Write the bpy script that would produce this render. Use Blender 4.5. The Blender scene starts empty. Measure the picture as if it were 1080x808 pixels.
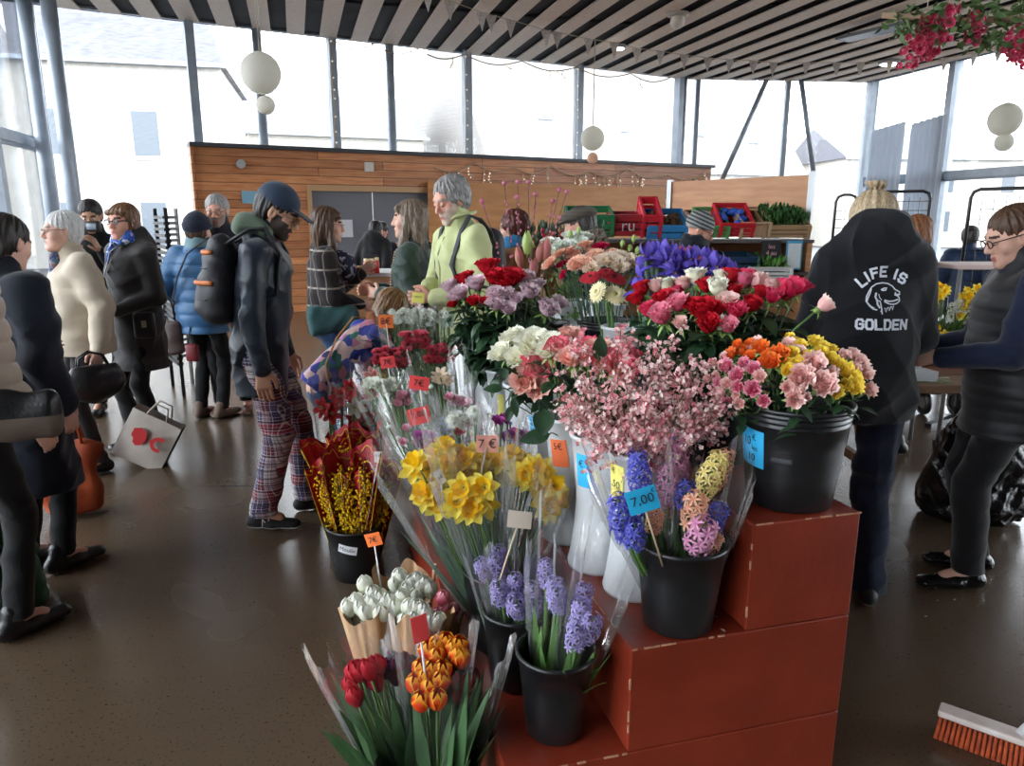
import bpy, bmesh, math, random
import numpy as np
from mathutils import Vector, Matrix, noise as mnoise
from mathutils.bvhtree import BVHTree
R = math.radians
PI = math.pi
rnd = random.Random(7)
SC = bpy.context.scene
COL = SC.collection
Q = 1.0   # voxel factor for sculpted shapes

# ---------------------------------------------------------------- camera
H_EYE = 1.59; PITCH = R(12.7); FPX = 770.0
cd = bpy.data.cameras.new('camera'); cam = bpy.data.objects.new('camera', cd); COL.objects.link(cam)
cd.sensor_width = 36; cd.lens = FPX/1080*36; cd.clip_start = .05; cd.clip_end = 300
cam.location = (0, 0, H_EYE); cam.rotation_euler = (PI/2-PITCH, 0, 0)
SC.camera = cam
# ---------------------------------------------------------------- world, light, exposure
SC.view_settings.view_transform = 'Standard'; SC.view_settings.look = 'None'
SC.view_settings.exposure = 0.5; SC.view_settings.gamma = 1.0
SC.view_settings.use_curve_mapping = False
SKY = 7.0
w = bpy.data.worlds.new('world'); SC.world = w; w.use_nodes = True
nt = w.node_tree; bg = nt.nodes['Background']
tc = nt.nodes.new('ShaderNodeTexCoord'); sp = nt.nodes.new('ShaderNodeSeparateXYZ'); rp = nt.nodes.new('ShaderNodeValToRGB')
nt.links.new(tc.outputs['Generated'], sp.inputs[0]); nt.links.new(sp.outputs['Z'], rp.inputs['Fac'])
rp.color_ramp.elements[0].position = 0.0; rp.color_ramp.elements[0].color = (.80, .86, .92, 1)
rp.color_ramp.elements[1].position = 0.5; rp.color_ramp.elements[1].color = (.86, .93, 1, 1)
nt.links.new(rp.outputs['Color'], bg.inputs['Color']); bg.inputs['Strength'].default_value = SKY
SC.cycles.max_bounces = 8; SC.cycles.diffuse_bounces = 4; SC.cycles.glossy_bounces = 3
SC.cycles.transparent_max_bounces = 24; SC.cycles.transmission_bounces = 4
SC.cycles.use_denoising = True
SC.cycles.caustics_reflective = False; SC.cycles.caustics_refractive = False
SC.cycles.sample_clamp_indirect = 6.0
def sun(name, az, el, strength, ang, col=(1, .97, .92)):
    l = bpy.data.lights.new(name, 'SUN'); l.energy = strength; l.angle = R(ang); l.color = col
    o = bpy.data.objects.new(name, l); COL.objects.link(o)
    d = Vector((math.sin(R(az))*math.cos(R(el)), math.cos(R(az))*math.cos(R(el)), math.sin(R(el))))
    o.rotation_euler = d.to_track_quat('Z', 'Y').to_euler(); o.location = d*30
    return o

# ---------------------------------------------------------------- pixel rays and stand frame
def ray(px, py):
    y = -(py-404)/FPX
    return ((px-540)/FPX, math.cos(PITCH)+y*math.sin(PITCH), -math.sin(PITCH)+y*math.cos(PITCH))
def PY(px, py, Y):
    a = ray(px, py); k = Y/a[1]; return Vector((a[0]*k, Y, H_EYE+a[2]*k))
def PZ(px, py, z):
    a = ray(px, py); k = (z-H_EYE)/a[2]; return Vector((a[0]*k, a[1]*k, z))
AZ = R(15)
U = Vector((-math.sin(AZ), math.cos(AZ), 0)); V = Vector((math.cos(AZ), math.sin(AZ), 0)); P0 = Vector((-.012, 1.495, 0))
def ST(s, t, z=0): return P0+U*s+V*t+Vector((0, 0, z))

# ---------------------------------------------------------------- materials
MATS = {}
def _n(nt, t, **k):
    n = nt.nodes.new('ShaderNode'+t)
    for a, b in k.items():
        if a.startswith('i_'): n.inputs[a[2:].replace('_', ' ')].default_value = b
        else: setattr(n, a, b)
    return n
def s2l(c):
    return tuple((x/12.92 if x <= .04045 else ((x+.055)/1.055)**2.4) for x in (v/255 for v in c))
def mat(name, rgb, rough=.6, metal=0, rgb2=None, nscale=8, namt=.5, bump=0, bscale=60, spec=.5, sheen=0, coat=0, trans=0, emit=0, edge=None, edge2=None, stretch=None, lo=.35, hi=.65):
    """rgb in sRGB 0-255; rgb2 mixed in by noise; edge = colour at petal edges"""
    if name in MATS: return MATS[name]
    m = bpy.data.materials.new(name); m.use_nodes = True; nt = m.node_tree; L = nt.links.new
    b = nt.nodes['Principled BSDF']; out = nt.nodes['Material Output']
    c = s2l(rgb)+(1,)
    b.inputs['Base Color'].default_value = c; b.inputs['Roughness'].default_value = rough; b.inputs['Metallic'].default_value = metal
    b.inputs['Specular IOR Level'].default_value = spec
    if sheen: b.inputs['Sheen Weight'].default_value = sheen
    if coat: b.inputs['Coat Weight'].default_value = coat; b.inputs['Coat Roughness'].default_value = .15
    tc = _n(nt, 'TexCoord'); mp = _n(nt, 'Mapping'); L(tc.outputs['Object'], mp.inputs[0])
    if stretch: mp.inputs['Scale'].default_value = stretch
    cur = None
    if rgb2 is not None:
        no = _n(nt, 'TexNoise', i_Scale=nscale, i_Detail=4.0); L(mp.outputs[0], no.inputs['Vector'])
        r = _n(nt, 'ValToRGB'); L(no.outputs[0], r.inputs[0])
        r.color_ramp.elements[0].position = lo; r.color_ramp.elements[1].position = hi
        r.color_ramp.elements[0].color = c; r.color_ramp.elements[1].color = s2l(rgb2)+(1,)
        cur = r.outputs[0]
    if edge is not None:
        at = _n(nt, 'Attribute', attribute_name='edge')
        mx = _n(nt, 'MixRGB'); L(at.outputs['Fac'], mx.inputs[0])
        if cur: L(cur, mx.inputs[1])
        else: mx.inputs[1].default_value = c
        mx.inputs[2].default_value = s2l(edge)+(1,); cur = mx.outputs[0]
    if cur: L(cur, b.inputs['Base Color'])
    if bump:
        nb = _n(nt, 'TexNoise', i_Scale=bscale, i_Detail=3.0); L(mp.outputs[0], nb.inputs['Vector'])
        bp = _n(nt, 'Bump', i_Strength=bump, i_Distance=.01); L(nb.outputs[0], bp.inputs['Height']); L(bp.outputs[0], b.inputs['Normal'])
    if trans:
        tr = _n(nt, 'BsdfTranslucent'); ms = _n(nt, 'MixShader'); ms.inputs[0].default_value = trans
        if cur: L(cur, tr.inputs[0])
        else: tr.inputs[0].default_value = c
        L(b.outputs[0], ms.inputs[1]); L(tr.outputs[0], ms.inputs[2]); L(ms.outputs[0], out.inputs[0])
    if emit:
        b.inputs['Emission Color'].default_value = c; b.inputs['Emission Strength'].default_value = emit
    MATS[name] = m
    return m
def glassy(name, base=.05, streak=.0, col=(1, 1, 1), rough=.05, scale=18, stretch=(1, 1, .15), tint=(1, 1, 1), diff=0.0, fres=1.0):
    if name in MATS: return MATS[name]
    m = bpy.data.materials.new(name); m.use_nodes = True; nt = m.node_tree; L = nt.links.new
    nt.nodes.remove(nt.nodes['Principled BSDF']); out = nt.nodes['Material Output']
    tr = _n(nt, 'BsdfTransparent'); tr.inputs[0].default_value = tint+(1,)
    gl = _n(nt, 'BsdfGlossy'); gl.inputs['Roughness'].default_value = rough; gl.inputs['Color'].default_value = col+(1,)
    ms = _n(nt, 'MixShader')
    fr = _n(nt, 'LayerWeight', i_Blend=.25)
    mul = _n(nt, 'Math', operation='MULTIPLY_ADD'); L(fr.outputs['Fresnel'], mul.inputs[0]); mul.inputs[1].default_value = fres; mul.inputs[2].default_value = base
    fac = mul.outputs[0]
    if streak:
        tc = _n(nt, 'TexCoord'); mp = _n(nt, 'Mapping'); mp.inputs['Scale'].default_value = stretch; L(tc.outputs['Object'], mp.inputs[0])
        no = _n(nt, 'TexNoise', i_Scale=scale, i_Detail=3.0, i_Distortion=1.2); L(mp.outputs[0], no.inputs['Vector'])
        r = _n(nt, 'ValToRGB'); L(no.outputs[0], r.inputs[0]); r.color_ramp.elements[0].position = .52; r.color_ramp.elements[1].position = .72
        m2 = _n(nt, 'Math', operation='MULTIPLY_ADD'); L(r.outputs[0], m2.inputs[0]); m2.inputs[1].default_value = streak; L(fac, m2.inputs[2])
        m2.use_clamp = True; fac = m2.outputs[0]
        bp = _n(nt, 'Bump', i_Strength=.8, i_Distance=.02); L(no.outputs[0], bp.inputs['Height']); L(bp.outputs[0], gl.inputs['Normal'])
    sh = gl.outputs[0]
    if diff:
        df = _n(nt, 'BsdfDiffuse'); df.inputs[0].default_value = (.85, .87, .9, 1); tl = _n(nt, 'BsdfTranslucent'); tl.inputs[0].default_value = (.85, .87, .9, 1)
        a = _n(nt, 'MixShader'); a.inputs[0].default_value = .5; L(df.outputs[0], a.inputs[1]); L(tl.outputs[0], a.inputs[2])
        b2 = _n(nt, 'MixShader'); b2.inputs[0].default_value = diff; L(sh, b2.inputs[1]); L(a.outputs[0], b2.inputs[2]); sh = b2.outputs[0]
    L(fac, ms.inputs[0]); L(tr.outputs[0], ms.inputs[1]); L(sh, ms.inputs[2]); L(ms.outputs[0], out.inputs[0])
    MATS[name] = m
    return m

# ---------------------------------------------------------------- mesh building
def mesh_from(name, Vs, Fs, mats, mi=None, smooth=True, edge=None):
    me = bpy.data.meshes.new(name)
    Vs = np.asarray(Vs, dtype=np.float32)
    if isinstance(Fs, np.ndarray):
        n, k = Fs.shape
        me.vertices.add(len(Vs)); me.vertices.foreach_set('co', Vs.ravel())
        me.loops.add(n*k); me.loops.foreach_set('vertex_index', Fs.ravel().astype(np.int32))
        me.polygons.add(n); me.polygons.foreach_set('loop_start', np.arange(0, n*k, k, dtype=np.int32))
    else:
        me.from_pydata(Vs.tolist(), [], Fs)
    if not isinstance(mats, (list, tuple)): mats = [mats]
    for m in mats: me.materials.append(m)
    if mi is not None and len(mats) > 1: me.polygons.foreach_set('material_index', np.asarray(mi, dtype=np.int32))
    if edge is not None:
        at = me.attributes.new('edge', 'FLOAT', 'POINT'); at.data.foreach_set('value', np.asarray(edge, dtype=np.float32))
    if smooth: me.polygons.foreach_set('use_smooth', np.ones(len(me.polygons), dtype=bool))
    me.update(calc_edges=True); me.validate()
    return me
def tag(o, label=None, cat=None, group=None, kind=None):
    if label: o['label'] = label
    if cat: o['category'] = cat
    if group: o['group'] = group
    if kind: o['kind'] = kind
    return o
def link(name, me, parent=None, loc=None, mtx=None):
    o = bpy.data.objects.new(name, me); COL.objects.link(o)
    if parent is not None: o.parent = parent
    if mtx is not None: o.matrix_local = mtx
    elif loc is not None: o.location = loc
    return o
def empty(name, loc, rz=0, label=None, cat=None, group=None):
    o = bpy.data.objects.new(name, None); COL.objects.link(o); o.location = loc; o.rotation_euler = (0, 0, rz); o.empty_display_size = .05
    return tag(o, label, cat, group)
def tree_copy(o, parent=None):
    c = o.copy(); COL.objects.link(c)
    if parent is not None: c.parent = parent
    for ch in list(o.children): tree_copy(ch, c)
    return c
class MB:
    def __init__(s): s.v = []; s.f = []; s.m = []; s.e = []; s.n = 0
    def add(s, V, F, mi=0, T=None, edge=None):
        V = np.asarray(V, dtype=float).reshape(-1, 3)
        if T is not None:
            A = np.array(T); V = V@A[:3, :3].T+A[:3, 3]
        s.v.append(V); s.f += [tuple(i+s.n for i in f) for f in F]
        s.m += [mi]*len(F); s.e.append(np.zeros(len(V)) if edge is None else np.asarray(edge, dtype=float)); s.n += len(V)
        return s
    def box(s, c, d, mi=0, T=None, rz=0, bev=0):
        x, y, z = d[0]/2, d[1]/2, d[2]/2
        if bev:
            b = min(bev, x*.9, y*.9, z*.9); bm = bmesh.new(); bmesh.ops.create_cube(bm, size=1)
            for v in bm.verts: v.co = Vector((v.co.x*d[0], v.co.y*d[1], v.co.z*d[2]))
            bmesh.ops.bevel(bm, geom=list(bm.edges), offset=b, segments=2, profile=.5, affect='EDGES')
            bm.verts.index_update(); Vv = np.array([v.co[:] for v in bm.verts]); F = [tuple(v.index for v in f.verts) for f in bm.faces]; bm.free()
        else:
            Vv = np.array([(i, j, k) for i in (-x, x) for j in (-y, y) for k in (-z, z)], dtype=float)
            F = [(0, 1, 3, 2), (4, 6, 7, 5), (0, 4, 5, 1), (2, 3, 7, 6), (0, 2, 6, 4), (1, 5, 7, 3)]
        if rz:
            a, b2 = math.cos(rz), math.sin(rz); Vv = Vv@np.array([[a, b2, 0], [-b2, a, 0], [0, 0, 1]])
        return s.add(Vv+np.array(c), F, mi, T)
    def tube(s, pts, r, n=8, mi=0, T=None, cap=True, flat=None):
        pts = [Vector(p) for p in pts]; k = len(pts); rs = r if hasattr(r, '__len__') else [r]*k
        V_ = []; F = []; prev = None
        for i, p in enumerate(pts):
            d = (pts[min(i+1, k-1)]-pts[max(i-1, 0)]); d = d.normalized() if d.length > 1e-9 else Vector((0, 0, 1))
            if prev is None:
                a = Vector((0, 0, 1)) if abs(d.z) < .9 else Vector((1, 0, 0)); x = d.cross(a).normalized()
            else: x = (prev-d*prev.dot(d)).normalized()
            prev = x; y = d.cross(x)
            for j in range(n):
                t = 2*PI*j/n; V_.append(p+(x*math.cos(t)+y*math.sin(t)*(flat or 1))*rs[i])
        for i in range(k-1):
            for j in range(n): F.append((i*n+j, i*n+(j+1) % n, (i+1)*n+(j+1) % n, (i+1)*n+j))
        if cap: F += [tuple(range(n-1, -1, -1)), tuple((k-1)*n+j for j in range(n))]
        return s.add([v[:] for v in V_], F, mi, T)
    def lathe(s, prof, n=32, mi=0, T=None, wob=None):
        V_ = []; F = []
        for i, (r, z) in enumerate(prof):
            for j in range(n):
                a = 2*PI*j/n; rr = r*(1+(wob(a, i) if wob else 0)); V_.append((rr*math.cos(a), rr*math.sin(a), z))
        for i in range(len(prof)-1):
            for j in range(n): F.append((i*n+j, i*n+(j+1) % n, (i+1)*n+(j+1) % n, (i+1)*n+j))
        return s.add(V_, F, mi, T)
    def ball(s, c, r, mi=0, n=10, m=7, T=None):
        rx, ry, rz = r if hasattr(r, '__len__') else (r, r, r)
        V_ = [(c[0], c[1], c[2]+rz)]; F = []
        for i in range(1, m):
            a = PI*i/m
            for j in range(n): b = 2*PI*j/n; V_.append((c[0]+rx*math.sin(a)*math.cos(b), c[1]+ry*math.sin(a)*math.sin(b), c[2]+rz*math.cos(a)))
        V_.append((c[0], c[1], c[2]-rz)); l = len(V_)-1
        for j in range(n):
            F.append((0, 1+j, 1+(j+1) % n)); F.append((l, 1+(m-2)*n+(j+1) % n, 1+(m-2)*n+j))
            for i in range(m-2): F.append((1+i*n+j, 1+(i+1)*n+j, 1+(i+1)*n+(j+1) % n, 1+i*n+(j+1) % n))
        return s.add(V_, F, mi, T)
    def prism(s, poly, z0, z1, mi=0, T=None):
        n = len(poly); V_ = [(x, y, z0) for x, y in poly]+[(x, y, z1) for x, y in poly]
        F = [tuple(range(n-1, -1, -1)), tuple(range(n, 2*n))]+[(i, (i+1) % n, n+(i+1) % n, n+i) for i in range(n)]
        return s.add(V_, F, mi, T)
    def mesh(s, name, mats, smooth=False):
        return mesh_from(name, np.concatenate(s.v), s.f, mats, s.m, smooth, np.concatenate(s.e))
    def build(s, name, mats, parent=None, smooth=False, loc=None, mtx=None):
        return link(name, s.mesh(name, mats, smooth), parent, loc, mtx)
def struct(name, mb, mats, **k): return tag(mb.build(name, mats, **k), kind='structure')
def frame_mtx(o, x, y, z=None):
    """matrix with columns x, y, z at origin o"""
    x = Vector(x).normalized(); y = Vector(y); z = x.cross(y).normalized() if z is None else Vector(z).normalized(); y = z.cross(x).normalized()
    return Matrix(((x.x, y.x, z.x, o[0]), (x.y, y.y, z.y, o[1]), (x.z, y.z, z.z, o[2]), (0, 0, 0, 1)))
def aim(o, d, spin=0, s=1.0):
    """local +Z along d"""
    q = Vector(d).to_track_quat('Z', 'Y')
    return Matrix.Translation(Vector(o))@q.to_matrix().to_4x4()@Matrix.Rotation(spin, 4, 'Z')@Matrix.Scale(s, 4)
def text_geo(s, size):
    cu = bpy.data.curves.new('txt', 'FONT'); cu.body = s; cu.size = size; cu.align_x = 'CENTER'; cu.align_y = 'CENTER'; cu.resolution_u = 3
    o = bpy.data.objects.new('txt', cu); me = bpy.data.meshes.new_from_object(o)
    Vs = np.array([v.co[:] for v in me.vertices]).reshape(-1, 3); F = [tuple(p.vertices) for p in me.polygons]
    bpy.data.objects.remove(o); bpy.data.curves.remove(cu); bpy.data.meshes.remove(me)
    return Vs, F
def stroke_geo(pts, wd):
    """flat ribbon along a 2-D polyline"""
    V_ = []; F = []; k = len(pts); P = [Vector((p[0], p[1], 0)) for p in pts]
    for i, p in enumerate(P):
        d = (P[min(i+1, k-1)]-P[max(i-1, 0)]); n = Vector((-d.y, d.x, 0)).normalized()*(wd if not hasattr(wd, '__len__') else wd[i])/2
        V_ += [(p+n)[:], (p-n)[:]]
    for i in range(k-1): F.append((2*i, 2*i+1, 2*i+3, 2*i+2))
    return np.array(V_), F

# ---------------------------------------------------------------- signed-distance sculpting (surface nets)
class Field:
    def __init__(s, lo, hi, h):
        s.h = h; s.lo = np.array(lo, dtype=np.float32)-2*h; n = np.ceil((np.array(hi)+2*h-s.lo)/h).astype(int)+1; s.n = n
        s.ax = [s.lo[i]+h*np.arange(n[i], dtype=np.float32) for i in range(3)]
        s.D = np.full(n, .12, dtype=np.float32); s.M = None
    def reg(s, lo, hi):
        a = np.clip(np.floor((np.array(lo)-s.lo)/s.h).astype(int), 0, s.n-1); b = np.clip(np.ceil((np.array(hi)-s.lo)/s.h).astype(int)+1, 1, s.n)
        sl = tuple(slice(a[i], b[i]) for i in range(3))
        if any(b[i] <= a[i] for i in range(3)): return None, None
        X = s.ax[0][sl[0]][:, None, None]; Y = s.ax[1][sl[1]][None, :, None]; Z = s.ax[2][sl[2]][None, None, :]
        return sl, (X, Y, Z)
    def put(s, sl, d, k, sub=False):
        A = s.D[sl]
        if sub:
            if k > 0: h_ = np.clip(.5-.5*(A+d)/k, 0, 1); s.D[sl] = A*(1-h_)-d*h_+k*h_*(1-h_)
            else: s.D[sl] = np.maximum(A, -d)
        elif k > 0:
            h_ = np.clip(.5+.5*(A-d)/k, 0, 1); s.D[sl] = A*(1-h_)+d*h_-k*h_*(1-h_)
        else: s.D[sl] = np.minimum(A, d)
    def cone(s, a, b, ra, rb, k=.02, sub=False):
        a = np.array(a, dtype=float); b = np.array(b, dtype=float); m = max(ra, rb)+.05
        sl, G = s.reg(np.minimum(a, b)-m, np.maximum(a, b)+m)
        if sl is None: return s
        ab = b-a; L2 = max(ab@ab, 1e-9); px, py, pz = G[0]-a[0], G[1]-a[1], G[2]-a[2]
        t = np.clip((px*ab[0]+py*ab[1]+pz*ab[2])/L2, 0, 1)
        d = np.sqrt((px-t*ab[0])**2+(py-t*ab[1])**2+(pz-t*ab[2])**2)-(ra+t*(rb-ra))
        s.put(sl, d, k, sub); return s
    def chain(s, pts, rs, k=.02):
        for i in range(len(pts)-1): s.cone(pts[i], pts[i+1], rs[i], rs[i+1], k)
        return s
    def econe(s, a, b, side, ra, rb, k=.02, endr=None, sub=False):
        """elliptic cone a->b, ra=(width, depth) half sizes"""
        a = np.array(a, dtype=float); b = np.array(b, dtype=float); m = max(*ra, *rb)+.05
        sl, G = s.reg(np.minimum(a, b)-m, np.maximum(a, b)+m)
        if sl is None: return s
        ab = b-a; L = math.sqrt(ab@ab); z = ab/L; x = np.array(side, dtype=float); x -= z*(x@z); x /= np.linalg.norm(x); y = np.cross(z, x)
        P = (G[0]-a[0], G[1]-a[1], G[2]-a[2]); dot = lambda v: P[0]*v[0]+P[1]*v[1]+P[2]*v[2]
        lz = dot(z); t = np.clip(lz/L, 0, 1); ez = lz-t*L; rx = ra[0]+t*(rb[0]-ra[0]); ry = ra[1]+t*(rb[1]-ra[1])
        rz = endr or min(*ra, *rb)
        q = np.sqrt((dot(x)/rx)**2+(dot(y)/ry)**2+(ez/rz)**2)
        s.put(sl, (q-1)*np.minimum(rx, ry), k, sub); return s
    def ell(s, c, r, Rm=None, k=.02, sub=False):
        c = np.array(c, dtype=float); m = max(r)+.05; sl, G = s.reg(c-m, c+m)
        if sl is None: return s
        P = (G[0]-c[0], G[1]-c[1], G[2]-c[2]); Rm = np.eye(3) if Rm is None else np.array(Rm)
        q = 0
        for i in range(3):
            ax = Rm[:, i]; q = q+((P[0]*ax[0]+P[1]*ax[1]+P[2]*ax[2])/r[i])**2
        s.put(sl, (np.sqrt(q)-1)*min(r), k, sub); return s
    def cut(s, p, nrm, k=0):
        """remove the half space on the nrm side of p"""
        p = np.array(p); nrm = np.array(nrm, dtype=float); nrm /= np.linalg.norm(nrm); sl, G = s.reg(s.lo, s.lo+s.h*s.n)
        d = (G[0]-p[0])*nrm[0]+(G[1]-p[1])*nrm[1]+(G[2]-p[2])*nrm[2]
        s.D[sl] = np.maximum(s.D[sl], d); return s
    def bumps(s, fn):
        sl, G = s.reg(s.lo, s.lo+s.h*s.n); s.D += fn(*G).astype(np.float32); return s
    def nets(s):
        D = s.D; ins = D < 0; n = D.shape
        c = [n[i]-1 for i in range(3)]
        acc = np.zeros(c+[3], dtype=np.float32); cnt = np.zeros(c, dtype=np.float32)
        for ax in range(3):
            o1, o2 = [i for i in range(3) if i != ax]
            A = [slice(None)]*3; B = [slice(None)]*3; A[ax] = slice(0, -1); B[ax] = slice(1, None)
            da, db = D[tuple(A)], D[tuple(B)]; x = (da < 0) != (db < 0); den = np.where(x, da-db, 1); t = np.where(x, da/den, 0)
            for i in (0, 1):
                for j in (0, 1):
                    S_ = [slice(None)]*3; S_[o1] = slice(i, c[o1]+i); S_[o2] = slice(j, c[o2]+j); S_ = tuple(S_)
                    xs = x[S_]; cnt += xs; acc[..., ax] += np.where(xs, t[S_], 0)
                    if i: acc[..., o1] += xs
                    if j: acc[..., o2] += xs
        on = cnt > 0; idx = np.full(c, -1, dtype=np.int64); idx[on] = np.arange(on.sum())
        pos = np.argwhere(on).astype(np.float32); Vs = (pos+acc[on]/cnt[on][:, None])*s.h+s.lo
        Fs = []
        for ax in range(3):
            o1, o2 = [(1, 2), (2, 0), (0, 1)][ax]
            A = [slice(1, -1)]*3; B = [slice(1, -1)]*3; A[ax] = slice(0, -1); B[ax] = slice(1, None)
            a, b = ins[tuple(A)], ins[tuple(B)]; e = np.argwhere(a != b)
            if not len(e): continue
            fl = a[tuple(e.T)]
            base = e.copy(); base[:, o1] += 1; base[:, o2] += 1   # back to grid index
            def I(d1, d2):
                q = base.copy(); q[:, o1] += d1; q[:, o2] += d2; return idx[q[:, 0], q[:, 1], q[:, 2]]
            Qd = np.stack([I(-1, -1), I(0, -1), I(0, 0), I(-1, 0)], 1)
            Qd[~fl] = Qd[~fl][:, ::-1]; Fs.append(Qd)
        Fs = np.concatenate(Fs) if Fs else np.zeros((0, 4), dtype=int)
        Fs = Fs[(Fs >= 0).all(1)]
        return Vs, Fs
def wr(amp, f=1.0, seed=0, st=(1, 1, 1)):
    rs = np.random.RandomState(seed); K = [(rs.randn(3)*rs.uniform(9, 26)*f*np.array(st), rs.uniform(0, 6.28)) for _ in range(7)]
    def fn(X, Y, Z):
        v = 0
        for kv, ph in K: v = v+np.sin(X*kv[0]+Y*kv[1]+Z*kv[2]+ph)
        return amp*v/2.6
    return fn
# ================================================================ ROOM
CZ = 4.66
def vec2(p): return Vector((p[0], p[1], 0))
WA = vec2((-7.07, 11.39)); WD = Vector((9.8, 5.3, 0)).normalized()
def on_line(px, A, D):
    """where the vertical plane through image column px meets the wall line"""
    k = (px-540)/789.3; t = (k*A.y-A.x)/(D.x-k*D.y); return A+D*t
WC = on_line(713, WA, WD)
SD = Vector((.9945, .1045, 0)); WE = on_line(906, WC, SD)
BK = -U
LW_END = WA+BK*18.5; RW_END = WE+BK*24.5
m_floor = mat('polished concrete', (98, 82, 66), rough=.2, rgb2=(76, 62, 48), nscale=1.1, bump=.03, bscale=5, spec=.5, lo=.15, hi=.85)
def _floor_extra(m):
    nt = m.node_tree; b = nt.nodes['Principled BSDF']; L = nt.links.new
    no = _n(nt, 'TexNoise', i_Scale=.9, i_Detail=2.0, i_Distortion=.2); tc = nt.nodes.new('ShaderNodeTexCoord'); L(tc.outputs['Object'], no.inputs['Vector'])
    r = _n(nt, 'MapRange'); r.inputs['From Min'].default_value = .1; r.inputs['From Max'].default_value = .9; r.inputs['To Min'].default_value = .14; r.inputs['To Max'].default_value = .34
    L(no.outputs[0], r.inputs[0]); L(r.outputs[0], b.inputs['Roughness'])
    # saw joints every 4 m and fine speckles
    sx = _n(nt, 'SeparateXYZ'); L(tc.outputs['Object'], sx.inputs[0]); fac = None
    for ax in ('X', 'Y'):
        a = _n(nt, 'Math', operation='PINGPONG'); L(sx.outputs[ax], a.inputs[0]); a.inputs[1].default_value = 2.1
        c = _n(nt, 'Math', operation='LESS_THAN'); L(a.outputs[0], c.inputs[0]); c.inputs[1].default_value = .006
        if fac is None: fac = c.outputs[0]
        else:
            mx = _n(nt, 'Math', operation='MAXIMUM'); L(fac, mx.inputs[0]); L(c.outputs[0], mx.inputs[1]); fac = mx.outputs[0]
    src = b.inputs['Base Color'].links[0].from_socket
    n2 = _n(nt, 'TexNoise', i_Scale=90.0, i_Detail=1.0); L(tc.outputs['Object'], n2.inputs['Vector'])
    r2 = _n(nt, 'ValToRGB'); L(n2.outputs[0], r2.inputs[0]); r2.color_ramp.elements[0].position = .30; r2.color_ramp.elements[1].position = .36
    r2.color_ramp.elements[0].color = (.45, .42, .4, 1); r2.color_ramp.elements[1].color = (1, 1, 1, 1)
    m1 = _n(nt, 'MixRGB', blend_type='MULTIPLY'); m1.inputs[0].default_value = 1; L(src, m1.inputs[1]); L(r2.outputs[0], m1.inputs[2])
    m2 = _n(nt, 'MixRGB'); L(fac, m2.inputs[0]); L(m1.outputs[0], m2.inputs[1]); m2.inputs[2].default_value = (.02, .018, .015, 1); L(m2.outputs[0], b.inputs['Base Color'])
_floor_extra(m_floor)
poly = [(-12, -13), (16, -13), (16, 20), (-12, 20)]
in_poly = [(LW_END.x, LW_END.y), (RW_END.x, RW_END.y), (WE.x, WE.y), (WC.x, WC.y), (WA.x, WA.y)]
mb = MB().prism(in_poly, -.12, 0); fl = struct('floor', mb, m_floor); fl.rotation_euler = (0, 0, 0)
m_ground = mat('pale street', (96, 96, 96), rough=.9, rgb2=(80, 80, 82))
struct('ground', MB().box((0, 10, -.35), (160, 160, .2)), m_ground)
# ceiling: dark felt above pale boards running towards the end wall
m_felt = mat('black ceiling felt', (44, 46, 54), rough=.85, rgb2=(26, 27, 33), nscale=2.2, bump=.6, bscale=4)
m_slat = mat('pale larch ceiling boards', (246, 232, 220), rough=.6, rgb2=(236, 218, 202), nscale=3, stretch=(6, 6, 1))
ctr = sum((Vector((x, y, 0)) for x, y in in_poly), Vector())/5
out_poly = [((x-ctr.x)*1.03+ctr.x, (y-ctr.y)*1.03+ctr.y) for x, y in in_poly]
struct('ceiling', MB().prism(out_poly, CZ, CZ+.25), m_felt)
def isect(A, D, B, E):
    den = D.x*E.y-D.y*E.x; return ((B.x-A.x)*E.y-(B.y-A.y)*E.x)/den
mb = MB(); SU = Vector((-math.sin(R(16.2)), math.cos(R(16.2)), 0)); SV = Vector((SU.y, -SU.x, 0)); pitch = .53
mbc = MB()
for i in range(-18, 32):
    a0 = SV*(i*pitch+.12)+Vector((0, 6, 0)); qs = []
    for e in (-.14, .14):
        a = a0+SV*e; t1 = isect(a, SU, WA, WD); x = a+SU*t1
        if (x-WA).dot(WD) > (WC-WA).dot(WD): t1 = isect(a, SU, WC, SD)
        ok = (a+SU*t1-WA).dot(WD) > 0.05 and (a+SU*t1-WE).dot(SD) < -.05
        qs.append((a, t1, ok))
    if not (qs[0][2] and qs[1][2]): continue
    A0, A1 = qs[0][0]+SU*-14, qs[1][0]+SU*-14; B0, B1 = qs[0][0]+SU*(qs[0][1]-.05), qs[1][0]+SU*(qs[1][1]-.05)
    mb.prism([(A0.x, A0.y), (A1.x, A1.y), (B1.x, B1.y), (B0.x, B0.y)], CZ-.07, CZ-.045)
for j in range(9):   # cross battens over the boards
    c0 = Vector((-3.2, 0, 0))+SU*(3+j*1.55); 
    tt = isect(c0, SV, LW_END, WA-LW_END); p = c0+SV*(tt+.2); q_ = c0+SV*(isect(c0, SV, RW_END, WE-RW_END)-.2)
    if (p-WA).dot(Vector((-WD.y, WD.x, 0))) > -.1: continue
    r0 = isect(c0, SV, WA, WD); r1 = c0+SV*r0
    if r0 > 0 and r0 < (q_-c0).dot(SV) and (r1-WA).dot(WD) < (WC-WA).length: pass
    mbc.tube([p+Vector((0, 0, CZ-.025)), q_+Vector((0, 0, CZ-.025))], .02, 4)
struct('ceiling_slats', mb, m_slat); struct('ceiling_battens', mbc, m_felt)
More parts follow.
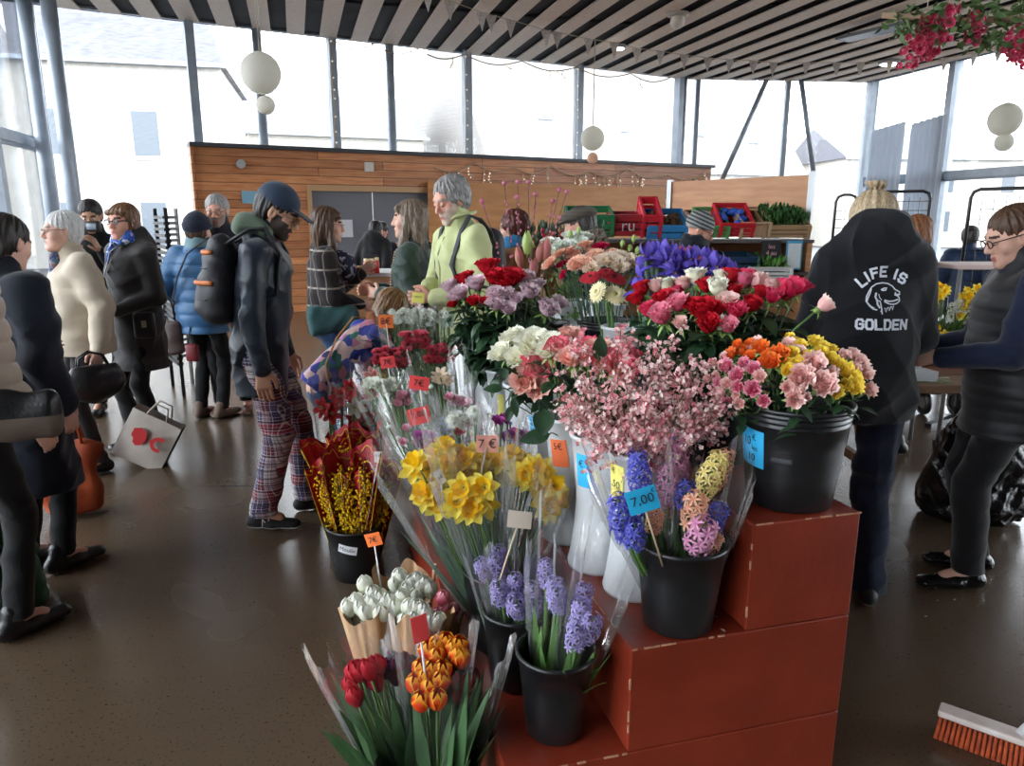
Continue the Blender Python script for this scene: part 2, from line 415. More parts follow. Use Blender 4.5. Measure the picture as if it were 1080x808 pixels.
# steel and glazing
m_steel = mat('blue grey steel', (168, 178, 190), rough=.45, rgb2=(152, 162, 174), nscale=5, metal=.2)
m_steeld = mat('dark steel edge', (62, 66, 72), rough=.5)
m_pane = glassy('window glass', base=.02, rough=.01, fres=.8)
wn = [0]
def window(A, B, z0, z1, fr=.04, parent_bars=()):
    wn[0] += 1; d = (B-A); L_ = d.length; d.normalize(); n = Vector((-d.y, d.x, 0)); T = frame_mtx((A.x, A.y, 0), d, n)
    g = MB().box((L_/2, 0, (z0+z1)/2), (L_-.02, .008, z1-z0-.02), T=T)
    o = struct('window_%d' % wn[0], g, m_pane)
    f = MB()
    for (c, s_) in (((L_/2, 0, z0+fr/2), (L_, .06, fr)), ((L_/2, 0, z1-fr/2), (L_, .06, fr)), ((fr/2, 0, (z0+z1)/2), (fr, .06, z1-z0)), ((L_-fr/2, 0, (z0+z1)/2), (fr, .06, z1-z0))): f.box(c, s_, T=T)
    for b in parent_bars: f.box((L_/2, 0, b), (L_, .07, .05), T=T)
    f.build('window_frame', m_steel, o)
tn = [0]
def post(p, wd=.12, z0=0, z1=CZ, rnd_=False, ang=0, m=None):
    tn[0] += 1; mb = MB()
    if rnd_: mb.tube([(p.x, p.y, z0), (p.x, p.y, z1)], wd/2, 20)
    else: mb.box((0, 0, (z0+z1)/2), (wd, wd*1.4, z1-z0), rz=ang).v.__setitem__(-1, mb.v[-1]+np.array([p.x, p.y, 0]))
    struct('trim_%d' % tn[0], mb, m or m_steel, smooth=rnd_)
aW = math.atan2(WD.y, WD.x)
NW = Vector((WD.y, -WD.x, 0))      # inward normal of the end wall
pxs = [54, 216, 283, 357, 415, 492, 605, 707]; pts = [WA]+[on_line(p, WA, WD) for p in pxs[1:]]+[WC]
for i, p in enumerate(pts[1:-1]): post(p+NW*.1, .15 if pxs[i+1] in (283, 415) else .13, rnd_=pxs[i+1] in (283, 415), ang=aW)
for i in range(len(pts)-1): window(pts[i], pts[i+1], 0 if i == 0 else 2.55, CZ)
post(WC+Vector((0, -.1, 0)), .16, rnd_=True); post(WC+SD*.35, .09)
p0 = on_line(820, WC, SD); post(p0, .1); window(WC, p0, 0, CZ); window(p0, WE, 0, CZ); post(WE, .16, ang=.2)
for x0, y0, x1, y1 in ((797, 92, 757, 190), (830, 92, 852, 186)):
    a = on_line(x0, WC, SD)+Vector((0, -.15, 0)); b = on_line(x1, WC, SD)+Vector((0, -.15, 0)); tn[0] += 1
    struct('trim_%d' % tn[0], MB().tube([(a.x, a.y, CZ), (b.x, b.y, PY(x1, y1, b.y).z)], .055, 10), m_steel, smooth=True)
# left wall and right wall: glazed with a transom, running to behind the camera
def side_wall(A, B, ks, zt, name):
    d = (B-A).normalized(); prev = A; a = math.atan2(d.y, d.x)
    for i, k in enumerate(ks):
        p = A+d*k; post(p, .15, ang=a); window(prev, p, .1, zt-.06); window(prev, p, zt+.06, CZ)
        prev = p
    L_ = ks[-1]; T = frame_mtx((A.x, A.y, 0), d, Vector((-d.y, d.x, 0)))
    tn[0] += 1; struct('trim_%d' % tn[0], MB().box((L_/2, 0, zt), (L_, .14, .12), T=T), m_steel)
    tn[0] += 1; struct('trim_%d' % tn[0], MB().box((L_/2, 0, .05), (L_, .14, .1), T=T), m_steel)
side_wall(WA, LW_END, [1.75, 3.6, 5.8, 8.0, 10.2, 12.4, 14.6, 16.8, 18.4], 2.66, 'left')
side_wall(WE, RW_END, [2.3, 4.6, 7.0, 9.4, 11.8, 14.2, 16.6, 19.0, 21.4, 24.4], 2.43, 'right')
post(WA+NW*.5+WD*.1, .19, rnd_=True); post(WA+WD*.12, .13, ang=aW)
post(on_line(80, WA+NW*.9, WD), .2, rnd_=True)
m_plast = mat('grey plaster', (120, 118, 114), rough=.9, rgb2=(104, 102, 99))
d = (RW_END-LW_END); T = frame_mtx((LW_END.x, LW_END.y, 0), d, Vector((-d.y, d.x, 0)))
struct('wall_back', MB().box((d.length/2, -.1, CZ/2), (d.length, .2, CZ), T=T), m_plast)
# wood clad box along the end wall
m_wood = mat('varnished cedar boards', (226, 158, 106), rough=.42, rgb2=(198, 124, 76), nscale=2.4, stretch=(1, 1, 10), bump=.1, bscale=20)
def _boards(m, axis_d):
    nt = m.node_tree; b = nt.nodes['Principled BSDF']; L = nt.links.new
    tc = _n(nt, 'TexCoord'); mp = _n(nt, 'Mapping'); L(tc.outputs['Object'], mp.inputs[0])
    br = _n(nt, 'TexBrick'); br.offset = .37; br.inputs['Scale'].default_value = 1; br.inputs['Brick Width'].default_value = 3.1; br.inputs['Row Height'].default_value = .135
    br.inputs['Mortar Size'].default_value = .006; br.inputs['Color1'].default_value = (1.0, 1.0, 1.0, 1); br.inputs['Color2'].default_value = (.55, .5, .46, 1); br.inputs['Mortar'].default_value = (.12, .08, .06, 1)
    mp.inputs['Rotation'].default_value = (R(90), 0, 0)
    L(mp.outputs[0], br.inputs[0]); src = b.inputs['Base Color'].links[0].from_socket
    mx = _n(nt, 'MixRGB', blend_type='MULTIPLY'); mx.inputs[0].default_value = .9; L(src, mx.inputs[1]); L(br.outputs['Color'], mx.inputs[2]); L(mx.outputs[0], b.inputs['Base Color'])
_boards(m_wood, WD)
wA = WA+NW*.45; qa = on_line(210, wA, WD); qb = on_line(747, wA, WD); WL = (qb-qa).length
TW = frame_mtx((qa.x, qa.y, 0), WD, Vector((-WD.y, WD.x, 0)))   # local x along the wall, y outwards
def wx(px): return (on_line(px, wA, WD)-qa).length
d0, d1 = wx(330), wx(455); WH = 2.7; DH = 2.05
mw = MB(); mw.box((d0/2, .15, WH/2), (d0, .3, WH)); mw.box(((d1+WL)/2, .15, WH/2), (WL-d1, .3, WH)); mw.box(((d0+d1)/2, .15, (WH+DH)/2), (d1-d0, .3, WH-DH))
struct('wall_end', mw, m_wood, mtx=TW)
tn[0] += 1; struct('trim_%d' % tn[0], MB().box((WL/2, .13, WH+.03), (WL+.1, .42, .06)), m_steeld, mtx=TW)
tn[0] += 1; struct('trim_%d' % tn[0], MB().box((-.02, .13, WH/2), (.05, .36, WH)), m_wood, mtx=TW)
m_dg = mat('grey door paint', (112, 112, 118), rough=.6); m_dark = mat('black plastic', (24, 24, 27), rough=.5)
for i, (a, b) in enumerate(((d0, (d0+d1)/2-.01), ((d0+d1)/2+.01, d1))):
    do = struct('door_%d' % (i+1), MB().box(((a+b)/2, .08, DH/2), (b-a, .05, DH)), m_dg, mtx=TW)
    MB().tube([((d0+d1)/2+(-.12 if i == 0 else .12), .0, 1.05), ((d0+d1)/2+(-.12 if i == 0 else .12), .05, 1.05)], .02, 8).tube([((d0+d1)/2+(-.12 if i == 0 else .12), .0, 1.05), ((d0+d1)/2+(-.26 if i == 0 else .26), .0, 1.05)], .012, 8).build('door_handle', m_dark, do)
tn[0] += 1; struct('trim_%d' % tn[0], MB().box(((d0+d1)/2, .02, DH+.05), (d1-d0+.16, .1, .1)).box((d0-.04, .02, DH/2), (.08, .1, DH)).box((d1+.04, .02, DH/2), (.08, .1, DH)), mat('pale timber trim', (190, 150, 108), rough=.5), mtx=TW)

# ================================================================ HOUSES OUTSIDE
m_render = mat('cream render', (200, 196, 186), rough=.9, rgb2=(186, 182, 174)); m_slate = mat('slate roof', (104, 104, 112), rough=.6, rgb2=(78, 78, 88), nscale=3, stretch=(1, 1, 9))
m_roof2 = mat('pale weathered roof', (128, 124, 120), rough=.8, rgb2=(112, 108, 106), nscale=4, stretch=(6, 6, 1)); m_win = mat('house window glass', (84, 92, 100), rough=.2)
m_shut = mat('white window frames', (190, 190, 190), rough=.6)
def house(loc, rz, wd, dp, h, rh, wins, label, group=None, roofm=None, mansard=False, skylights=()):
    o = empty('house', loc, rz, label, 'building', 'houses across the street')
    b = MB().box((0, dp/2, h/2), (wd, dp, h)); 
    b.build('wall', m_render, o)
    if mansard: b = MB(); k = [(-wd/2-.2, -.2, h), (wd/2+.2, -.2, h), (wd/2+.2, dp, h), (-wd/2-.2, dp, h), (-wd/2+1, 1.4, h+rh), (wd/2-1.0, 1.4, h+rh), (wd/2-1, dp-1, h+rh), (-wd/2+1, dp-1, h+rh)]; b.add(k, [(0, 1, 5, 4), (1, 2, 6, 5), (2, 3, 7, 6), (3, 0, 4, 7), (4, 5, 6, 7), (0, 3, 2, 1)])
    else: b = MB().add([(-wd/2-.2, -.3, h), (wd/2+.2, -.3, h), (wd/2+.2, dp+.3, h), (-wd/2-.2, dp+.3, h), (-wd/2-.2, dp/2, h+rh), (wd/2+.2, dp/2, h+rh)], [(0, 1, 5, 4), (2, 3, 4, 5), (1, 2, 5), (3, 0, 4), (0, 3, 2, 1)])
    b.build('roof', roofm or m_slate, o)
    MB().box((0, -.33, h-.02), (wd+.5, .14, .14)).build('gutter', m_steel, o)
    for (x, z, ww, hh) in wins:
        f = MB().box((x, -.03, z), (ww+.16, .08, hh+.16)).build('window', m_shut, o)
        MB().box((x, -.08, z), (ww*.86, .03, hh*.9)).build('pane', m_win, f)
    for (x, s_) in skylights:
        y = -.3+s_*(dp/2+.3); z = h+rh*s_; a = math.atan2(rh, dp/2+.3)
        f = MB().box((0, 0, .05), (.9, 1.3, .1)).build('skylight', m_steel, o); f.location = (x, y, z); f.rotation_euler = (a, 0, 0)
        MB().box((0, 0, .11), (.7, 1.1, .03)).build('pane', m_win, f)
    return o
house((-17, 27, -.2), R(14), 13, 8, 7.2, 3.4, [(x, z, 1.0, 1.7) for x in (-5, -2.2, .8, 3.8) for z in (1.6, 4.8)], 'tall pale house with a dark mansard roof beyond the free end of the wooden wall', mansard=True)
house((-9, 40, -.2), R(22), 9, 8, 6.0, 2.6, [(x, z, .9, 1.5) for x in (-3, 0, 3) for z in (1.6, 4.2)], 'small pale gabled house seen above the crowd, beyond the street')
house((8.5, 43, -.2), R(24), 21, 15, 4.4, 9.5, [(x, 2.2, 1, 1.5) for x in (-8, -4, 0, 4, 8)], 'long low house whose big pale roof with skylights rises behind the wooden wall', roofm=m_roof2, skylights=[(-6.5, .33), (-1.5, .28), (3.5, .28), (7.5, .25)])
house((27, 47, -.2), R(4), 13, 9, 5.4, 2.2, [(x, z, 1, 1.4) for x in (-4, 0, 4) for z in (1.6, 4)], 'cream house seen through the crossed steel braces')
house((32, 27, -.2), R(-66), 14, 9, 4.6, 3.8, [(x, z, 1, 1.4) for x in (-5, -1.5, 2, 5) for z in (1.5, 3.5)], 'stone house with a slate roof outside the side windows behind the paper lanterns')
# ================================================================ STEPPED STAND
HS = .288; TRD = .31; SLEN = 3.9
m_red = mat('oxblood painted board', (128, 46, 28), rough=.34, rgb2=(112, 38, 22), nscale=5, bump=.12, bscale=35, spec=.5)
m_chip = mat('worn pale paint edge', (176, 128, 98), rough=.8)
TS = frame_mtx(P0, U, -V, Vector((0, 0, 1))) ; TS = Matrix(((V.x, U.x, 0, P0.x), (V.y, U.y, 0, P0.y), (0, 0, 1, 0), (0, 0, 0, 1)))
st_o = empty('display_stand', (0, 0, 0), 0, 'red-brown painted wooden stand with three steps, carrying the flower buckets', 'stand')
for i in range(3):
    mb = MB(); mb.box((TRD*i+(3-i)*TRD/2, SLEN/2, HS*i+HS/2), ((3-i)*TRD-.002, SLEN, HS-.002), bev=.004)
    o = mb.build('step', m_red, st_o, mtx=TS)
    if i < 3:
        e = MB(); z = HS*(i+1); rr = random.Random(i)
        x0 = TRD*i
        for k in range(60):    # paint worn off along the edges
            y = rr.uniform(0, SLEN); l = rr.uniform(.004, .05); e.box((x0, y+l/2, z-.001), (.0025, l, .0025))
        for k in range(7):
            x = rr.uniform(x0, x0+TRD); l = min(rr.uniform(.01, .04), x0+TRD-x); e.box((x+l/2, 0, z-.002), (l, .004, .004))
        for k in range(3):
            zz = rr.uniform(z-HS+.03, z-.03); e.box((x0, 0.0, zz), (.004, .004, rr.uniform(.01, .05)))
        tag(e.build('worn_edge', m_chip, o), kind='stuff')
# strewn petals and leaf scraps on the steps
# ================================================================ PETALS
def petal_cup(n, prof, half, th0=0, curl=0, ruf=0, nu=5, nv=6, rs=None, pointy=.0, lift=0):
    """n petals wrapped on a surface of revolution; prof(v)->(r,z)"""
    rs = rs or random.Random(1); V_, F, E = [], [], []
    for i in range(n):
        c = th0+2*PI*i/n+rs.uniform(-.12, .12); b = len(V_); dz = rs.uniform(-1, 1)*lift; ph = rs.uniform(0, 6)
        for a in range(nv+1):
            v = a/nv; 
            for u_ in range(nu+1):
                u = 2*u_/nu-1; vv = v*(1-.10*u*u-pointy*abs(u)**1.5*v)
                r, z = prof(vv); wd = half*(.55+.45*math.sin(PI*min(vv*.75+.12, 1))) * (1-pointy*.6*v**3)
                r += curl*max(0, v-.65)**2*8*(.6+.4*abs(u))+.06*r*abs(u)
                if ruf: r += ruf*v*v*math.sin(u*7+ph); z += ruf*v*v*math.cos(u*9+ph)
                th = c+u*wd; V_.append((r*math.cos(th), r*math.sin(th), z+dz*v)); E.append(min(1, max(0, (v-.72)/.28)**1.2+max(0, abs(u)-.75)*2*v))
        for a in range(nv):
            for u_ in range(nu): k = b+a*(nu+1)+u_; F.append((k, k+1, k+nu+2, k+nu+1))
    return np.array(V_), F, np.array(E)
def petal_flat(n, L_, wd, lift=.0, droop=0, th0=0, r0=0, nu=2, nv=4, tip=1.0, rs=None, cup=0, jit=.05):
    """n petals radiating outward; lift = rise slope"""
    rs = rs or random.Random(2); V_, F, E = [], [], []
    for i in range(n):
        c = th0+2*PI*i/n+rs.uniform(-jit, jit); b = len(V_); lj = rs.uniform(.9, 1.08)
        for a in range(nv+1):
            v = a/nv; w_ = wd*math.sin(PI*(.08+.92*v)**tip)**.7 if v < 1 else wd*.12
            for u_ in range(nu+1):
                u = 2*u_/nu-1; rr = r0+L_*lj*v; z = lift*rr-droop*v*v*L_+cup*(u*u)*w_
                x, y = rr, u*w_/2; V_.append((x*math.cos(c)-y*math.sin(c), x*math.sin(c)+y*math.cos(c), z)); E.append(v)
        for a in range(nv):
            for u_ in range(nu): k = b+a*(nu+1)+u_; F.append((k, k+1, k+nu+2, k+nu+1))
    return np.array(V_), F, np.array(E)
def smoothstep(x): x = max(0, min(1, x)); return x*x*(3-2*x)
M_STEM = mat('green stem', (92, 122, 62), rough=.5, rgb2=(70, 100, 48)); M_STEMD = mat('dark green stem', (52, 78, 44), rough=.5)
M_LEAF = mat('dark rose leaf', (48, 78, 50), rough=.38, rgb2=(34, 60, 38), nscale=20, trans=.15); M_LEAFL = mat('fresh leaf green', (104, 140, 74), rough=.45, rgb2=(78, 116, 56), nscale=12, trans=.25)
M_LEAFG = mat('grey green leaf', (104, 132, 112), rough=.5, rgb2=(84, 112, 92), trans=.2); M_SEPAL = mat('pale green sepal', (128, 156, 84), rough=.5)
def rose_mesh(seed=0, open_=.5, r=.026, h=.045, n_l=6):
    rs = random.Random(seed); mb = MB()
    for L_ in range(n_l):
        t = L_/(n_l-1); rm = r*(.22+.72*t); top = rm*(.75+.55*open_*t)
        hh = h*(.98-(.10+.2*open_)*t*t); zb = .001*L_
        pr = lambda v, rm=rm, top=top, hh=hh, zb=zb: (rm*(.35+.85*math.sin(min(v*1.25, 1)*PI/2))*(1-v)+(rm*1.2*(1-v)+top*v)*v, zb+hh*v)
        A, F, E = petal_cup(3 if L_ < 2 else (4 if L_ < 4 else 5), pr, 1.0 if L_ < 3 else .82, th0=rs.uniform(0, 6), curl=r*(.35+.4*open_)*t, rs=rs, lift=.002, ruf=.0008*L_)
        mb.add(A, F, 0, edge=E)
    mb.lathe([(.001, -.012), (.006, -.010), (.009, -.002), (r*.55, .004)], 8, 1)
    A, F, E = petal_flat(5, .028, .008, lift=.1, droop=.5, rs=rs); mb.add(A, F, 1, edge=E*0)
    return mb
def tulip_mesh(seed=0, r=.021, h=.058, open_=.0):
    rs = random.Random(seed); mb = MB()
    for L_ in range(2):
        pr = lambda v, L_=L_: ((r-.002*L_)*(.30+.80*math.sin(PI*min(v*.72+.06, 1)))*(1-.62*v**5)+open_*v*v*r, h*v)
        A, F, E = petal_cup(3, pr, 1.02-.1*L_, th0=L_*PI/3+rs.uniform(-.1, .1), rs=rs, pointy=.28, lift=.002, nv=8); mb.add(A, F, 0, edge=np.clip(E*1.4, 0, 1))
    mb.lathe([(.001, -.004), (.0045, -.003), (r*.4, .002)], 8, 1)
    return mb
def daff_mesh(seed=0):
    rs = random.Random(seed); mb = MB()
    A, F, E = petal_flat(6, .036, .024, lift=.12, droop=-.1, rs=rs, nu=4, cup=.25, r0=.002); mb.add(A, F, 0, edge=E*.2)
    pr = lambda v: (.008+.006*v+.006*v**4, .026*v)
    A, F, E = petal_cup(6, pr, .62, rs=rs, ruf=.0018, nu=4, nv=5); mb.add(A, F, 2, edge=E*0)
    mb.lathe([(.0015, -.028), (.003, -.018), (.004, -.006), (.006, .003)], 8, 1)
    return mb
def hyac_mesh(seed=0, n=38, L_=.11, r=.036, fs=1.0):
    rs = random.Random(seed); mb = MB(); A, F, E = petal_flat(6, .0150*fs, .0052*fs, lift=.28, droop=.30, nv=3, nu=2, cup=.4)
    mb.tube([(0, 0, 0), (0, 0, L_*.95)], [.005, .003], 6, 1)
    for i in range(n):
        v = (i+.5)/n; th = i*2.4; z = L_*v; rr = r*(1-.35*v**2.5)*(.6+.4*min(1, v*6))*rs.uniform(.82, 1.12); d = Vector((math.cos(th), math.sin(th), .15+.9*v**3+rs.uniform(-.15, .2)))
        p = Vector((math.cos(th)*rr*.72, math.sin(th)*rr*.72, z)); T = aim(p, d, rs.uniform(0, 6), rs.uniform(.8, 1.2)); mb.add(A, F, 0, T, edge=E)
        mb.tube([Vector((0, 0, z-.002)), p*.97+Vector((0, 0, z*.03)), p], [.0012, .002, .0026], 5, 0, cap=False)
    return mb
def iris_mesh(seed=0):
    rs = random.Random(seed); mb = MB(); tw = rs.uniform(0, 6)
    pr = lambda v: (.004+.015*math.sin(PI*v*.85), .01+.046*v)
    A, F, E = petal_cup(3, pr, 1.0, th0=tw, rs=rs, pointy=.35, nv=6); mb.add(A, F, 0, edge=E*.3)
    A, F, E = petal_flat(3, .05, .034, lift=.75, droop=.95, th0=tw+1, rs=rs, nu=4, nv=6, cup=-.2); mb.add(A+np.array([0, 0, .008]), F, 0, edge=E*0)
    A, F, E = petal_flat(3, .026, .008, lift=.82, droop=.7, th0=tw+1, rs=rs); mb.add(A+np.array([0, 0, .0115]), F, 2, edge=E*0)
    mb.lathe([(.002, -.05), (.006, -.04), (.0075, -.015), (.005, .01)], 8, 1)
    return mb
def carn_mesh(seed=0, r=.027):
    rs = random.Random(seed); mb = MB()
    for L_ in range(6):
        t = L_/5; hh = .034*(1-.25*t)
        pr = lambda v, t=t, hh=hh: (.004+(r*(.25+.78*t)-.002)*v**1.3, .002+hh*v**.8)
        A, F, E = petal_cup(4+L_, pr, .95-.09*L_, th0=rs.uniform(0, 6), curl=r*.2*t, ruf=.0028, rs=rs, nu=8, nv=4, lift=.003); mb.add(A, F, 0, edge=E)
    mb.lathe([(.002, -.022), (.006, -.02), (.0075, -.004), (.009, .006)], 8, 1)
    return mb
def gerb_mesh(seed=0, r=.05):
    rs = random.Random(seed); mb = MB()
    for k, (n, l, z) in enumerate(((24, r, 0), (22, r*.85, .004), (20, r*.5, .008))):
        A, F, E = petal_flat(n, l-.006, .0115, lift=.10+.12*k, droop=.12, th0=k*.13, r0=.006, rs=rs, tip=1.3); mb.add(A+np.array([0, 0, z]), F, 0, edge=E*0)
    mb.ball((0, 0, .008), (.012, .012, .006), 2); mb.lathe([(.002, -.012), (.008, -.009), (.012, .002)], 10, 1)
    return mb
def liss_mesh(seed=0):
    rs = random.Random(seed); mb = MB()
    for L_ in range(3):
        pr = lambda v, L_=L_: ((.02-.005*L_)*(.3+.8*math.sin(v*PI/2)), .042*v)
        A, F, E = petal_cup(4, pr, .85, th0=L_*.7, curl=.012-.004*L_, rs=rs, ruf=.0012); mb.add(A, F, 0, edge=E*.5)
    mb.lathe([(.002, -.012), (.005, -.008), (.007, .004)], 8, 1); return mb
def bud_mesh(l=.07, r=.014, open_=0):
    mb = MB(); pr = lambda v: (r*(.25+.85*math.sin(PI*(.1+.8*v)))*(1-.4*v**3), l*v)
    A, F, E = petal_cup(3, pr, 1.15, pointy=.15, nv=8); mb.add(A, F, 0, edge=np.clip(1-np.linspace(0, 1, len(E)) % .33, 0, 1)*0)
    mb.lathe([(.0022, -.012), (.0035, -.003), (r*.5, .004)], 8, 1); return mb
def mum_mesh(seed=0, r=.022):
    rs = random.Random(seed); mb = MB()
    for k, (n, l, lf) in enumerate(((16, r, .15), (14, r*.92, .45), (12, r*.8, .9), (9, r*.6, 1.8), (6, r*.4, 3.0))):
        A, F, E = petal_flat(n, l/math.sqrt(1+lf*lf)+.003, .0055, lift=lf, droop=.15, th0=k*.3, rs=rs, nv=3); mb.add(A, F, 0, edge=E*.3)
    mb.ball((0, 0, .006), (.008, .008, .008), 0, 8, 5); mb.lathe([(.0015, -.008), (.006, -.004), (.008, .001)], 8, 1); return mb
def trumpet_mesh(seed=0, r=.07, h=.075):
    rs = random.Random(seed); mb = MB()
    for L_ in range(2):
        pr = lambda v: (.006+r*v**1.7, h*(v-.25*v**3))
        A, F, E = petal_cup(3, pr, .72-.08*L_, th0=L_*PI/3+.3, rs=rs, curl=.012, pointy=.35, nv=8, ruf=.002); mb.add(A+np.array([0, 0, -.002*L_]), F, 0, edge=E)
    for i in range(6): a = i*1.05; mb.tube([(0, 0, .01), (.014*math.cos(a), .014*math.sin(a), h*.9)], .0012, 4, 2); mb.ball((.014*math.cos(a), .014*math.sin(a), h*.9), (.002, .002, .004), 2, 6, 4)
    mb.lathe([(.004, -.02), (.006, -.01), (.008, .004)], 8, 1); return mb
BL = {}
def bloom(kind, colkey, mats, seed=0, **k):
    key = (kind, colkey, seed)
    if key not in BL: BL[key] = globals()[kind+'_mesh'](seed=seed, **k).mesh(kind+'_bloom', mats, True)
    return BL[key]
def leaf_geo(L_=.06, wd=.032, fold=.25, droop=.25, nv=5):
    V_, F = [], []
    for a in range(nv+1):
        v = a/nv; w_ = wd/2*math.sin(PI*v**.8)**.8 if 0 < v < 1 else .0008
        for u in (-1, 0, 1): V_.append((u*w_, L_*v, fold*abs(u)*w_-droop*L_*v*v))
    for a in range(nv):
        for u in (0, 1): k = a*3+u; F.append((k, k+1, k+4, k+3))
    return np.array(V_), F
def strap_geo(L_=.2, wd=.02, droop=.2, nv=8):
    V_, F = [], []
    for a in range(nv+1):
        v = a/nv; w_ = wd/2*(1-v**3)*min(1, .5+v*3)+.0006
        for u in (-1, 0, 1): V_.append((u*w_, droop*L_*v*v, L_*(v-.25*droop*v*v)+.002*abs(u)))
    for a in range(nv):
        for u in (0, 1): k = a*3+u; F.append((k, k+1, k+4, k+3))
    return np.array(V_), F
PC = {}
def petals(name, c, c2=None, edge=None, trans=.3, rough=.55, **k):
    return mat('petal '+name, c, rough=rough, rgb2=c2 or tuple(int(x*.9) for x in c), nscale=30, trans=trans, edge=edge, spec=.25, **k)
def curve_pts(a, b, bend=.0, n=7, out=None, lead=None):
    """stem from base a to head b: leaves the bucket steeply, ends along `lead`"""
    a, b = Vector(a), Vector(b); L_ = (b-a).length; lead = Vector(lead) if lead is not None else (b-a).normalized()
    c1 = a+(b-a)*.35+Vector((0, 0, bend*L_)); c2 = b-lead*L_*.3; P = []
    for i in range(n):
        t = i/(n-1); P.append(a*(1-t)**3+c1*3*t*(1-t)**2+c2*3*t*t*(1-t)+b*t**3)
    return P
def flower(name, me, head, base, up, label, cat, group, r=.0028, stem_m=None, leaves=0, leaf=(.06, .032), leaf_m=None, scale=1.0, seed=0, lrange=(.35, .9), extra=None):
    """one cut flower: bloom, stem and leaves"""
    rs = random.Random(seed+int(abs(head[0])*1e4)); head = Vector(head); base = Vector(base); o = empty(name, base, 0, label, cat, group)
    up = Vector(up).normalized(); h = head-base
    link('bloom', me, o, mtx=aim(h, up, rs.uniform(0, 6), scale*rs.uniform(.92, 1.08)))
    P = curve_pts((0, 0, 0), h-up*.006, .05, lead=up); MB().tube(P, r, 6).build('stem', stem_m or M_STEM, o, True)
    if leaves:
        mb = MB()
        for i in range(leaves):
            t = rs.uniform(*lrange)*(len(P)-1); k = min(int(t), len(P)-2); p = P[k].lerp(P[k+1], t-k); a = rs.uniform(0, 2*PI); el = rs.uniform(-1.05, .45)
            d = Vector((math.cos(a)*math.cos(el), math.sin(a)*math.cos(el), math.sin(el))); q = p+d*rs.uniform(.02, .05)
            mb.tube([p, q], .0012, 4, cap=False)
            A, F = leaf_geo(leaf[0]*rs.uniform(.8, 1.2), leaf[1]*rs.uniform(.85, 1.15), droop=rs.uniform(.1, .5))
            side = d.cross(Vector((0, 0, 1))).normalized(); nrm = side.cross(d)
            T = Matrix(((side.x, d.x, nrm.x, q.x), (side.y, d.y, nrm.y, q.y), (side.z, d.z, nrm.z, q.z), (0, 0, 0, 1)))
            mb.add(A, F, 0, T)
            if leaf[0] < .09 and rs.random() < .7:
                for sgn in (-1, 1):
                    T2 = T@Matrix.Rotation(sgn*1.0, 4, 'Z')@Matrix.Scale(.75, 4); mb.add(A, F, 0, T2)
        mb.build('leaves', leaf_m or M_LEAF, o, True)
    if extra: extra(o, P, rs)
    return o
# ================================================================ BUCKETS
M_BLK = mat('black bucket plastic', (22, 23, 25), rough=.32, rgb2=(30, 31, 33), spec=.5); M_WHT = mat('white bucket plastic', (226, 228, 230), rough=.4, rgb2=(214, 217, 220), trans=.25)
M_INS = mat('dark water', (30, 34, 30), rough=.1)
def bucket(c, r, h, label, group='black flower buckets', taper=.78, m=None, rings=0, name='bucket', handle=True):
    m = m or M_BLK; rb = r*taper; mb = MB(); pr = [(0, 0), (rb-.006, 0), (rb, .006)]
    def rr(z): return rb+(r-rb)*z/h
    pr += [(rr(z), z) for z in (h*.3, h*.6)]
    if rings:
        for k in range(rings): z = h-.012-.014*(rings-k); pr += [(rr(z)-.001, z), (rr(z)+.004, z+.003), (rr(z)+.004, z+.008), (rr(z), z+.011)]
    pr += [(r, h-.014), (r+.006, h-.012), (r+.0075, h-.004), (r+.004, h), (r-.001, h-.001), (r-.003, h-.01), (rr(h*.6)-.003, h*.6), (rb-.004, .01), (0, .01)]
    mb.lathe(pr, 40); o = mb.build(name, m, loc=c, smooth=True); tag(o, label, 'bucket', group)
    wz = h*.62; MB().lathe([(0, wz), (rr(wz)-.004, wz)], 24).build('water', M_INS, o, True)
    return o
def vase(c, r, h, label, m=None):
    """tall white conical florist bucket with a flared foot"""
    rb = r*.62; mb = MB()
    pr = [(0, 0), (r*1.05, 0), (r*1.08, .01), (r*.98, .05), (r*.86, .13), (r*.80, .20), (r*.82, .24), (r*.92, h*.8), (r*1.0, h-.014), (r+.007, h-.012), (r+.008, h-.003), (r+.003, h), (r-.002, h-.002), (r*.78, .22), (r*.7, .06), (0, .05)]
    mb.lathe(pr, 40); o = mb.build('florist_vase', m or M_WHT, loc=c, smooth=True); tag(o, label, 'vase', 'tall white florist vases')
    return o
def sticker(par, prof_r, az, z0, w_, h_, m, lines=(), ink=None, tilt=0, name='price_sticker', tsize=.03, lab=None):
    """label wrapped on a bucket wall; prof_r(z) gives wall radius, az = direction it faces (radians, world)"""
    V_, F = [], []; n = 8
    for i in range(n+1):
        for j in range(3):
            x = (i/n-.5)*w_; z = (j/2-.5)*h_; x2 = x*math.cos(tilt)-z*math.sin(tilt); z2 = x*math.sin(tilt)+z*math.cos(tilt); r = prof_r(z0+z2)+.0015; a = az+x2/r; V_.append((r*math.cos(a), r*math.sin(a), z0+z2))
    for i in range(n):
        for j in range(2): k = i*3+j; F.append((k, k+3, k+4, k+1))
    o = MB().add(V_, F).build(name, m, par, True)
    if lab: o['label'] = lab
    if lines:
        mb = MB()
        for (s, dx, dz, sz) in lines:
            A, F2 = text_geo(s, sz); W = []
            for v in A:
                x = v[0]+dx; z = v[1]+dz; x2 = x*math.cos(tilt)-z*math.sin(tilt); z2 = x*math.sin(tilt)+z*math.cos(tilt); r = prof_r(z0+z2)+.0026; a = az+x2/r; W.append((r*math.cos(a), r*math.sin(a), z0+z2))
            mb.add(W, F2)
        mb.build('handwriting', ink or M_INK, o)
    return o
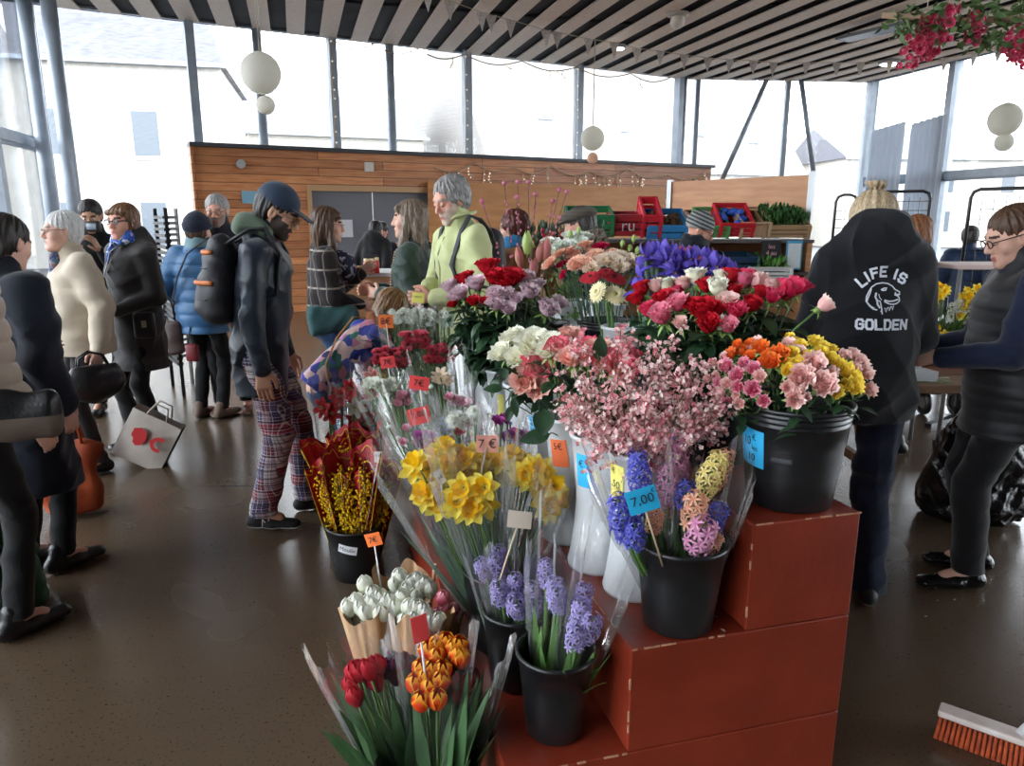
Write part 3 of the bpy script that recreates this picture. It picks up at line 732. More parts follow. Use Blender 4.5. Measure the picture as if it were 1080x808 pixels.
M_INK = mat('black marker ink', (28, 26, 34), rough=.7); M_CREAM = mat('wooden stick', (206, 184, 150), rough=.6); M_WSTK = mat('white plastic stick', (225, 225, 225), rough=.4)
CARDC = {'red': (226, 66, 66), 'pink': (240, 150, 140), 'orange': (244, 120, 50), 'blue': (26, 160, 206), 'white': (228, 230, 234), 'coral': (238, 92, 88), 'cyan': (60, 180, 226), 'yellow': (232, 222, 110), 'grey': (186, 172, 156)}
def price_card(top, base, w_, h_, col, lines, label, roll=0, yaw=0, pitch=0, stick=None, name='price_card', pts=None):
    """card on a stick: `top` = card centre, `base` = stick foot; faces the camera side by yaw"""
    base = Vector(base); top = Vector(top); o = empty(name, base, 0, label, 'price card', None)
    m = mat('card '+col, CARDC[col], rough=.6)
    R_ = Matrix.Translation(top-base)@Matrix.Rotation(yaw, 4, 'Z')@Matrix.Rotation(PI/2+pitch, 4, 'X')@Matrix.Rotation(roll, 4, 'Z')
    mb = MB(); V_ = []; F = []; n = 6
    for s in (0, .0012):
        for i in range(n+1):
            for j in range(2): x = (i/n-.5)*w_; V_.append((x, (j-.5)*h_, s+.10*w_*math.cos(x/w_*PI)*.25))
    k2 = (n+1)*2
    for i in range(n): a = i*2; F += [(a, a+2, a+3, a+1), (k2+a, k2+a+1, k2+a+3, k2+a+2), (a, a+1, k2+a+1, k2+a) if i == 0 else (a, k2+a, k2+a+2, a+2), (a+1, a+3, k2+a+3, k2+a+1)]
    mb.add(V_, F); c = mb.build('card', m, o, mtx=R_)
    if lines:
        t = MB()
        for (s, dx, dz, sz) in lines:
            A, F2 = text_geo(s, sz); A = A+np.array([dx, dz, .004+.10*w_*.25]); t.add(A, F2)
        t.build('handwriting', M_INK, c)
    MB().tube([(0, 0, 0), top-base-(R_.to_3x3()@Vector((0, h_*.0, .003)))], .0028, 6).build('stick', stick or M_WSTK, o, True)
    return o
# ================================================================ WRAPPED BOUQUETS
M_CELLO = glassy('clear cellophane', base=.02, streak=.25, rough=.1, scale=9, diff=.25, fres=.45)
M_FILM = glassy('thin clear film', base=.01, streak=.15, rough=.12, scale=7, diff=.2, fres=.28)
M_KRAFT = mat('brown kraft paper', (196, 158, 120), rough=.7, rgb2=(180, 140, 102), bump=.3, bscale=30); M_REDP = mat('crimson wrapping paper', (190, 28, 48), rough=.5, rgb2=(168, 20, 40), bump=.2, bscale=20)
M_YEL = mat('yellow print', (226, 196, 60), rough=.6)
def axf(ax):
    z = Vector(ax).normalized(); x = (Vector((1, 0, 0))-z*z.x).normalized(); y = z.cross(x); return Matrix(((x.x, y.x, z.x), (x.y, y.y, z.y), (x.z, y.z, z.z)))
def cone_wrap(ax, L_, r0, r1, seed=0, peaks=4, peak=.05, open_=2*PI, start=0, n=56, power=.8, flare=.0):
    rs = random.Random(seed); V_, F = [], []; ph = [rs.uniform(0, 6) for _ in range(6)]; nv = 9
    q = axf(ax)
    for j in range(nv+1):
        v = j/nv
        for i in range(n+1):
            a = start+open_*i/n; a_ = a if open_ < 6.2 else 2*PI*(i % n)/n+start
            top = 1+peak/L_*(math.sin(a_*peaks/2+ph[0])**2*2-1)+.008/L_*math.sin(9*a_+ph[1])
            r = (r0+(r1-r0)*v**power)*(1+.05*v*math.sin(7*a_+ph[2])+.035*v*math.sin(13*a_+ph[3])+.018*math.sin(23*a_+ph[4])*v)+flare*v**6
            V_.append((q@Vector((r*math.cos(a), r*math.sin(a), L_*v*(top if v > .5 else 1)+0)))[:])
    for j in range(nv):
        for i in range(n): k = j*(n+1)+i; F.append((k, k+1, k+n+2, k+n+1))
    return V_, F
def bouquet(base, top, label, blooms, rtop, r0=.03, wrap=None, wrap_name='wrapper', cat='bouquet', group=None, seed=0, stem_m=None, leaf=None, leaf_m=None, nleaf=10, peak=.05, name='bouquet', over=1.06, bloom_name='bloom', wrap_open=2*PI, wrap_start=0, wpower=.8, peaks=4, stem_r=.003):
    """blooms: list of (mesh, head world pos, up dir, scale)"""
    base = Vector(base); top = Vector(top); ax = (top-base); L_ = ax.length; axn = ax.normalized(); rs = random.Random(seed)
    o = empty(name, base, 0, label, cat, group); st = MB(); lf = MB()
    for (me, hp, up, sc, *nm) in blooms:
        h = Vector(hp)-base; upn = Vector(up).normalized(); link(nm[0] if nm else bloom_name, me, o, mtx=aim(h, upn, rs.uniform(0, 6), sc))
        b0 = Vector((rs.uniform(-1, 1)*.012, rs.uniform(-1, 1)*.012, 0)); st.tube(curve_pts(b0, h-upn*.005, .0, lead=(h.normalized()*.6+upn*.4)), stem_r, 5)
    if blooms: st.build('stems', stem_m or M_STEM, o, True)
    for i in range(nleaf):
        a = rs.uniform(0, 2*PI); side = Vector((math.cos(a), math.sin(a), 0)); d = (axn+side*rs.uniform(.1, .1+rtop/L_)).normalized()
        if leaf and leaf[0] == 'strap':
            A, F = strap_geo(L_*leaf[1]*rs.uniform(.75, 1.05), leaf[2], droop=rs.uniform(.0, .25)); lf.add(A, F, 0, aim(side*.01, d, rs.uniform(0, 6)))
        elif leaf:
            p = d*L_*rs.uniform(.35, .85); A, F = leaf_geo(leaf[1]*rs.uniform(.7, 1.2), leaf[2]); lf.add(A, F, 0, Matrix.Translation(p)@Matrix.Rotation(a-PI/2, 4, 'Z')@Matrix.Rotation(rs.uniform(.3, 1.1), 4, 'X'))
    if nleaf and leaf: lf.build('leaves', leaf_m or M_LEAFL, o, True)
    if wrap:
        A, F = cone_wrap(axn, L_*over, r0, rtop, seed, peaks, peak, wrap_open, wrap_start, power=wpower); MB().add(A, F).build(wrap_name, wrap, o, True)
    return o
def fan_heads(base, top, rt, n, seed=0, dome=.35, jit=.3):
    """head positions spread over the domed top of a bunch -> (pos, up)"""
    base, top = Vector(base), Vector(top); ax = (top-base).normalized(); q = ax.to_track_quat('Z', 'Y').to_matrix(); rs = random.Random(seed); out = []
    for i in range(n):
        r = rt*math.sqrt((i+.5)/n)*.92; a = i*2.4+rs.uniform(-jit, jit); h = -dome*rt*(r/rt)**2+rs.uniform(-.012, .012)
        p = top+q@Vector((r*math.cos(a), r*math.sin(a), h)); up = ((p-base).normalized()*.7+ax*.3+Vector((0, 0, .1))).normalized(); out.append((p, up))
    return out
# ================================================================ FLOWER DISPLAY
def zp(L_, ox, oy, sc): return [(ox+x/sc, oy+y/sc)+tuple(r) for x, y, *r in L_]
def on_dome(px, py, c, rad, push=0):
    """point of an ellipsoid (centre c, radii rad) seen in a direction"""
    d = Vector(ray(px, py)); o = Vector((0, 0, H_EYE)); D = Vector((d.x/rad[0], d.y/rad[1], d.z/rad[2])); O = Vector(((o.x-c[0])/rad[0], (o.y-c[1])/rad[1], (o.z-c[2])/rad[2]))
    A = D.dot(D); B = O.dot(D); C_ = O.dot(O)-1; disc = B*B-A*C_; t = (-B-math.sqrt(disc))/A if disc > 0 else -B/A
    p = o+d*t; n = Vector(((p.x-c[0])/rad[0], (p.y-c[1])/rad[1], (p.z-c[2])/rad[2])).normalized(); return p, n
CAMP = Vector((0, 0, H_EYE))
def face(n, p, k=.35, up=.25):
    c = (CAMP-p).normalized(); return (n*(1-k)+c*k+Vector((0, 0, up))).normalized()
def roseset(key, **kw):
    return [bloom('rose', key, kw['mats'], s, **{k: v for k, v in kw.items() if k != 'mats'}) for s in range(kw.pop('n', 2) if 'n' in kw else 2)]
P_RED = [petals('deep red', (196, 18, 34), (150, 8, 24), edge=(214, 36, 54), trans=.2), M_SEPAL]; P_CRIM = [petals('crimson pink', (226, 40, 84), (200, 22, 66), edge=(240, 88, 126)), M_SEPAL]
P_PINK = [petals('candy pink', (240, 120, 152), (226, 92, 128), edge=(252, 170, 188)), M_SEPAL]; P_PALE = [petals('pale pink', (253, 208, 202), (250, 190, 186), edge=(254, 226, 218)), M_SEPAL]
P_CREAM = [petals('cream white', (255, 252, 232), (250, 246, 216), edge=(246, 246, 232)), M_SEPAL]; P_MAUVE = [petals('dusty mauve', (226, 194, 208), (208, 172, 192), edge=(240, 218, 224)), M_SEPAL]
P_RIM = [petals('white with pink rim', (250, 226, 210), (246, 210, 196), edge=(232, 70, 110)), M_SEPAL]; P_SALM = [petals('salmon', (248, 182, 166), (244, 166, 152), edge=(252, 210, 196)), M_SEPAL]
P_ORNG = [petals('bright orange', (246, 118, 40), (238, 90, 24), edge=(250, 146, 70)), M_SEPAL]; P_YELL = [petals('sunny yellow', (253, 222, 60), (248, 206, 36), edge=(254, 234, 110)), M_SEPAL]
P_HOT = [petals('pink hearted', (238, 110, 160), (226, 70, 130), edge=(250, 196, 206)), M_SEPAL]
C_BIG = Vector((.731, 1.822, 3*HS)); 
# ---- big black bucket of spray roses
RB = .137; HB = .272
big = bucket(C_BIG, RB, HB, 'large black bucket on the top step, holding spray roses, with a blue price sticker', taper=.79, rings=3)
camaz = math.atan2(-C_BIG.y, -C_BIG.x)
M_BLUE = mat('sky blue sticker', (50, 178, 232), rough=.6); M_ORS = mat('orange sticker', (246, 122, 72), rough=.6); M_YLS = mat('yellow sticker', (236, 228, 120), rough=.6); M_WLB = mat('white paper label', (226, 228, 232), rough=.6)
rfun = lambda z, r=RB, h=HB, t=.79: r*t+(r-r*t)*z/h
sticker(big, rfun, camaz-R(52), .158, .092, .098, M_BLUE, [('10', -.012, .014, .032), ('€', .016, .028, .022), ('les', .018, .0, .02), ('10', .006, -.026, .028)], tilt=-.04)
sticker(big, rfun, camaz-R(10), .142, .05, .012, mat('clear tape', (70, 72, 76), rough=.2), name='tape')
top = C_BIG+Vector((0, 0, HB+.03)); DR = (.205, .17, .115)
spray = [('pink', P_HOT, [(180, 140, 1), (225, 175, 1), (180, 210, .55), (225, 222, .8), (290, 150, .9), (288, 232, 1.05)], 'pink'), ('pink', P_HOT, [(185, 290, .9), (330, 280, .8), (250, 125, .75), (145, 205, .7)], 'pink'),
 ('blush', P_PALE, [(125, 130, .75), (165, 95, .6), (100, 190, .65), (135, 178, .7), (155, 250, .7)], 'pale'), ('blush', P_PALE, [(215, 260, .55), (230, 290, .75), (315, 180, .8), (200, 75, .6), (180, 210, .8)], 'pale'),
 ('orange', P_ORNG, [(195, 92, .9), (240, 78, .9), (222, 50, .7), (270, 45, .7), (275, 97, .8)], 'orange'), ('orange', P_ORNG, [(320, 70, 1.1), (360, 125, 1.15), (392, 100, 1.25), (350, 100, .9), (320, 120, .6)], 'orange'),
 ('pale', P_PALE, [(280, 60, .9), (430, 50, .9), (470, 85, .9), (300, 40, .8)], 'pale'), ('pale', P_PALE, [(530, 135, 1.4), (482, 188, 1.5), (567, 215, 1.55)], 'large'),
 ('pale', P_PALE, [(425, 225, .8), (470, 240, .8), (455, 275, 1.1), (605, 165, .8), (500, 262, .6)], 'pale'), ('pale', P_PALE, [(690, 95, .9), (720, 130, 1.0), (735, 170, 1.0), (755, 235, .9), (690, 155, .9), (655, 95, .8)], 'right'),
 ('yellow', P_YELL, [(535, 45, 1), (480, 55, .8), (455, 32, .6), (435, 15, .6), (560, 85, .9), (572, 62, .8)], 'yellow'), ('yellow', P_YELL, [(440, 95, 1), (480, 125, .9), (455, 132, .8), (430, 160, .9), (510, 100, .8), (412, 118, .7)], 'yellow'),
 ('yellow', P_YELL, [(605, 70, .7), (600, 110, .9), (655, 160, 1.1), (685, 190, 1.05), (690, 222, 1.1), (620, 242, .9), (628, 138, .9), (662, 215, .8)], 'yellow')]
lab = {'pink': 'spray rose stem of round pink blooms above the blue sticker of the large bucket', 'pale': 'spray rose stem with small pale pink blooms in the large black bucket', 'orange': 'spray rose stem with bright orange blooms in the large black bucket', 'yellow': 'spray rose stem with yellow blooms in the large black bucket',
 'large': 'stem with three large pale pink blooms, largest among the spray roses', 'right': 'spray rose stem with pink-tinged blooms leaning out past the yellow ones'}
for gi, (nm, P_, pts_, kd) in enumerate(spray):
    heads = []
    for i, (x, y, s) in enumerate(pts_):
        p, n = on_dome(720+x/3.845, 350+y/3.845, top, DR); heads.append((p, face(n, p, .45, .1), s))
    c = sum((h[0] for h in heads), Vector())/len(heads); b = C_BIG+Vector(((c.x-C_BIG.x)*.3, (c.y-C_BIG.y)*.3, .03))
    o = empty('spray_rose', b, 0, lab[kd], 'rose', 'spray roses in the large black bucket'); st = MB(); j = c*.75+top*.25-Vector((0, 0, .07))
    st.tube([(0, 0, 0), j-b], .003, 6); lf = MB(); rs = random.Random(gi)
    for i, (p, up, s) in enumerate(heads):
        link('bloom', bloom('rose', nm, P_, i % 2, open_=.35, r=.0155, h=.026, n_l=5), o, mtx=aim(p-b-up*.012, up, rs.uniform(0, 6), s)); st.tube([j-b, (j-b).lerp(p-b, .5)+Vector((0, 0, -.012)), p-b-up*.014], .0018, 5)
    for i in range(7):
        a = rs.uniform(0, 6.28); A, F = leaf_geo(.05*rs.uniform(.7, 1.2), .026, droop=.3); q = (c-b)*rs.uniform(.75, .97)+Vector((rs.uniform(-.03, .03), rs.uniform(-.03, .03), rs.uniform(-.05, -.015)))
        lf.add(A, F, 0, Matrix.Translation(q)@Matrix.Rotation(a, 4, 'Z')@Matrix.Rotation(rs.uniform(-.5, .5), 4, 'X'))
    st.build('stem', M_STEM, o, True); lf.build('leaves', M_LEAF, o, True)
# ---- garden of single roses behind, black bucket on the top step
C2 = ST(.49, .79, 3*HS); bucket(C2, .135, .27, 'black bucket of red, pink and white roses on the top step behind the large bucket', taper=.79)
rosel = zp([(445, 215, 'w', 1.2), (300, 245, 'w', 1.0), (245, 250, 'p', 1), (385, 240, 'p', .95), (180, 265, 'r', 1.0), (155, 315, 'r', 1.0), (215, 375, 'c', 1.1), (290, 320, 'r', 1.15), (280, 410, 'k', 1.25), (360, 345, 'k', 1.2), (370, 435, 'p', .8),
 (435, 350, 'r', .9), (360, 270, 'c', .9), (500, 250, 'r', 1.0), (555, 268, 'w', 1.3), (577, 203, 'w', 1.05), (620, 212, 'r', 1.1), (605, 332, 'p', 1.0), (500, 368, 'r', 1.2), (548, 368, 'r', .95), (510, 452, 'r', 1.15), (567, 440, 'w', .95), (607, 450, 'k', 1.0),
 (645, 377, 'c', 1.0), (725, 347, 'r', 1.0), (690, 228, 'k', 1.1), (750, 232, 'p', 1.2), (820, 252, 'p', 1.0), (640, 272, 'r', .9), (830, 302, 'c', .95), (895, 290, 'c', 1.5), (955, 262, 'c', 1.2), (704, 195, 'c', .9), (775, 280, 'r', .95), (325, 305, 'k', .9), (470, 380, 'r', .95), (660, 200, 'k', .85)], 640, 250, 4.755)
RK = {'w': ('cream', P_CREAM, 'cream white rose in the bunch of red and pink roses'), 'p': ('palep', P_PALE, 'pale pink rose in the bunch of red and white roses'), 'r': ('red', P_RED, 'deep red rose in the bunch above the large bucket'), 'c': ('crim', P_CRIM, 'crimson pink rose in the bunch above the large bucket'), 'k': ('pink', P_PINK, 'candy pink rose in the bunch of red roses')}
dc = C2+Vector((0.0, 0, .40)); DR2 = (.25, .2, .13)
for i, (px, py, kd, s) in enumerate(rosel):
    p, n = on_dome(px, py, dc, DR2); nm, P_, lb = RK[kd]; me = bloom('rose', nm+str(i % 2), P_, i % 3, open_=.25+.25*(i % 2), r=.0205, h=.046)
    up = face(n, p, .15, .9); b = C2+Vector(((p.x-C2.x)*.3, (p.y-C2.y)*.3, .04))
    flower('rose', me, p-up*.02, b, up, lb, 'rose', 'single roses in the bucket behind the large one', r=.003, stem_m=M_STEM, leaves=12, leaf=(.074, .048), leaf_m=M_LEAF, scale=s, seed=i, lrange=(.45, .93))
p = PY(862, 327, 1.98); up = Vector((.75, 0, .55)); flower('rose', bloom('rose', 'palep0', P_PALE, 0, open_=.25, r=.0205, h=.046), p, C2+Vector((.04, -.04, .05)), up, 'single pale pink rose stretching out sideways in front of the black hoodie', 'rose', None, r=.003, leaves=5, seed=77)
# ---- irises
C3 = ST(.98, .86, 3*HS); bucket(C3, .12, .26, 'black bucket of irises on the top step behind the roses', taper=.8)
P_IRIS = [petals('iris violet', (124, 106, 208), (98, 80, 188), trans=.25), M_LEAFG, petals('iris yellow', (246, 206, 60))]
iris = zp([(200, 55), (265, 60), (300, 40), (255, 95), (180, 165), (155, 225), (345, 110), (385, 140), (400, 100), (430, 75), (470, 120), (500, 80), (520, 140), (545, 110), (580, 130), (612, 150), (440, 160), (560, 165), (390, 172), (500, 168), (330, 140), (230, 50), (350, 70), (300, 80)], 640, 250, 4.755)
for i, (px, py) in enumerate(iris):
    Y = C3.y-.05+.12*((i*37 % 10)/10-.3); p = PY(px, py+5, Y); c = C3+Vector((0, 0, .04)); b = c+(Vector((p.x, p.y, c.z))-c)*.4; up = ((p-b).normalized()+Vector((0, 0, .4))).normalized()
    def ex(o, P, rs, p=p, b=b):
        mb = MB()
        for k in range(3): A, F = strap_geo((p-b).length*rs.uniform(.6, .9), .02, droop=rs.uniform(0, .15)); mb.add(A, F, 0, aim((rs.uniform(-.01, .01), rs.uniform(-.01, .01), .0), p-b+Vector((rs.uniform(-.05, .05), rs.uniform(-.05, .05), 0)), rs.uniform(0, 6)))
        mb.build('leaves', M_LEAFG, o, True)
    flower('iris', bloom('iris', 'v', P_IRIS, i % 3), p-up*.03, b, up, 'violet-blue iris in the tall bunch on the top step', 'iris', 'irises on the top step', r=.0045, stem_m=M_LEAFL, seed=i, extra=ex, scale=1.3)
# ---- carnations, lisianthus, lilies, gerberas at the back of the top step
C4 = ST(1.42, .80, 3*HS); bucket(C4, .11, .31, 'slim black bucket of peach and cream carnations behind the gerberas', taper=.85, rings=2)
P_PEACH = [petals('peach', (255, 206, 184), (255, 190, 166), edge=(252, 208, 184)), M_LEAFG]; P_CCAR = [petals('butter cream', (255, 246, 228), (255, 238, 214), edge=(252, 234, 214)), M_LEAFG]; P_HOTC = [petals('magenta pink', (230, 40, 100), (210, 20, 80)), M_LEAFG]
car = [(150, 340, 'a', 1), (105, 397, 'a', 1.25), (205, 325, 'a', .9), (235, 350, 'a', 1.1), (252, 402, 'a', 1.35), (300, 393, 'a', 1.1), (290, 295, 'a', 1.1), (345, 355, 'a', 1.2), (320, 318, 'a', .9), (376, 385, 'b', 1.1), (420, 385, 'b', 1.3), (440, 345, 'a', 1.0), (475, 362, 'b', 1.1), (525, 380, 'b', 1.3), (325, 422, 'b', 1.1), (470, 410, 'b', 1.2), (555, 400, 'b', .9), (370, 308, 'c', 1.1), (395, 335, 'c', .8), (190, 378, 'd', .6), (155, 395, 'd', .7), (165, 440, 'd', .6), (160, 455, 'd', .5)]
CK = {'a': ('peach', P_PEACH, 'peach carnation in the bunch behind the gerberas', 1), 'b': ('cream', P_CCAR, 'cream carnation in the bunch behind the gerberas', 1), 'c': ('hot', P_HOTC, 'magenta carnation among the peach ones', 1), 'd': ('hot', P_HOTC, 'small magenta carnation bud beside the peach carnations', 1)}
for i, (x, y, kd, s) in enumerate(car):
    px, py = 560+x/5.05, 200+y/5.05; p, n = on_dome(px, py, C4+Vector((0, 0, .47)), (.2, .16, .12)); nm, P_, lb, _ = CK[kd]; b = C4+Vector(((p.x-C4.x)*.25, (p.y-C4.y)*.25, .05)); up = face(n, p, .25, .4)
    flower('carnation', bloom('carn', nm, P_, i % 3), p-up*.02, b, up, lb, 'carnation', 'carnations in the slim black bucket', r=.0025, stem_m=M_LEAFG, leaves=0, seed=i, scale=s, extra=lambda o, P, rs: [MB().add(*(lambda g: (g[0], g[1]))(strap_geo(.09, .006, .5)), 0, aim(P[3], (rs.uniform(-1, 1), rs.uniform(-1, 1), 1), 0)).build('leaves', M_LEAFG, o, True)])
def pail(c, rz, label):
    mb = MB(); w_, d_, h = .16, .13, .33
    for (z0, z1, k0, k1) in ((0, h-.02, .82, .98),):
        V_ = [(sx*w_/2*k, sy*d_/2*k, z) for z, k in ((z0, k0), (z1, k1)) for sx, sy in ((-1, -1), (1, -1), (1, 1), (-1, 1))]; mb.add(V_, [(0, 1, 2, 3), (0, 4, 5, 1), (1, 5, 6, 2), (2, 6, 7, 3), (3, 7, 4, 0)])
    for sx, sy, a, b2 in ((0, -1, w_+.02, .012), (0, 1, w_+.02, .012), (-1, 0, .012, d_+.02), (1, 0, .012, d_+.02)): mb.box((sx*w_/2, sy*d_/2, h-.012), (a, b2, .026), bev=.004)
    o = mb.build('pail', M_WHT, loc=c); o.rotation_euler = (0, 0, rz); tag(o, label, 'bucket', 'white pails')
    h_ = MB().tube([(-w_/2-.012, 0, h-.02), (-w_/2-.02, -.02, h+.012), (-w_/2+.02, -.03, h+.02)], .006, 8).ball((-w_/2-.012, 0, h-.016), .012); h_.build('handle', M_WHT, o, True)
C5 = ST(1.98, .84, 3*HS); C5b = ST(1.78, .93, 3*HS)
pail(C5, AZ+.1, 'white rectangular pail with clip handle on the top step, holding lisianthus'); pail(C5b, AZ+.2, 'second white pail, half hidden behind the slim black bucket')
P_LIS = [petals('white lisianthus', (240, 244, 236), (226, 236, 214), edge=(250, 250, 246)), M_SEPAL]; P_GRN = [petals('green bud', (196, 214, 140), (176, 198, 120)), M_SEPAL]; P_LILY = [petals('rosy lily bud', (214, 130, 140), (190, 150, 110)), M_SEPAL]
lis = [(90, 295, 1), (150, 305, 1), (200, 262, 1.1), (265, 285, 1.1), (230, 250, 1), (280, 245, .9), (118, 330, 1), (185, 300, 1), (300, 250, .9), (75, 320, .9), (210, 300, 1), (245, 310, .9), (130, 280, .8)]
for i, (x, y, s) in enumerate(lis):
    px, py = 560+x/5.05, 200+y/5.05; p, n = on_dome(px, py, C5+Vector((0, 0, .5)), (.22, .18, .14)); b = C5+Vector(((p.x-C5.x)*.2, (p.y-C5.y)*.2, .04)); up = face(n, p, .2, .7)
    flower('lisianthus', bloom('liss', 'w', P_LIS, i % 2), p-up*.02, b, up, 'white lisianthus bloom in the bunch behind the peach carnations', 'lisianthus', 'white lisianthus', r=.002, leaves=4, leaf=(.05, .02), leaf_m=M_LEAFL, seed=i, scale=s*1.05)
for i, (px, py) in enumerate([(576, 258), (601, 250), (610, 246), (560, 262), (656, 260), (664, 265), (672, 268), (675, 275), (668, 255)]):
    p = PY(px, py, C5.y-.1); b = C5+Vector(((p.x-C5.x)*.3, 0, .04))
    flower('lisianthus', BL.setdefault('gbud', bud_mesh(.035, .011).mesh('bud_bloom', P_GRN, True)), p, b, (.1, 0, 1), 'pale green lisianthus bud beside the carnations', 'lisianthus', 'green lisianthus buds', r=.002, leaves=3, leaf=(.05, .018), leaf_m=M_LEAFL, seed=i)
for i, (px, py, a) in enumerate([(549, 275, -.15), (562, 287, .05), (556, 262, 0), (568, 270, .2), (575, 268, .1)]):
    p = PY(px, py+6, 3.15); b = ST(1.75, .62, 3*HS+.05)
    flower('lily', BL.setdefault('lbud%d' % (i == 2), bud_mesh(.085, .017).mesh('lily_bud_bloom', P_GRN if i == 2 else P_LILY, True)), p, b, (a, -.1, 1), 'closed %s lily bud rising beside the mauve roses' % ('green' if i == 2 else 'rosy pink'), 'lily', None if i == 2 else 'pink lily buds', r=.003, leaves=5, leaf=(.09, .028), leaf_m=M_LEAF, seed=i, scale=1.1)
bucket(ST(1.75, .66, 3*HS), .09, .26, 'black bucket of lilies between the pails and the white vases')
C6 = ST(1.10, .745, 3*HS); gv = vase(C6, .078, .33, 'white florist vase of cream gerberas with a blue sticker, behind the pink blossom cloud')
sticker(gv, lambda z: .066, math.atan2(-C6.y, -C6.x)-R(45), .27, .05, .09, M_BLUE)
P_GER = [petals('gerbera cream', (248, 240, 200), (240, 228, 180)), M_STEM, petals('gerbera heart', (196, 186, 90))]; P_GER2 = [petals('gerbera coral', (226, 72, 86), (206, 52, 70)), M_STEM, petals('gerbera dark heart', (90, 40, 40))]
for i, (x, y, k, upv, s) in enumerate([(355, 545, 0, (-.9, -.6, .4), 1.0), (447, 562, 0, (.1, -.75, .75), 1.2), (318, 470, 1, (-.25, -.45, 1), 1.05), (440, 473, 1, (.3, -.35, 1), 1.3), (400, 440, 1, (0, -.2, 1), .9)]):
    p = PY(560+x/5.05, 200+y/5.05, C6.y-.1+(.12 if k else 0)); b = C6+Vector(((p.x-C6.x)*.25, 0, .06))
    flower('gerbera', bloom('gerb', 'c%d' % k, P_GER2 if k else P_GER, i % 2), p, b, upv, ('coral red gerbera' if k else 'cream gerbera')+(' tilted to its side above the white vase' if i in (0, 2) else ' facing the viewer over the white vase' if i == 1 else ' behind the cream gerberas'), 'gerbera', 'coral gerberas at the back' if i > 2 else None, r=.0045, stem_m=M_LEAFL, seed=i, scale=s*.8)
# ---- mauve and red roses in the white vases of the middle step
vs = [(.28, .445), (.45, .40), (.66, .385), (.86, .38), (1.14, .375), (1.42, .37), (1.72, .37)]
vl = ['white florist vase under the pink blossom cloud, with a yellow sticker', 'white florist vase with a blue sticker, beside the vase with the yellow sticker', 'white florist vase with an orange sticker, below the large dark leaves', 'white florist vase with a blue sticker, beneath the rim-edged rose',
      'tall white florist vase under the cream roses', 'white florist vase with a narrow yellow sticker under the mauve roses', 'white florist vase furthest along the middle step']
VC = []
_vp = [(.04, .0823), (.13*.41/.41, .0722), (.2, .0672), (.24, .0689), (.328, .0773), (.396, .084)]
def VRF(z): return float(np.interp(z, [a for a, b in _vp], [b for a, b in _vp]))+.001
for (s, t), lb in zip(vs, vl):
    c = ST(s, t, 2*HS); VC.append(c); v_ = vase(c, .084, .41, lb); ca = math.atan2(-c.y, -c.x); rf = lambda z: .067+.0001 if z < .26 else .067+(z-.2)*.07
    i = len(VC)-1
    if i == 0: sticker(v_, VRF, ca-R(50), .33, .055, .1, M_YLS, [('€', -.008, .03, .022), (',50', .0, -.008, .03)], tilt=-.1)
    if i == 1: sticker(v_, VRF, ca-R(38), .31, .05, .1, M_BLUE, [('€', -.006, .02, .03)])
    if i == 2: sticker(v_, VRF, ca-R(30), .30, .06, .09, M_ORS, [('5€', .0, .022, .03)], tilt=.1)
    if i == 3: sticker(v_, VRF, ca-R(44), .32, .05, .09, M_BLUE, [('2€', .0, .022, .026)])
    if i == 5: sticker(v_, VRF, ca-R(20), .27, .03, .09, M_YLS)
mv = zp([(210, 255, 'm', 1.2), (270, 295, 'm', 1.35), (365, 240, 'm', 1.4), (480, 300, 'm', 1.1), (480, 360, 'm', 1.1), (552, 385, 'm', 1.1), (652, 205, 'm', 1.3), (722, 240, 'm', 1.15), (680, 290, 'm', 1.2), (600, 320, 'm', .9), (788, 395, 'm', 1.35), (862, 350, 'm', 1.1), (540, 290, 'm', 1.05), (235, 310, 'm', 1.0),
 (432, 145, 'r', 1.45), (480, 215, 'r', 1.5), (572, 215, 'r', 1.5), (300, 215, 'r', 1.3), (345, 335, 'r', .8), (215, 345, 'r', .7), (530, 240, 'r', 1.2), (410, 330, 'r', .7)], 440, 260, 5.772)
VM = (VC[4]+VC[5]+VC[6])/3
for i, (px, py, kd, s) in enumerate(mv):
    ci = min((4, 5, 6), key=lambda k: abs(PY(px, py, VC[k].y).x-VC[k].x)); c = VC[ci]; dd = Vector((VM.x, VM.y-.02, 1.17)); p, n = on_dome(px, py, dd, (.27, .22, .2)); up = face(n, p, .15, .8); b = c+Vector((rnd.uniform(-.02, .02), rnd.uniform(-.02, .02), .2))
    me = bloom('rose', 'mauve' if kd == 'm' else 'bigred', P_MAUVE if kd == 'm' else P_RED, i % 3, open_=.45, r=.023, h=.044)
    flower('rose', me, p-up*.02, b, up, 'dusty mauve rose above the tall white vases' if kd == 'm' else 'large dark red rose among the mauve roses', 'rose', 'mauve roses in the white vases' if kd == 'm' else 'red roses among the mauve ones', r=.003, stem_m=M_STEMD, leaves=11, leaf=(.085, .054), leaf_m=M_LEAF, scale=s, seed=i+40, lrange=(.35, .92))
wr_ = zp([(205, 140, 'w', 1.35), (150, 215, 'w', 1.45), (312, 185, 'w', 1.75), (235, 235, 'w', 1.3), (385, 160, 'w', 1.1), (160, 180, 'w', 1.0), (372, 205, 'w', 1.1), (330, 275, 'i', 1.6), (262, 345, 's', 1.5), (320, 375, 's', 1.3), (485, 130, 's', 1.3), (430, 190, 'i', 1.2), (500, 245, 's', 1.4), (560, 180, 'i', 1.2), (735, 305, 'i', 1.4), (795, 215, 'i', .9), (705, 240, 'i', 1.0), (620, 200, 's', 1.1), (560, 235, 'i', 1.1), (650, 260, 'i', 1.1)], 500, 330, 4.755)
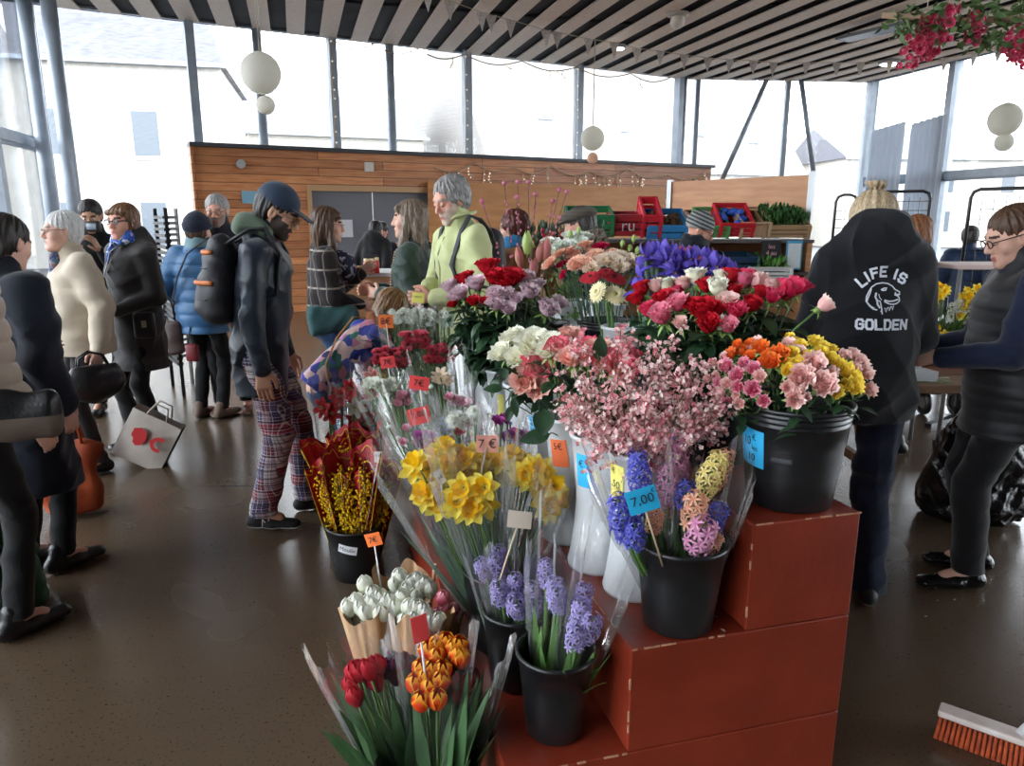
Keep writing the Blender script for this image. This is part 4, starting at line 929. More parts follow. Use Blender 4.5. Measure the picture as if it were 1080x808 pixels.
WK = {'w': ('creamw', P_CREAM, 'large cream white rose above the white vases'), 'i': ('rim', P_RIM, 'white rose with pink petal rims'), 's': ('salmon', P_SALM, 'salmon pink rose beside the pink blossom cloud')}
for i, (px, py, kd, s) in enumerate(wr_):
    c = VC[3] if px < 575 else VC[2] if px < 605 else VC[1]; dd = Vector((c.x, c.y-.02, 1.1)); p, n = on_dome(px, py, dd, (.17, .14, .13)); up = face(n, p, .3, .5); b = c+Vector((rnd.uniform(-.02, .02), rnd.uniform(-.02, .02), .2)); nm, P_, lb = WK[kd]
    flower('rose', bloom('rose', nm, P_, i % 3, open_=.6, r=.0225, h=.04), p-up*.015, b, up, lb+(' nearest the blossom cloud' if kd == 'i' and px > 610 else ''), 'rose', {'w': 'cream roses above the white vases', 'i': 'pink-rimmed roses', 's': 'salmon roses'}[kd] if not (kd == 'i' and px > 610) else 'pink-rimmed roses by the blossom cloud', r=.003, stem_m=M_STEM, leaves=4, leaf=(.06, .04), leaf_m=M_LEAF, scale=s, seed=i+80, lrange=(.6, .9))
# big dark leaves drooping out of the vases
big_leaf = [((575, 432), 1.2, 1.55, (-.15, -.6, -.8)), ((580, 458), 1.35, 1.2, (-1, -.25, -.12)), ((603, 460), 1.1, 1.25, (.9, -.3, -.35)), ((530, 410), .9, .8, (-1, -.1, .05)), ((541, 420), .9, .7, (.2, -.4, -.9)), ((540, 428), .8, .7, (-.3, -.4, -.9)), ((632, 380), 1.0, 1.0, (0, -.2, .9)), ((548, 392), .9, .9, (-.3, -.4, .2))]
for i, ((px, py), l, wd, d) in enumerate(big_leaf):
    c = VC[2] if px > 560 and px < 620 else VC[1] if px > 620 else VC[3]; q = PY(px, py, c.y-.13); b = c+Vector((0, 0, .3)); o = empty('leafy_sprig', b, 0, ['broad dark leaf hanging in front of the orange stickered vase', 'long dark leaf pointing sideways above the orange sticker', 'dark rose leaf beside the blossom cloud', 'glossy leaf left of the salmon rose', 'small leaf drooping below the salmon rose', 'lowest small leaf on the sprig over the tall vase', 'single upright green leaf in front of the rim-edged roses', 'leaf tucked under the cream roses'][i], 'leaf')
    P = curve_pts((0, 0, 0), q-b, .1, lead=(0, -1, 0)); MB().tube(P, .002, 6).build('stem', M_STEM, o, True); d = Vector(d).normalized(); side = d.cross(Vector((0, -.8, .6))).normalized(); nrm = side.cross(d); q = q-b
    A, F = leaf_geo(.07*l, .042*wd, droop=.15, nv=8); T = Matrix(((side.x, d.x, nrm.x, q.x), (side.y, d.y, nrm.y, q.y), (side.z, d.z, nrm.z, q.z), (0, 0, 0, 1))); MB().add(A, F, 0, T).build('leaf', M_LEAF, o, True)
# ---- pink blossom cloud in the nearest vase: arching twigs covered with tiny blossoms
M_TWIG = mat('brown green twig', (104, 92, 60), rough=.7)
P_WAX = [petals('waxflower blush', (246, 206, 206), (238, 170, 176), trans=.35), petals('waxflower rose', (228, 150, 156), (212, 118, 130), trans=.3), petals('waxflower white', (250, 232, 228), (244, 214, 210), trans=.35), M_TWIG]
cl = Vector((VC[0].x+.005, VC[0].y, 1.115)); rs = random.Random(5); fA, fF, fE = petal_flat(5, .0065, .0058, lift=.5, droop=.2, nv=2, nu=1)
for br in range(38):
    mb = MB(); tw = MB(); th = br*2.4; el = 1-2*(br+.5)/38*.8; rr = math.sqrt(max(0, 1-el*el)); tip = cl+Vector((math.cos(th)*rr*.225, math.sin(th)*rr*.19, el*.165)); base = VC[0]+Vector((0, 0, .3)); o = empty('blossom_branch', base, 0, 'twiggy branch of tiny pink blossoms in the cloud over the nearest white vase', 'branch', 'pink blossom branches'); ti = tip-base
    main = curve_pts((0, 0, 0), ti, .1, n=8, lead=(ti.normalized()+Vector((0, 0, -.5 if el < 0 else .3)))); tw.tube(main, [.002*(1-i/10) for i in range(8)], 5)
    for k in range(17):
        t = rs.uniform(.28, 1)*6.99; a_ = main[int(t)].lerp(main[int(t)+1], t-int(t)); d = (ti.normalized()*.6+Vector((rs.uniform(-1, 1), rs.uniform(-1, 1), rs.uniform(-.8, 1)))).normalized(); l = rs.uniform(.03, .075); e = a_+d*l; tw.tube([a_, (a_+e)/2+Vector((0, 0, .004)), e], .0007, 3, cap=False)
        for q_ in range(11):
            s = rs.uniform(.15, 1.05); pp = a_+(e-a_)*s+Vector((rs.uniform(-1, 1), rs.uniform(-1, 1), rs.uniform(-1, 1)))*.010; mi = rs.choice((0, 0, 1, 2, 2, 2)); mb.add(fA, fF, mi, aim(pp, (rs.uniform(-1, 1), rs.uniform(-1, .4), rs.uniform(-.3, 1)), rs.uniform(0, 6), rs.uniform(.7, 1.25)))
    tw.build('twigs', M_TWIG, o, True); tag(mb.build('blossom', P_WAX, o, True), kind='stuff')
for i, (a0, b0) in enumerate([((648, 385), (655, 347)), ((650, 400), (667, 352)), ((600, 390), (612, 352)), ((720, 440), (752, 470)), ((720, 430), (757, 438)), ((640, 465), (618, 497))]):
    base = VC[0]+Vector((0, 0, .32)); e = PY(*b0, VC[0].y-.08); s_ = PY(*a0, VC[0].y-.05); o = empty('blossom_branch', base, 0, ['blossom sprig rising highest out of the pink cloud', 'blossom sprig rising beside the gerbera vase', 'short blossom sprig over the salmon roses', 'blossom sprig reaching down towards the hyacinths', 'blossom sprig reaching out sideways at the large bucket', 'blossom sprig hanging over the yellow sticker'][i], 'branch'); mb = MB(); P = [Vector((0, 0, 0)), s_-base, (s_+e)/2-base+Vector((.005, 0, .008)), e-base]; MB().tube(P, .0012, 5).build('twigs', M_TWIG, o, True)
    for k in range(26): t = rs.uniform(.35, 1)*2; q_ = P[1+int(min(t, 1.99))].lerp(P[2+int(min(t, 1.99))], t % 1 if t < 2 else 1); mb.add(fA, fF, rs.choice((0, 1, 2)), aim(q_+Vector((rs.uniform(-1, 1), rs.uniform(-1, 1), rs.uniform(-1, 1)))*.011, (rs.uniform(-1, 1), -.5, 1), 0, 1.3))
    tag(mb.build('blossom', P_WAX, o, True), kind='stuff')
# ================================================================ BUNCHES ON THE LOW STEP AND THE FLOOR
def vdir(p): return (CAMP-Vector(p)).normalized()
P_TW = [petals('tulip white', (240, 240, 226), (226, 232, 206), edge=(246, 246, 238)), M_LEAFL]; P_TR = [petals('tulip red', (196, 24, 44), (170, 14, 34), edge=(216, 50, 66)), M_LEAFL]; P_TP = [petals('tulip purple', (92, 24, 62), (70, 14, 48)), M_LEAFL]
P_TO = [petals('tulip flame', (228, 74, 30), (206, 44, 24), edge=(248, 186, 50)), M_LEAFL]; P_TK = [petals('tulip rose', (226, 120, 146), (206, 90, 120), edge=(240, 180, 190)), M_LEAFL]; P_TD = [petals('tulip dark red', (160, 16, 30), (120, 8, 20)), M_LEAFL]
def px_heads(L_, Y, up=(0, 0, 1), s=1.0):
    out = []
    for i, q in enumerate(L_):
        y = q[2] if len(q) > 2 else Y; out.append((PY(q[0], q[1], y), up, q[3] if len(q) > 3 else s))
    return out
def TB(n): return [(a/3.545+320, b/3.545+580) for a, b in n]
# --- floor bucket of coloured tulips, nearest
cR = Vector((-.215, 1.60, 0)); bucket(cR, .125, .26, 'black floor bucket of red, purple and flame tulips nearest the camera')
def tulips(base, heads, P_, nm, label, top, rt, seed, group, wrap=M_CELLO, **k):
    bl = [(bloom('tulip', nm, P_, i % 2), p-Vector(up).normalized()*.03, up, s) for i, (p, up, s) in enumerate(heads)]
    return bouquet(base, top, label, bl, rt, seed=seed, wrap=wrap, leaf=('strap', .92, .042), leaf_m=M_LEAFL2, nleaf=k.pop('nleaf', 12)+12, bloom_name='tulip_bloom', stem_m=M_LEAFL, group=group, stem_r=.0035, **k)
M_LEAFL2 = mat('tulip leaf', (84, 118, 76), rough=.4, rgb2=(66, 100, 64), nscale=10, trans=.2, stretch=(3, 3, .5))
q = TB([(190, 455), (215, 480), (178, 500), (240, 445), (275, 430), (258, 465), (192, 545), (268, 490), (236, 470), (205, 450)])
hd = [(PY(x, y, 1.62+.03*(i % 3)), (-.25, -.1, 1), 1.05) for i, (x, y) in enumerate(q)]
tulips(cR+Vector((-.04, .01, .04)), hd, P_TR, 'r', 'clear-wrapped bunch of plain red tulips in the nearest floor bucket', PY(375, 690, 1.64), .115, 1, 'tulip bunches in the nearest floor bucket', peaks=4, peak=.06)
q = TB([(350, 430), (375, 415), (345, 465), (405, 430), (310, 440), (330, 410), (380, 450)]); hd = [(PY(x, y, 1.72+.03*(i % 2)), (0, 0, 1), 1.0) for i, (x, y) in enumerate(q)]
tulips(cR+Vector((0, .05, .04)), hd, P_TP, 'p', 'bunch of dark purple tulips between the red and the flame ones', PY(420, 695, 1.74), .08, 2, 'tulip bunches in the nearest floor bucket', nleaf=8)
q = TB([(418, 500), (470, 515), (442, 565), (500, 560), (482, 450), (515, 490), (440, 445), (496, 398), (465, 375), (500, 360), (533, 345), (575, 395), (590, 405), (582, 360), (560, 370), (455, 480), (520, 450)]); hd = [(PY(x, y, 1.56+.022*max(0, (740-y)/10)), (.06, -.25, 1), 1.1) for i, (x, y) in enumerate(q)]
tulips(cR+Vector((.02, -.03, .04)), hd, P_TO, 'o', 'clear-wrapped bunch of orange and yellow flamed tulips, front of the nearest bucket', PY(460, 685, 1.64), .10, 3, 'tulip bunches in the nearest floor bucket', peaks=3, peak=.05)
q = TB([(560, 480), (575, 520), (610, 490), (585, 470), (608, 560), (628, 475), (590, 540), (555, 450)]); hd = [(PY(x, y, 1.66+.03*(i % 2)), (.25, 0, 1), 1.0) for i, (x, y) in enumerate(q)]
tulips(cR+Vector((.05, .02, .04)), hd, P_TD, 'd', 'clear-wrapped bunch of dark red tulips leaning over the low step', PY(497, 700, 1.68), .10, 4, 'tulip bunches in the nearest floor bucket', nleaf=9, peaks=4, peak=.06)
price_card(PY(443, 663, 1.60), cR+Vector((.03, 0, .1)), .042, .072, 'red', [], 'small bare red price card on a white stick above the flame tulips', roll=.12, yaw=.5)
# --- floor bucket of white tulips in kraft paper
cW = Vector((-.36, 2.02, 0)); bucket(cW, .13, .26, 'black floor bucket of white tulips in kraft paper')
q = TB([(170, 215), (200, 195), (235, 235), (262, 165), (265, 205), (300, 235), (305, 200), (290, 180), (345, 215), (370, 180), (325, 190), (230, 130), (285, 240), (250, 195), (215, 215)]); hd = [(PY(x, y, 1.97+.025*((652-y)/10)), (-.1, -.2, 1), 1.12) for i, (x, y) in enumerate(q)]
tulips(cW+Vector((-.04, -.02, .04)), hd, P_TW, 'w', 'kraft-wrapped bunch of white tulips with its paper front folded low', PY(393, 636, 2.05), .10, 5, 'white tulip bunches', wrap=M_KRAFT, wrap_open=3.9, wrap_start=PI-1.0+.3, peak=.02, nleaf=10, over=.98, wpower=.9)
q = TB([(358, 100), (345, 130), (405, 125), (425, 115), (440, 145), (475, 150), (420, 175), (365, 115), (390, 150), (455, 130)]); hd = [(PY(x, y, 2.13+.025*((630-y)/10)), (.05, -.15, 1), 1.12) for i, (x, y) in enumerate(q)]
tulips(cW+Vector((.03, .05, .04)), hd, P_TW, 'w', 'kraft-wrapped bunch of white tulips at the back of its bucket', PY(428, 612, 2.2), .10, 6, 'white tulip bunches', wrap=M_KRAFT, wrap_open=3.6, wrap_start=-.2, peak=.03, nleaf=8, wpower=.9)
q = TB([(380, 265), (395, 215), (420, 215), (445, 225), (455, 240), (480, 270), (500, 280), (390, 300), (415, 260), (505, 265)]); hd = [(PY(x, y, 1.92+.02*((665-y)/10)), (.1, -.2, 1), 1.08) for i, (x, y) in enumerate(q)]
tulips(cW+Vector((.05, -.04, .04)), hd, P_TW, 'w', 'kraft-wrapped bunch of white tulips beside the red price card', PY(445, 648, 1.97), .095, 7, 'white tulip bunches', wrap=M_KRAFT, wrap_open=3.7, wrap_start=PI+.25, peak=.03, nleaf=8, wpower=.9)
q = TB([(520, 175), (530, 215), (560, 220), (535, 240), (555, 265), (505, 235)]); hd = [(PY(x, y, 2.02+.01*i), (.2, -.1, 1), .9) for i, (x, y) in enumerate(q)]
tulips(cW+Vector((.07, .02, .04)), hd, P_TK, 'k', 'bunch of half closed pink tulips beside the kraft paper', PY(470, 645, 2.06), .06, 8, None, wrap=M_KRAFT, wrap_open=3.2, wrap_start=PI, peak=.02)
price_card(PY(394, 569, 2.1), PY(403, 628, 2.08), .052, .042, 'orange', [('7€', 0, 0, .026)], 'orange price card on a white stick above the white tulips', roll=.3, yaw=-.2)
# --- mimosa in crimson paper
P_MIM = [petals('mimosa yellow', (236, 200, 30), (222, 176, 20), trans=.15), M_LEAFG]
M_REDPP = M_REDP
def mimosa(base, top, rt, seed, label, st=0.0, face_az=-PI/2):
    base, top = Vector(base), Vector(top); ax = top-base; L_ = ax.length; axn = ax.normalized(); rs = random.Random(seed); o = empty('bouquet', base, 0, label, 'bouquet', 'mimosa bunches in crimson paper')
    q = axf(axn); mb = MB(); tw = MB()
    for k in range(16):
        a = rs.uniform(0, 6.28); rr = rt*.62*math.sqrt(rs.random()); e = q@Vector((rr*math.cos(a), rr*math.sin(a), L_*rs.uniform(.75, 1.0))); tw.tube([(0, 0, 0), e*.5, e], .0018, 4)
        for n_ in range(60):
            t = rs.uniform(.38, 1.02); p = e*t+Vector((rs.uniform(-1, 1), rs.uniform(-1, 1), rs.uniform(-1, 1)))*.026; mb.ball(p, rs.uniform(.0045, .0068), 0, 6, 4)
    tw.build('twigs', M_LEAFG, o, True); tag(mb.build('blossom', P_MIM, o, True), kind='stuff')
    A, F = cone_wrap(axn, L_*1.06, .035, rt*.98, seed, 4, .03, 3.9, face_az+1.2+st, power=.85); w_ = MB().add(A, F).build('paper', M_REDP, o, True)
    # wavy yellow print along the rim and the open edges
    V_ = np.array(A); n = 57; nv = 9; pr = MB(); 
    for row in (8.55,):
        P = []
        for i in range(0, n):
            r0_, r1_ = V_[8*n+i], V_[9*n+i]; f = (row-8)+.12*math.sin(i*1.1); pt = r0_+(r1_-r0_)*f; c = np.array((axn*L_*.95)[:]); d = pt-c; d /= np.linalg.norm(d); P.append(pt-d*.003)
        pr.tube(P, .0022, 4); pr.tube([p+2*(p-np.array((axn*L_*.95)[:]))/np.linalg.norm(p-np.array((axn*L_*.95)[:]))*.003 for p in np.array(P)], .0022, 4)
    for i0 in (1, n-2):
        P = [V_[j*n+i0] for j in range(1, nv+1)]; pr.tube([p+np.array([0, -.003, 0]) for p in P], .0022, 4)
    pr.build('yellow_print', M_YEL, w_, True)
    return o
cM = Vector((-.71, 3.07, 0)); bm_ = bucket(cM, .125, .255, 'black floor bucket of crimson-wrapped mimosa with a white name label')
cM2 = Vector((-.80, 3.32, 0)); bucket(cM2, .12, .25, 'black floor bucket mostly hidden behind the labelled mimosa bucket')
ca = math.atan2(-cM.y, -cM.x); rf = lambda z: .125*.78+(.125*.22)*z/.255
s_ = sticker(bm_, rf, ca-R(18), .175, .085, .04, M_WLB, [('Moulin', 0, 0, .026)], tilt=-.22, name='name_label')
for i, (bx, by, px, py, Y, rt, st_, lb) in enumerate([(0, -.03, 372, 492, 3.02, .135, 0.0, 'mimosa bunch in crimson paper, front of its bucket'), (-.05, .0, 346, 500, 3.08, .12, -.5, 'mimosa bunch in crimson paper at the bucket side nearest the shoppers'), (.06, .02, 398, 505, 3.1, .11, .6, 'mimosa bunch in crimson paper leaning towards the red stand'), (-.03, .25, 348, 474, 3.34, .14, -.2, 'mimosa bunch in crimson paper, one row behind the labelled bucket'), (.05, .25, 375, 468, 3.36, .13, .2, 'mimosa bunch in crimson paper, furthest back beside the amaryllis')]):
    mimosa((cM.x+bx, cM.y+by, .04), PY(px, py-4, Y), rt, 20+i, lb, st_)
price_card(PY(399, 482, 3.02), (cM.x+.05, cM.y-.03, .2), .036, .048, 'white', [('5 €', 0, .006, .018)], 'small white price card standing in the mimosa bucket')
# --- amaryllis
cA = Vector((-.86, 3.62, 0)); bucket(cA, .13, .27, 'black floor bucket of wrapped amaryllis behind the mimosa')
P_AR = [petals('amaryllis red', (196, 26, 36), (160, 14, 26), edge=(220, 60, 60)), M_STEM, petals('stamen', (230, 220, 160))]; P_AW = [petals('amaryllis white', (240, 236, 226), (226, 224, 206)), M_STEM, MATS['petal stamen']]; P_AP = [petals('amaryllis coral', (216, 96, 90), (196, 70, 70), edge=(240, 190, 180)), M_STEM, MATS['petal stamen']]
am = [((-.06, -.02), (352, 425), [(340, 430, 'R'), (358, 418, 'R'), (350, 436, 'R')], 'wrapped pair of dark red amaryllis, end of the amaryllis row by the shoppers'), ((.0, .0), (372, 420), [(370, 410, 'R'), (378, 420, 'R'), (376, 430, 'W'), (374, 442, 'R'), (384, 448, 'R')], 'wrapped red and white amaryllis showing an open white bloom'), ((.07, .03), (394, 410), [(392, 398, 'P'), (386, 440, 'R'), (398, 412, 'P')], 'wrapped coral amaryllis beside the white bunches')]
for i, ((bx, by), tp, hs, lb) in enumerate(am):
    bl = []
    for k, (x, y, c) in enumerate(hs):
        P_ = {'R': P_AR, 'W': P_AW, 'P': P_AP}[c]; p = PY(x, y, 3.6+.05*(k % 2)); up = (Vector(((k-1)*.5, -1, .25))).normalized(); bl.append((bloom('trumpet', c, P_, k % 2), p-up*.03, up, .72))
    bouquet(cA+Vector((bx, by, .05)), PY(tp[0], tp[1]-15, 3.66), lb, bl, .12, seed=30+i, wrap=M_CELLO, leaf=('strap', .7, .03), leaf_m=M_LEAFL, nleaf=4, group=None, stem_r=.009, stem_m=M_LEAFL, bloom_name='amaryllis_bloom')
# --- daffodils on the low step
P_DF = [petals('daffodil pale', (255, 242, 112), (252, 234, 84), edge=(255, 246, 150), trans=.42), M_STEM, petals('daffodil trumpet', (254, 214, 40), (248, 200, 24), trans=.4)]
cD = ST(.56, .135, HS); bucket(cD, .125, .265, 'black bucket of daffodils on the low step')
def Z3(n, ox, oy, sc): return [(a/sc+ox, b/sc+oy) for a, b in n]
sets = [([(230, 310), (205, 340), (250, 375), (270, 360), (195, 320), (160, 200), (150, 225), (205, 225), (240, 290), (225, 350), (280, 380)], (438, 505), 2.02, (-.3, -.7, .5), 'wrapped daffodil bunch leaning out over the floor'),
 ([(400, 330), (430, 350), (350, 390), (410, 400), (450, 370), (340, 330), (375, 380), (330, 360), (380, 310), (450, 300), (360, 300), (410, 360)], (498, 508), 1.93, (0, -.8, .5), 'wrapped daffodil bunch at the front of the daffodil bucket'),
 ([(285, 165), (240, 165), (335, 170), (290, 200), (320, 210), (345, 240), (390, 240), (430, 240), (380, 200), (400, 165), (300, 240), (260, 225), (280, 135)], (483, 488), 2.14, (-.1, -.5, .8), 'wrapped daffodil bunch behind, under the 7 euro card'),
 ([(470, 190), (500, 230), (530, 200), (510, 250), (540, 250), (470, 250), (560, 170), (600, 190), (490, 205), (525, 270)], (525, 490), 2.16, (.1, -.5, .8), 'wrapped daffodil bunch behind the wooden-stick card'),
 ([(620, 240), (640, 255), (655, 220), (690, 230), (710, 265), (650, 290), (700, 315), (740, 300), (735, 330), (690, 350), (730, 370), (700, 390), (715, 400), (750, 350), (600, 245), (680, 270)], (572, 510), 2.06, (.25, -.8, .45), 'wrapped daffodil bunch leaning towards the white vases')]
for i, (pp, tp, Y, up, lb) in enumerate(sets):
    off = Vector(((i % 3-1)*.04, (i//3)*.04-.02, .04)); bl = []; rs = random.Random(i)
    for k, (x, y) in enumerate(Z3(pp, 400, 440, 4.04)):
        u_ = Vector(up)+Vector((rs.uniform(-.4, .4), rs.uniform(-.2, .2), rs.uniform(-.4, .4))); bl.append((bloom('daff', 'y', P_DF, k % 3), PY(x, y, Y+.012*((400-y*1.0) % 5)), u_, 1.3))
    bouquet(cD+off, PY(tp[0], tp[1]-12, Y+.06), lb, bl, .125, seed=40+i, wrap=M_CELLO, leaf=('strap', .75, .014), leaf_m=M_LEAFG, nleaf=12, group='daffodil bunches', peak=.07, over=1.12, bloom_name='daffodil_bloom')
price_card(PY(514, 468, 2.14), PY(494, 560, 2.05), .068, .054, 'coral', [('7 €', 0, 0, .04)], 'pink price card reading 7 euro behind the daffodils', stick=M_WSTK)
MATS['card coral'].node_tree.nodes['Principled BSDF'].inputs['Base Color'].default_value = s2l((244, 168, 150))+(1,)
price_card(PY(548, 548, 1.86), PY(527, 612, 1.82), .066, .046, 'grey', [], 'plain pale price card on a wooden stick between daffodils and hyacinths', stick=M_CREAM, roll=-.1, pitch=-.25)
price_card(PY(464, 503, 1.98), PY(470, 540, 1.99), .022, .045, 'white', [('5€', 0, 0, .014)], 'narrow white slip stuck in the daffodils', roll=.5, yaw=.4)
# --- hyacinths
P_HL = [petals('hyacinth lilac', (162, 148, 204), (136, 122, 186), edge=(190, 180, 222)), M_LEAFL]; P_HB = [petals('hyacinth blue', (86, 88, 190), (66, 66, 168), edge=(120, 124, 214)), M_LEAFL]; P_HP = [petals('hyacinth pink', (222, 150, 190), (204, 124, 170), edge=(236, 184, 210)), M_LEAFL]
P_HS = [petals('hyacinth salmon', (244, 180, 146), (238, 160, 124), edge=(250, 206, 176)), M_LEAFL]; P_HY = [petals('hyacinth cream', (244, 226, 140), (236, 212, 112), edge=(250, 238, 176)), M_LEAFL]
def hyac(base, top, hs, label, rt, seed, group, **k):
    bl = [(bloom('hyac', c+('s' if sm else ''), P_, i % 2, **({'n': 26, 'r': .032, 'L_': .078} if sm else {})), p-Vector(up).normalized()*.05*s, up, s, 'hyacinth_bloom') for i, (p, up, s, c, P_, sm) in enumerate(hs)]
    return bouquet(base, top, label, bl, rt, seed=seed, wrap=M_CELLO, leaf=('strap', .72, .026), leaf_m=M_LEAFL, nleaf=k.pop('nleaf', 9), group=group, stem_r=.006, stem_m=M_LEAFL, **k)
cF = ST(.135, .165, HS); bucket(cF, .098, .235, 'black bucket of lilac hyacinths on the low step, nearest the viewer')
cE = ST(.36, .125, HS); bucket(cE, .098, .235, 'black bucket of lilac hyacinths on the low step, next behind the nearest one')
H4 = lambda x, y: (490+x/3.256, 560+y/3.256)
hs = [(PY(*H4(400, 270), 1.62), (.1, -.3, 1), 1.0, 'lil', P_HL, 1), (PY(*H4(435, 320), 1.60), (.25, -.35, 1), 1.05, 'lil', P_HL, 1), (PY(*H4(385, 345), 1.6), (0, -.3, 1), 1.0, 'lil', P_HL, 1), (PY(*H4(410, 215), 1.66), (.2, -.1, 1), .95, 'lil', P_HL, 1)]
hyac(cF+Vector((.03, 0, .05)), PY(*H4(420, 230), 1.66), hs, 'wrapped lilac hyacinths leaning to the steps from the nearest low bucket', .105, 50, None, over=1.28, peak=.08, peaks=3)
hs = [(PY(*H4(312, 195), 1.68), (-.05, -.25, 1), 1.0, 'lil', P_HL, 1), (PY(*H4(280, 130), 1.74), (-.05, 0, 1), .9, 'lil', P_HL, 1), (PY(*H4(320, 225), 1.66), (-.1, -.3, 1), .9, 'lil', P_HL, 1)]
hyac(cF+Vector((-.03, .02, .05)), PY(*H4(310, 150), 1.70), hs, 'wrapped lilac hyacinths standing upright in the nearest low bucket', .08, 51, None, over=1.3, peak=.10, peaks=3)
hs = [(PY(*H4(120, 205), 1.80), (-.15, -.4, 1), .95, 'lil', P_HL, 1), (PY(*H4(175, 175), 1.82), (0, -.4, 1), .95, 'lil', P_HL, 1), (PY(*H4(180, 250), 1.78), (-.1, -.6, .8), 1.1, 'lil', P_HL, 1), (PY(*H4(235, 210), 1.8), (.1, -.4, 1), 1.0, 'lil', P_HL, 1), (PY(*H4(240, 255), 1.78), (.1, -.6, .8), 1.0, 'lil', P_HL, 1)]
hyac(cE+Vector((0, -.01, .05)), PY(*H4(180, 170), 1.84), hs, 'wrapped bunch of five lilac hyacinths in the second low bucket', .10, 52, None, over=1.15)
hs = [(PY(*H4(110, 110), 1.9), (-.2, -.3, 1), 1.0, 'lil', P_HL, 1), (PY(*H4(60, 120), 1.9), (-.3, -.3, 1), .9, 'lil', P_HL, 1), (PY(*H4(120, 80), 1.94), (0, -.2, 1), .9, 'lil', P_HL, 1)]
hyac(cE+Vector((-.03, .02, .05)), PY(*H4(90, 90), 1.93), hs, 'wrapped lilac hyacinths tucked against the daffodils', .08, 53, None, over=1.15)
cG = ST(.085, .475, 2*HS); bg_ = bucket(cG, .112, .235, 'black bucket of mixed hyacinths on the middle step'); G5 = lambda x, y: (600+x/3.515, 460+y/3.515)
hs = [(PY(*G5(200, 310), 1.62), (-.25, -.3, 1), 1.15, 'blu', P_HB, 0), (PY(*G5(245, 350), 1.60), (-.1, -.4, 1), 1.0, 'blu', P_HB, 1), (PY(*G5(260, 140), 1.72), (-.1, -.1, 1), 1.0, 'blu', P_HB, 0), (PY(*G5(250, 250), 1.66), (0, -.2, 1), .9, 'blu', P_HB, 1), (PY(*G5(322, 300), 1.68), (0, -.4, 1), .85, 'sal', P_HS, 1), (PY(*G5(180, 220), 1.68), (-.5, -.2, 1), .55, 'cre', P_HY, 1)]
hyac(cG+Vector((-.04, 0, .05)), PY(*G5(245, 200), 1.70), hs, 'wrapped blue hyacinths behind the 7,00 card', .105, 54, None, over=1.22, peak=.07)
hs = [(PY(*G5(470, 255), 1.62), (.0, -.4, 1), 1.15, 'sal', P_HS, 1), (PY(*G5(495, 350), 1.60), (.1, -.5, .9), 1.35, 'pin', P_HP, 1), (PY(*G5(550, 290), 1.66), (.3, -.2, 1), 1.0, 'blu', P_HB, 1), (PY(*G5(540, 385), 1.64), (.4, -.3, 1), .8, 'sal', P_HS, 1), (PY(*G5(520, 150), 1.72), (.35, -.1, 1), 1.1, 'cre', P_HY, 0), (PY(*G5(560, 125), 1.75), (.4, 0, 1), .95, 'sal', P_HS, 0), (PY(*G5(435, 200), 1.72), (.1, 0, 1), .95, 'blu', P_HB, 1)]
hyac(cG+Vector((.04, 0, .05)), PY(*G5(500, 200), 1.68), hs, 'wrapped salmon, pink and cream hyacinths leaning to the large bucket', .115, 55, None, over=1.2, peak=.07)
hs = [(PY(*G5(400, 85), 1.78), (.05, 0, 1), 1.1, 'pin', P_HP, 0), (PY(*G5(365, 190), 1.74), (0, -.1, 1), 1.0, 'pin', P_HP, 0), (PY(*G5(420, 130), 1.78), (.1, -.1, 1), .8, 'pin', P_HP, 1)]
hyac(cG+Vector((0, .05, .05)), PY(*G5(390, 120), 1.78), hs, 'bunch of tall pink hyacinths at the back of the mixed hyacinth bucket', .07, 56, None, over=1.15)
price_card(PY(677.5, 527.5, 1.55), PY(699, 597, 1.61), .071, .058, 'blue', [('7,00', 0, .002, .032), ('€', .028, .018, .014)], 'bright blue card reading 7,00 on a wooden stick in the mixed hyacinths', roll=.32, stick=M_CREAM)
# --- mixed freesia, white mums, magenta; white and pink bunches; dianthus; chrysanthemums
P_FM = [petals('freesia magenta', (178, 44, 150), (150, 30, 126), edge=(206, 100, 184)), M_STEM]; P_FR = [petals('freesia red', (200, 30, 36), (170, 18, 26)), M_STEM]; P_FL = [petals('statice lilac', (196, 196, 222), (176, 176, 208)), M_STEM]
P_MW = [petals('mum white', (244, 246, 240), (226, 232, 216), edge=(250, 250, 248)), M_STEM]; P_DI = [petals('dianthus red', (222, 44, 76), (196, 26, 58), edge=(238, 120, 136)), M_LEAFG]; P_SP = [petals('small pink', (236, 170, 190), (224, 146, 170), edge=(244, 204, 214)), M_STEM]; P_SW = [petals('small white', (240, 242, 232), (224, 230, 210)), M_STEM]; P_SC = [petals('cream lily', (240, 222, 200), (230, 206, 180)), M_STEM, MATS['petal stamen']]
c7 = ST(.86, .13, HS); bucket(c7, .12, .26, 'black bucket of freesia and white mum bunches on the low step behind the daffodils'); c8 = ST(1.22, .12, HS); bucket(c8, .12, .26, 'black bucket of white and pink bunches on the low step, third from the hyacinths')
Z1 = lambda x, y: (440+x/6.733, 420+y/6.733)
def mixed(base, tp, Y, hs, label, rt, seed, **k):
    bl = []; rs = random.Random(seed)
    for j, (x, y, kind, c, P_, s) in enumerate(hs):
        up = Vector((rs.uniform(-.3, .3), -.5+rs.uniform(-.2, .2), .9)).normalized(); bl.append((bloom(kind, c, P_, j % 2), PY(x, y, Y+rs.uniform(-.02, .03)), up, s))
    return bouquet(base, PY(tp[0], tp[1], Y+.05), label, bl, rt, seed=seed, wrap=k.pop('wrap', M_FILM), leaf=k.pop('leaf', ('leaf', .05, .014)), leaf_m=k.pop('leaf_m', M_LEAFG), nleaf=k.pop('nleaf', 26), **k)
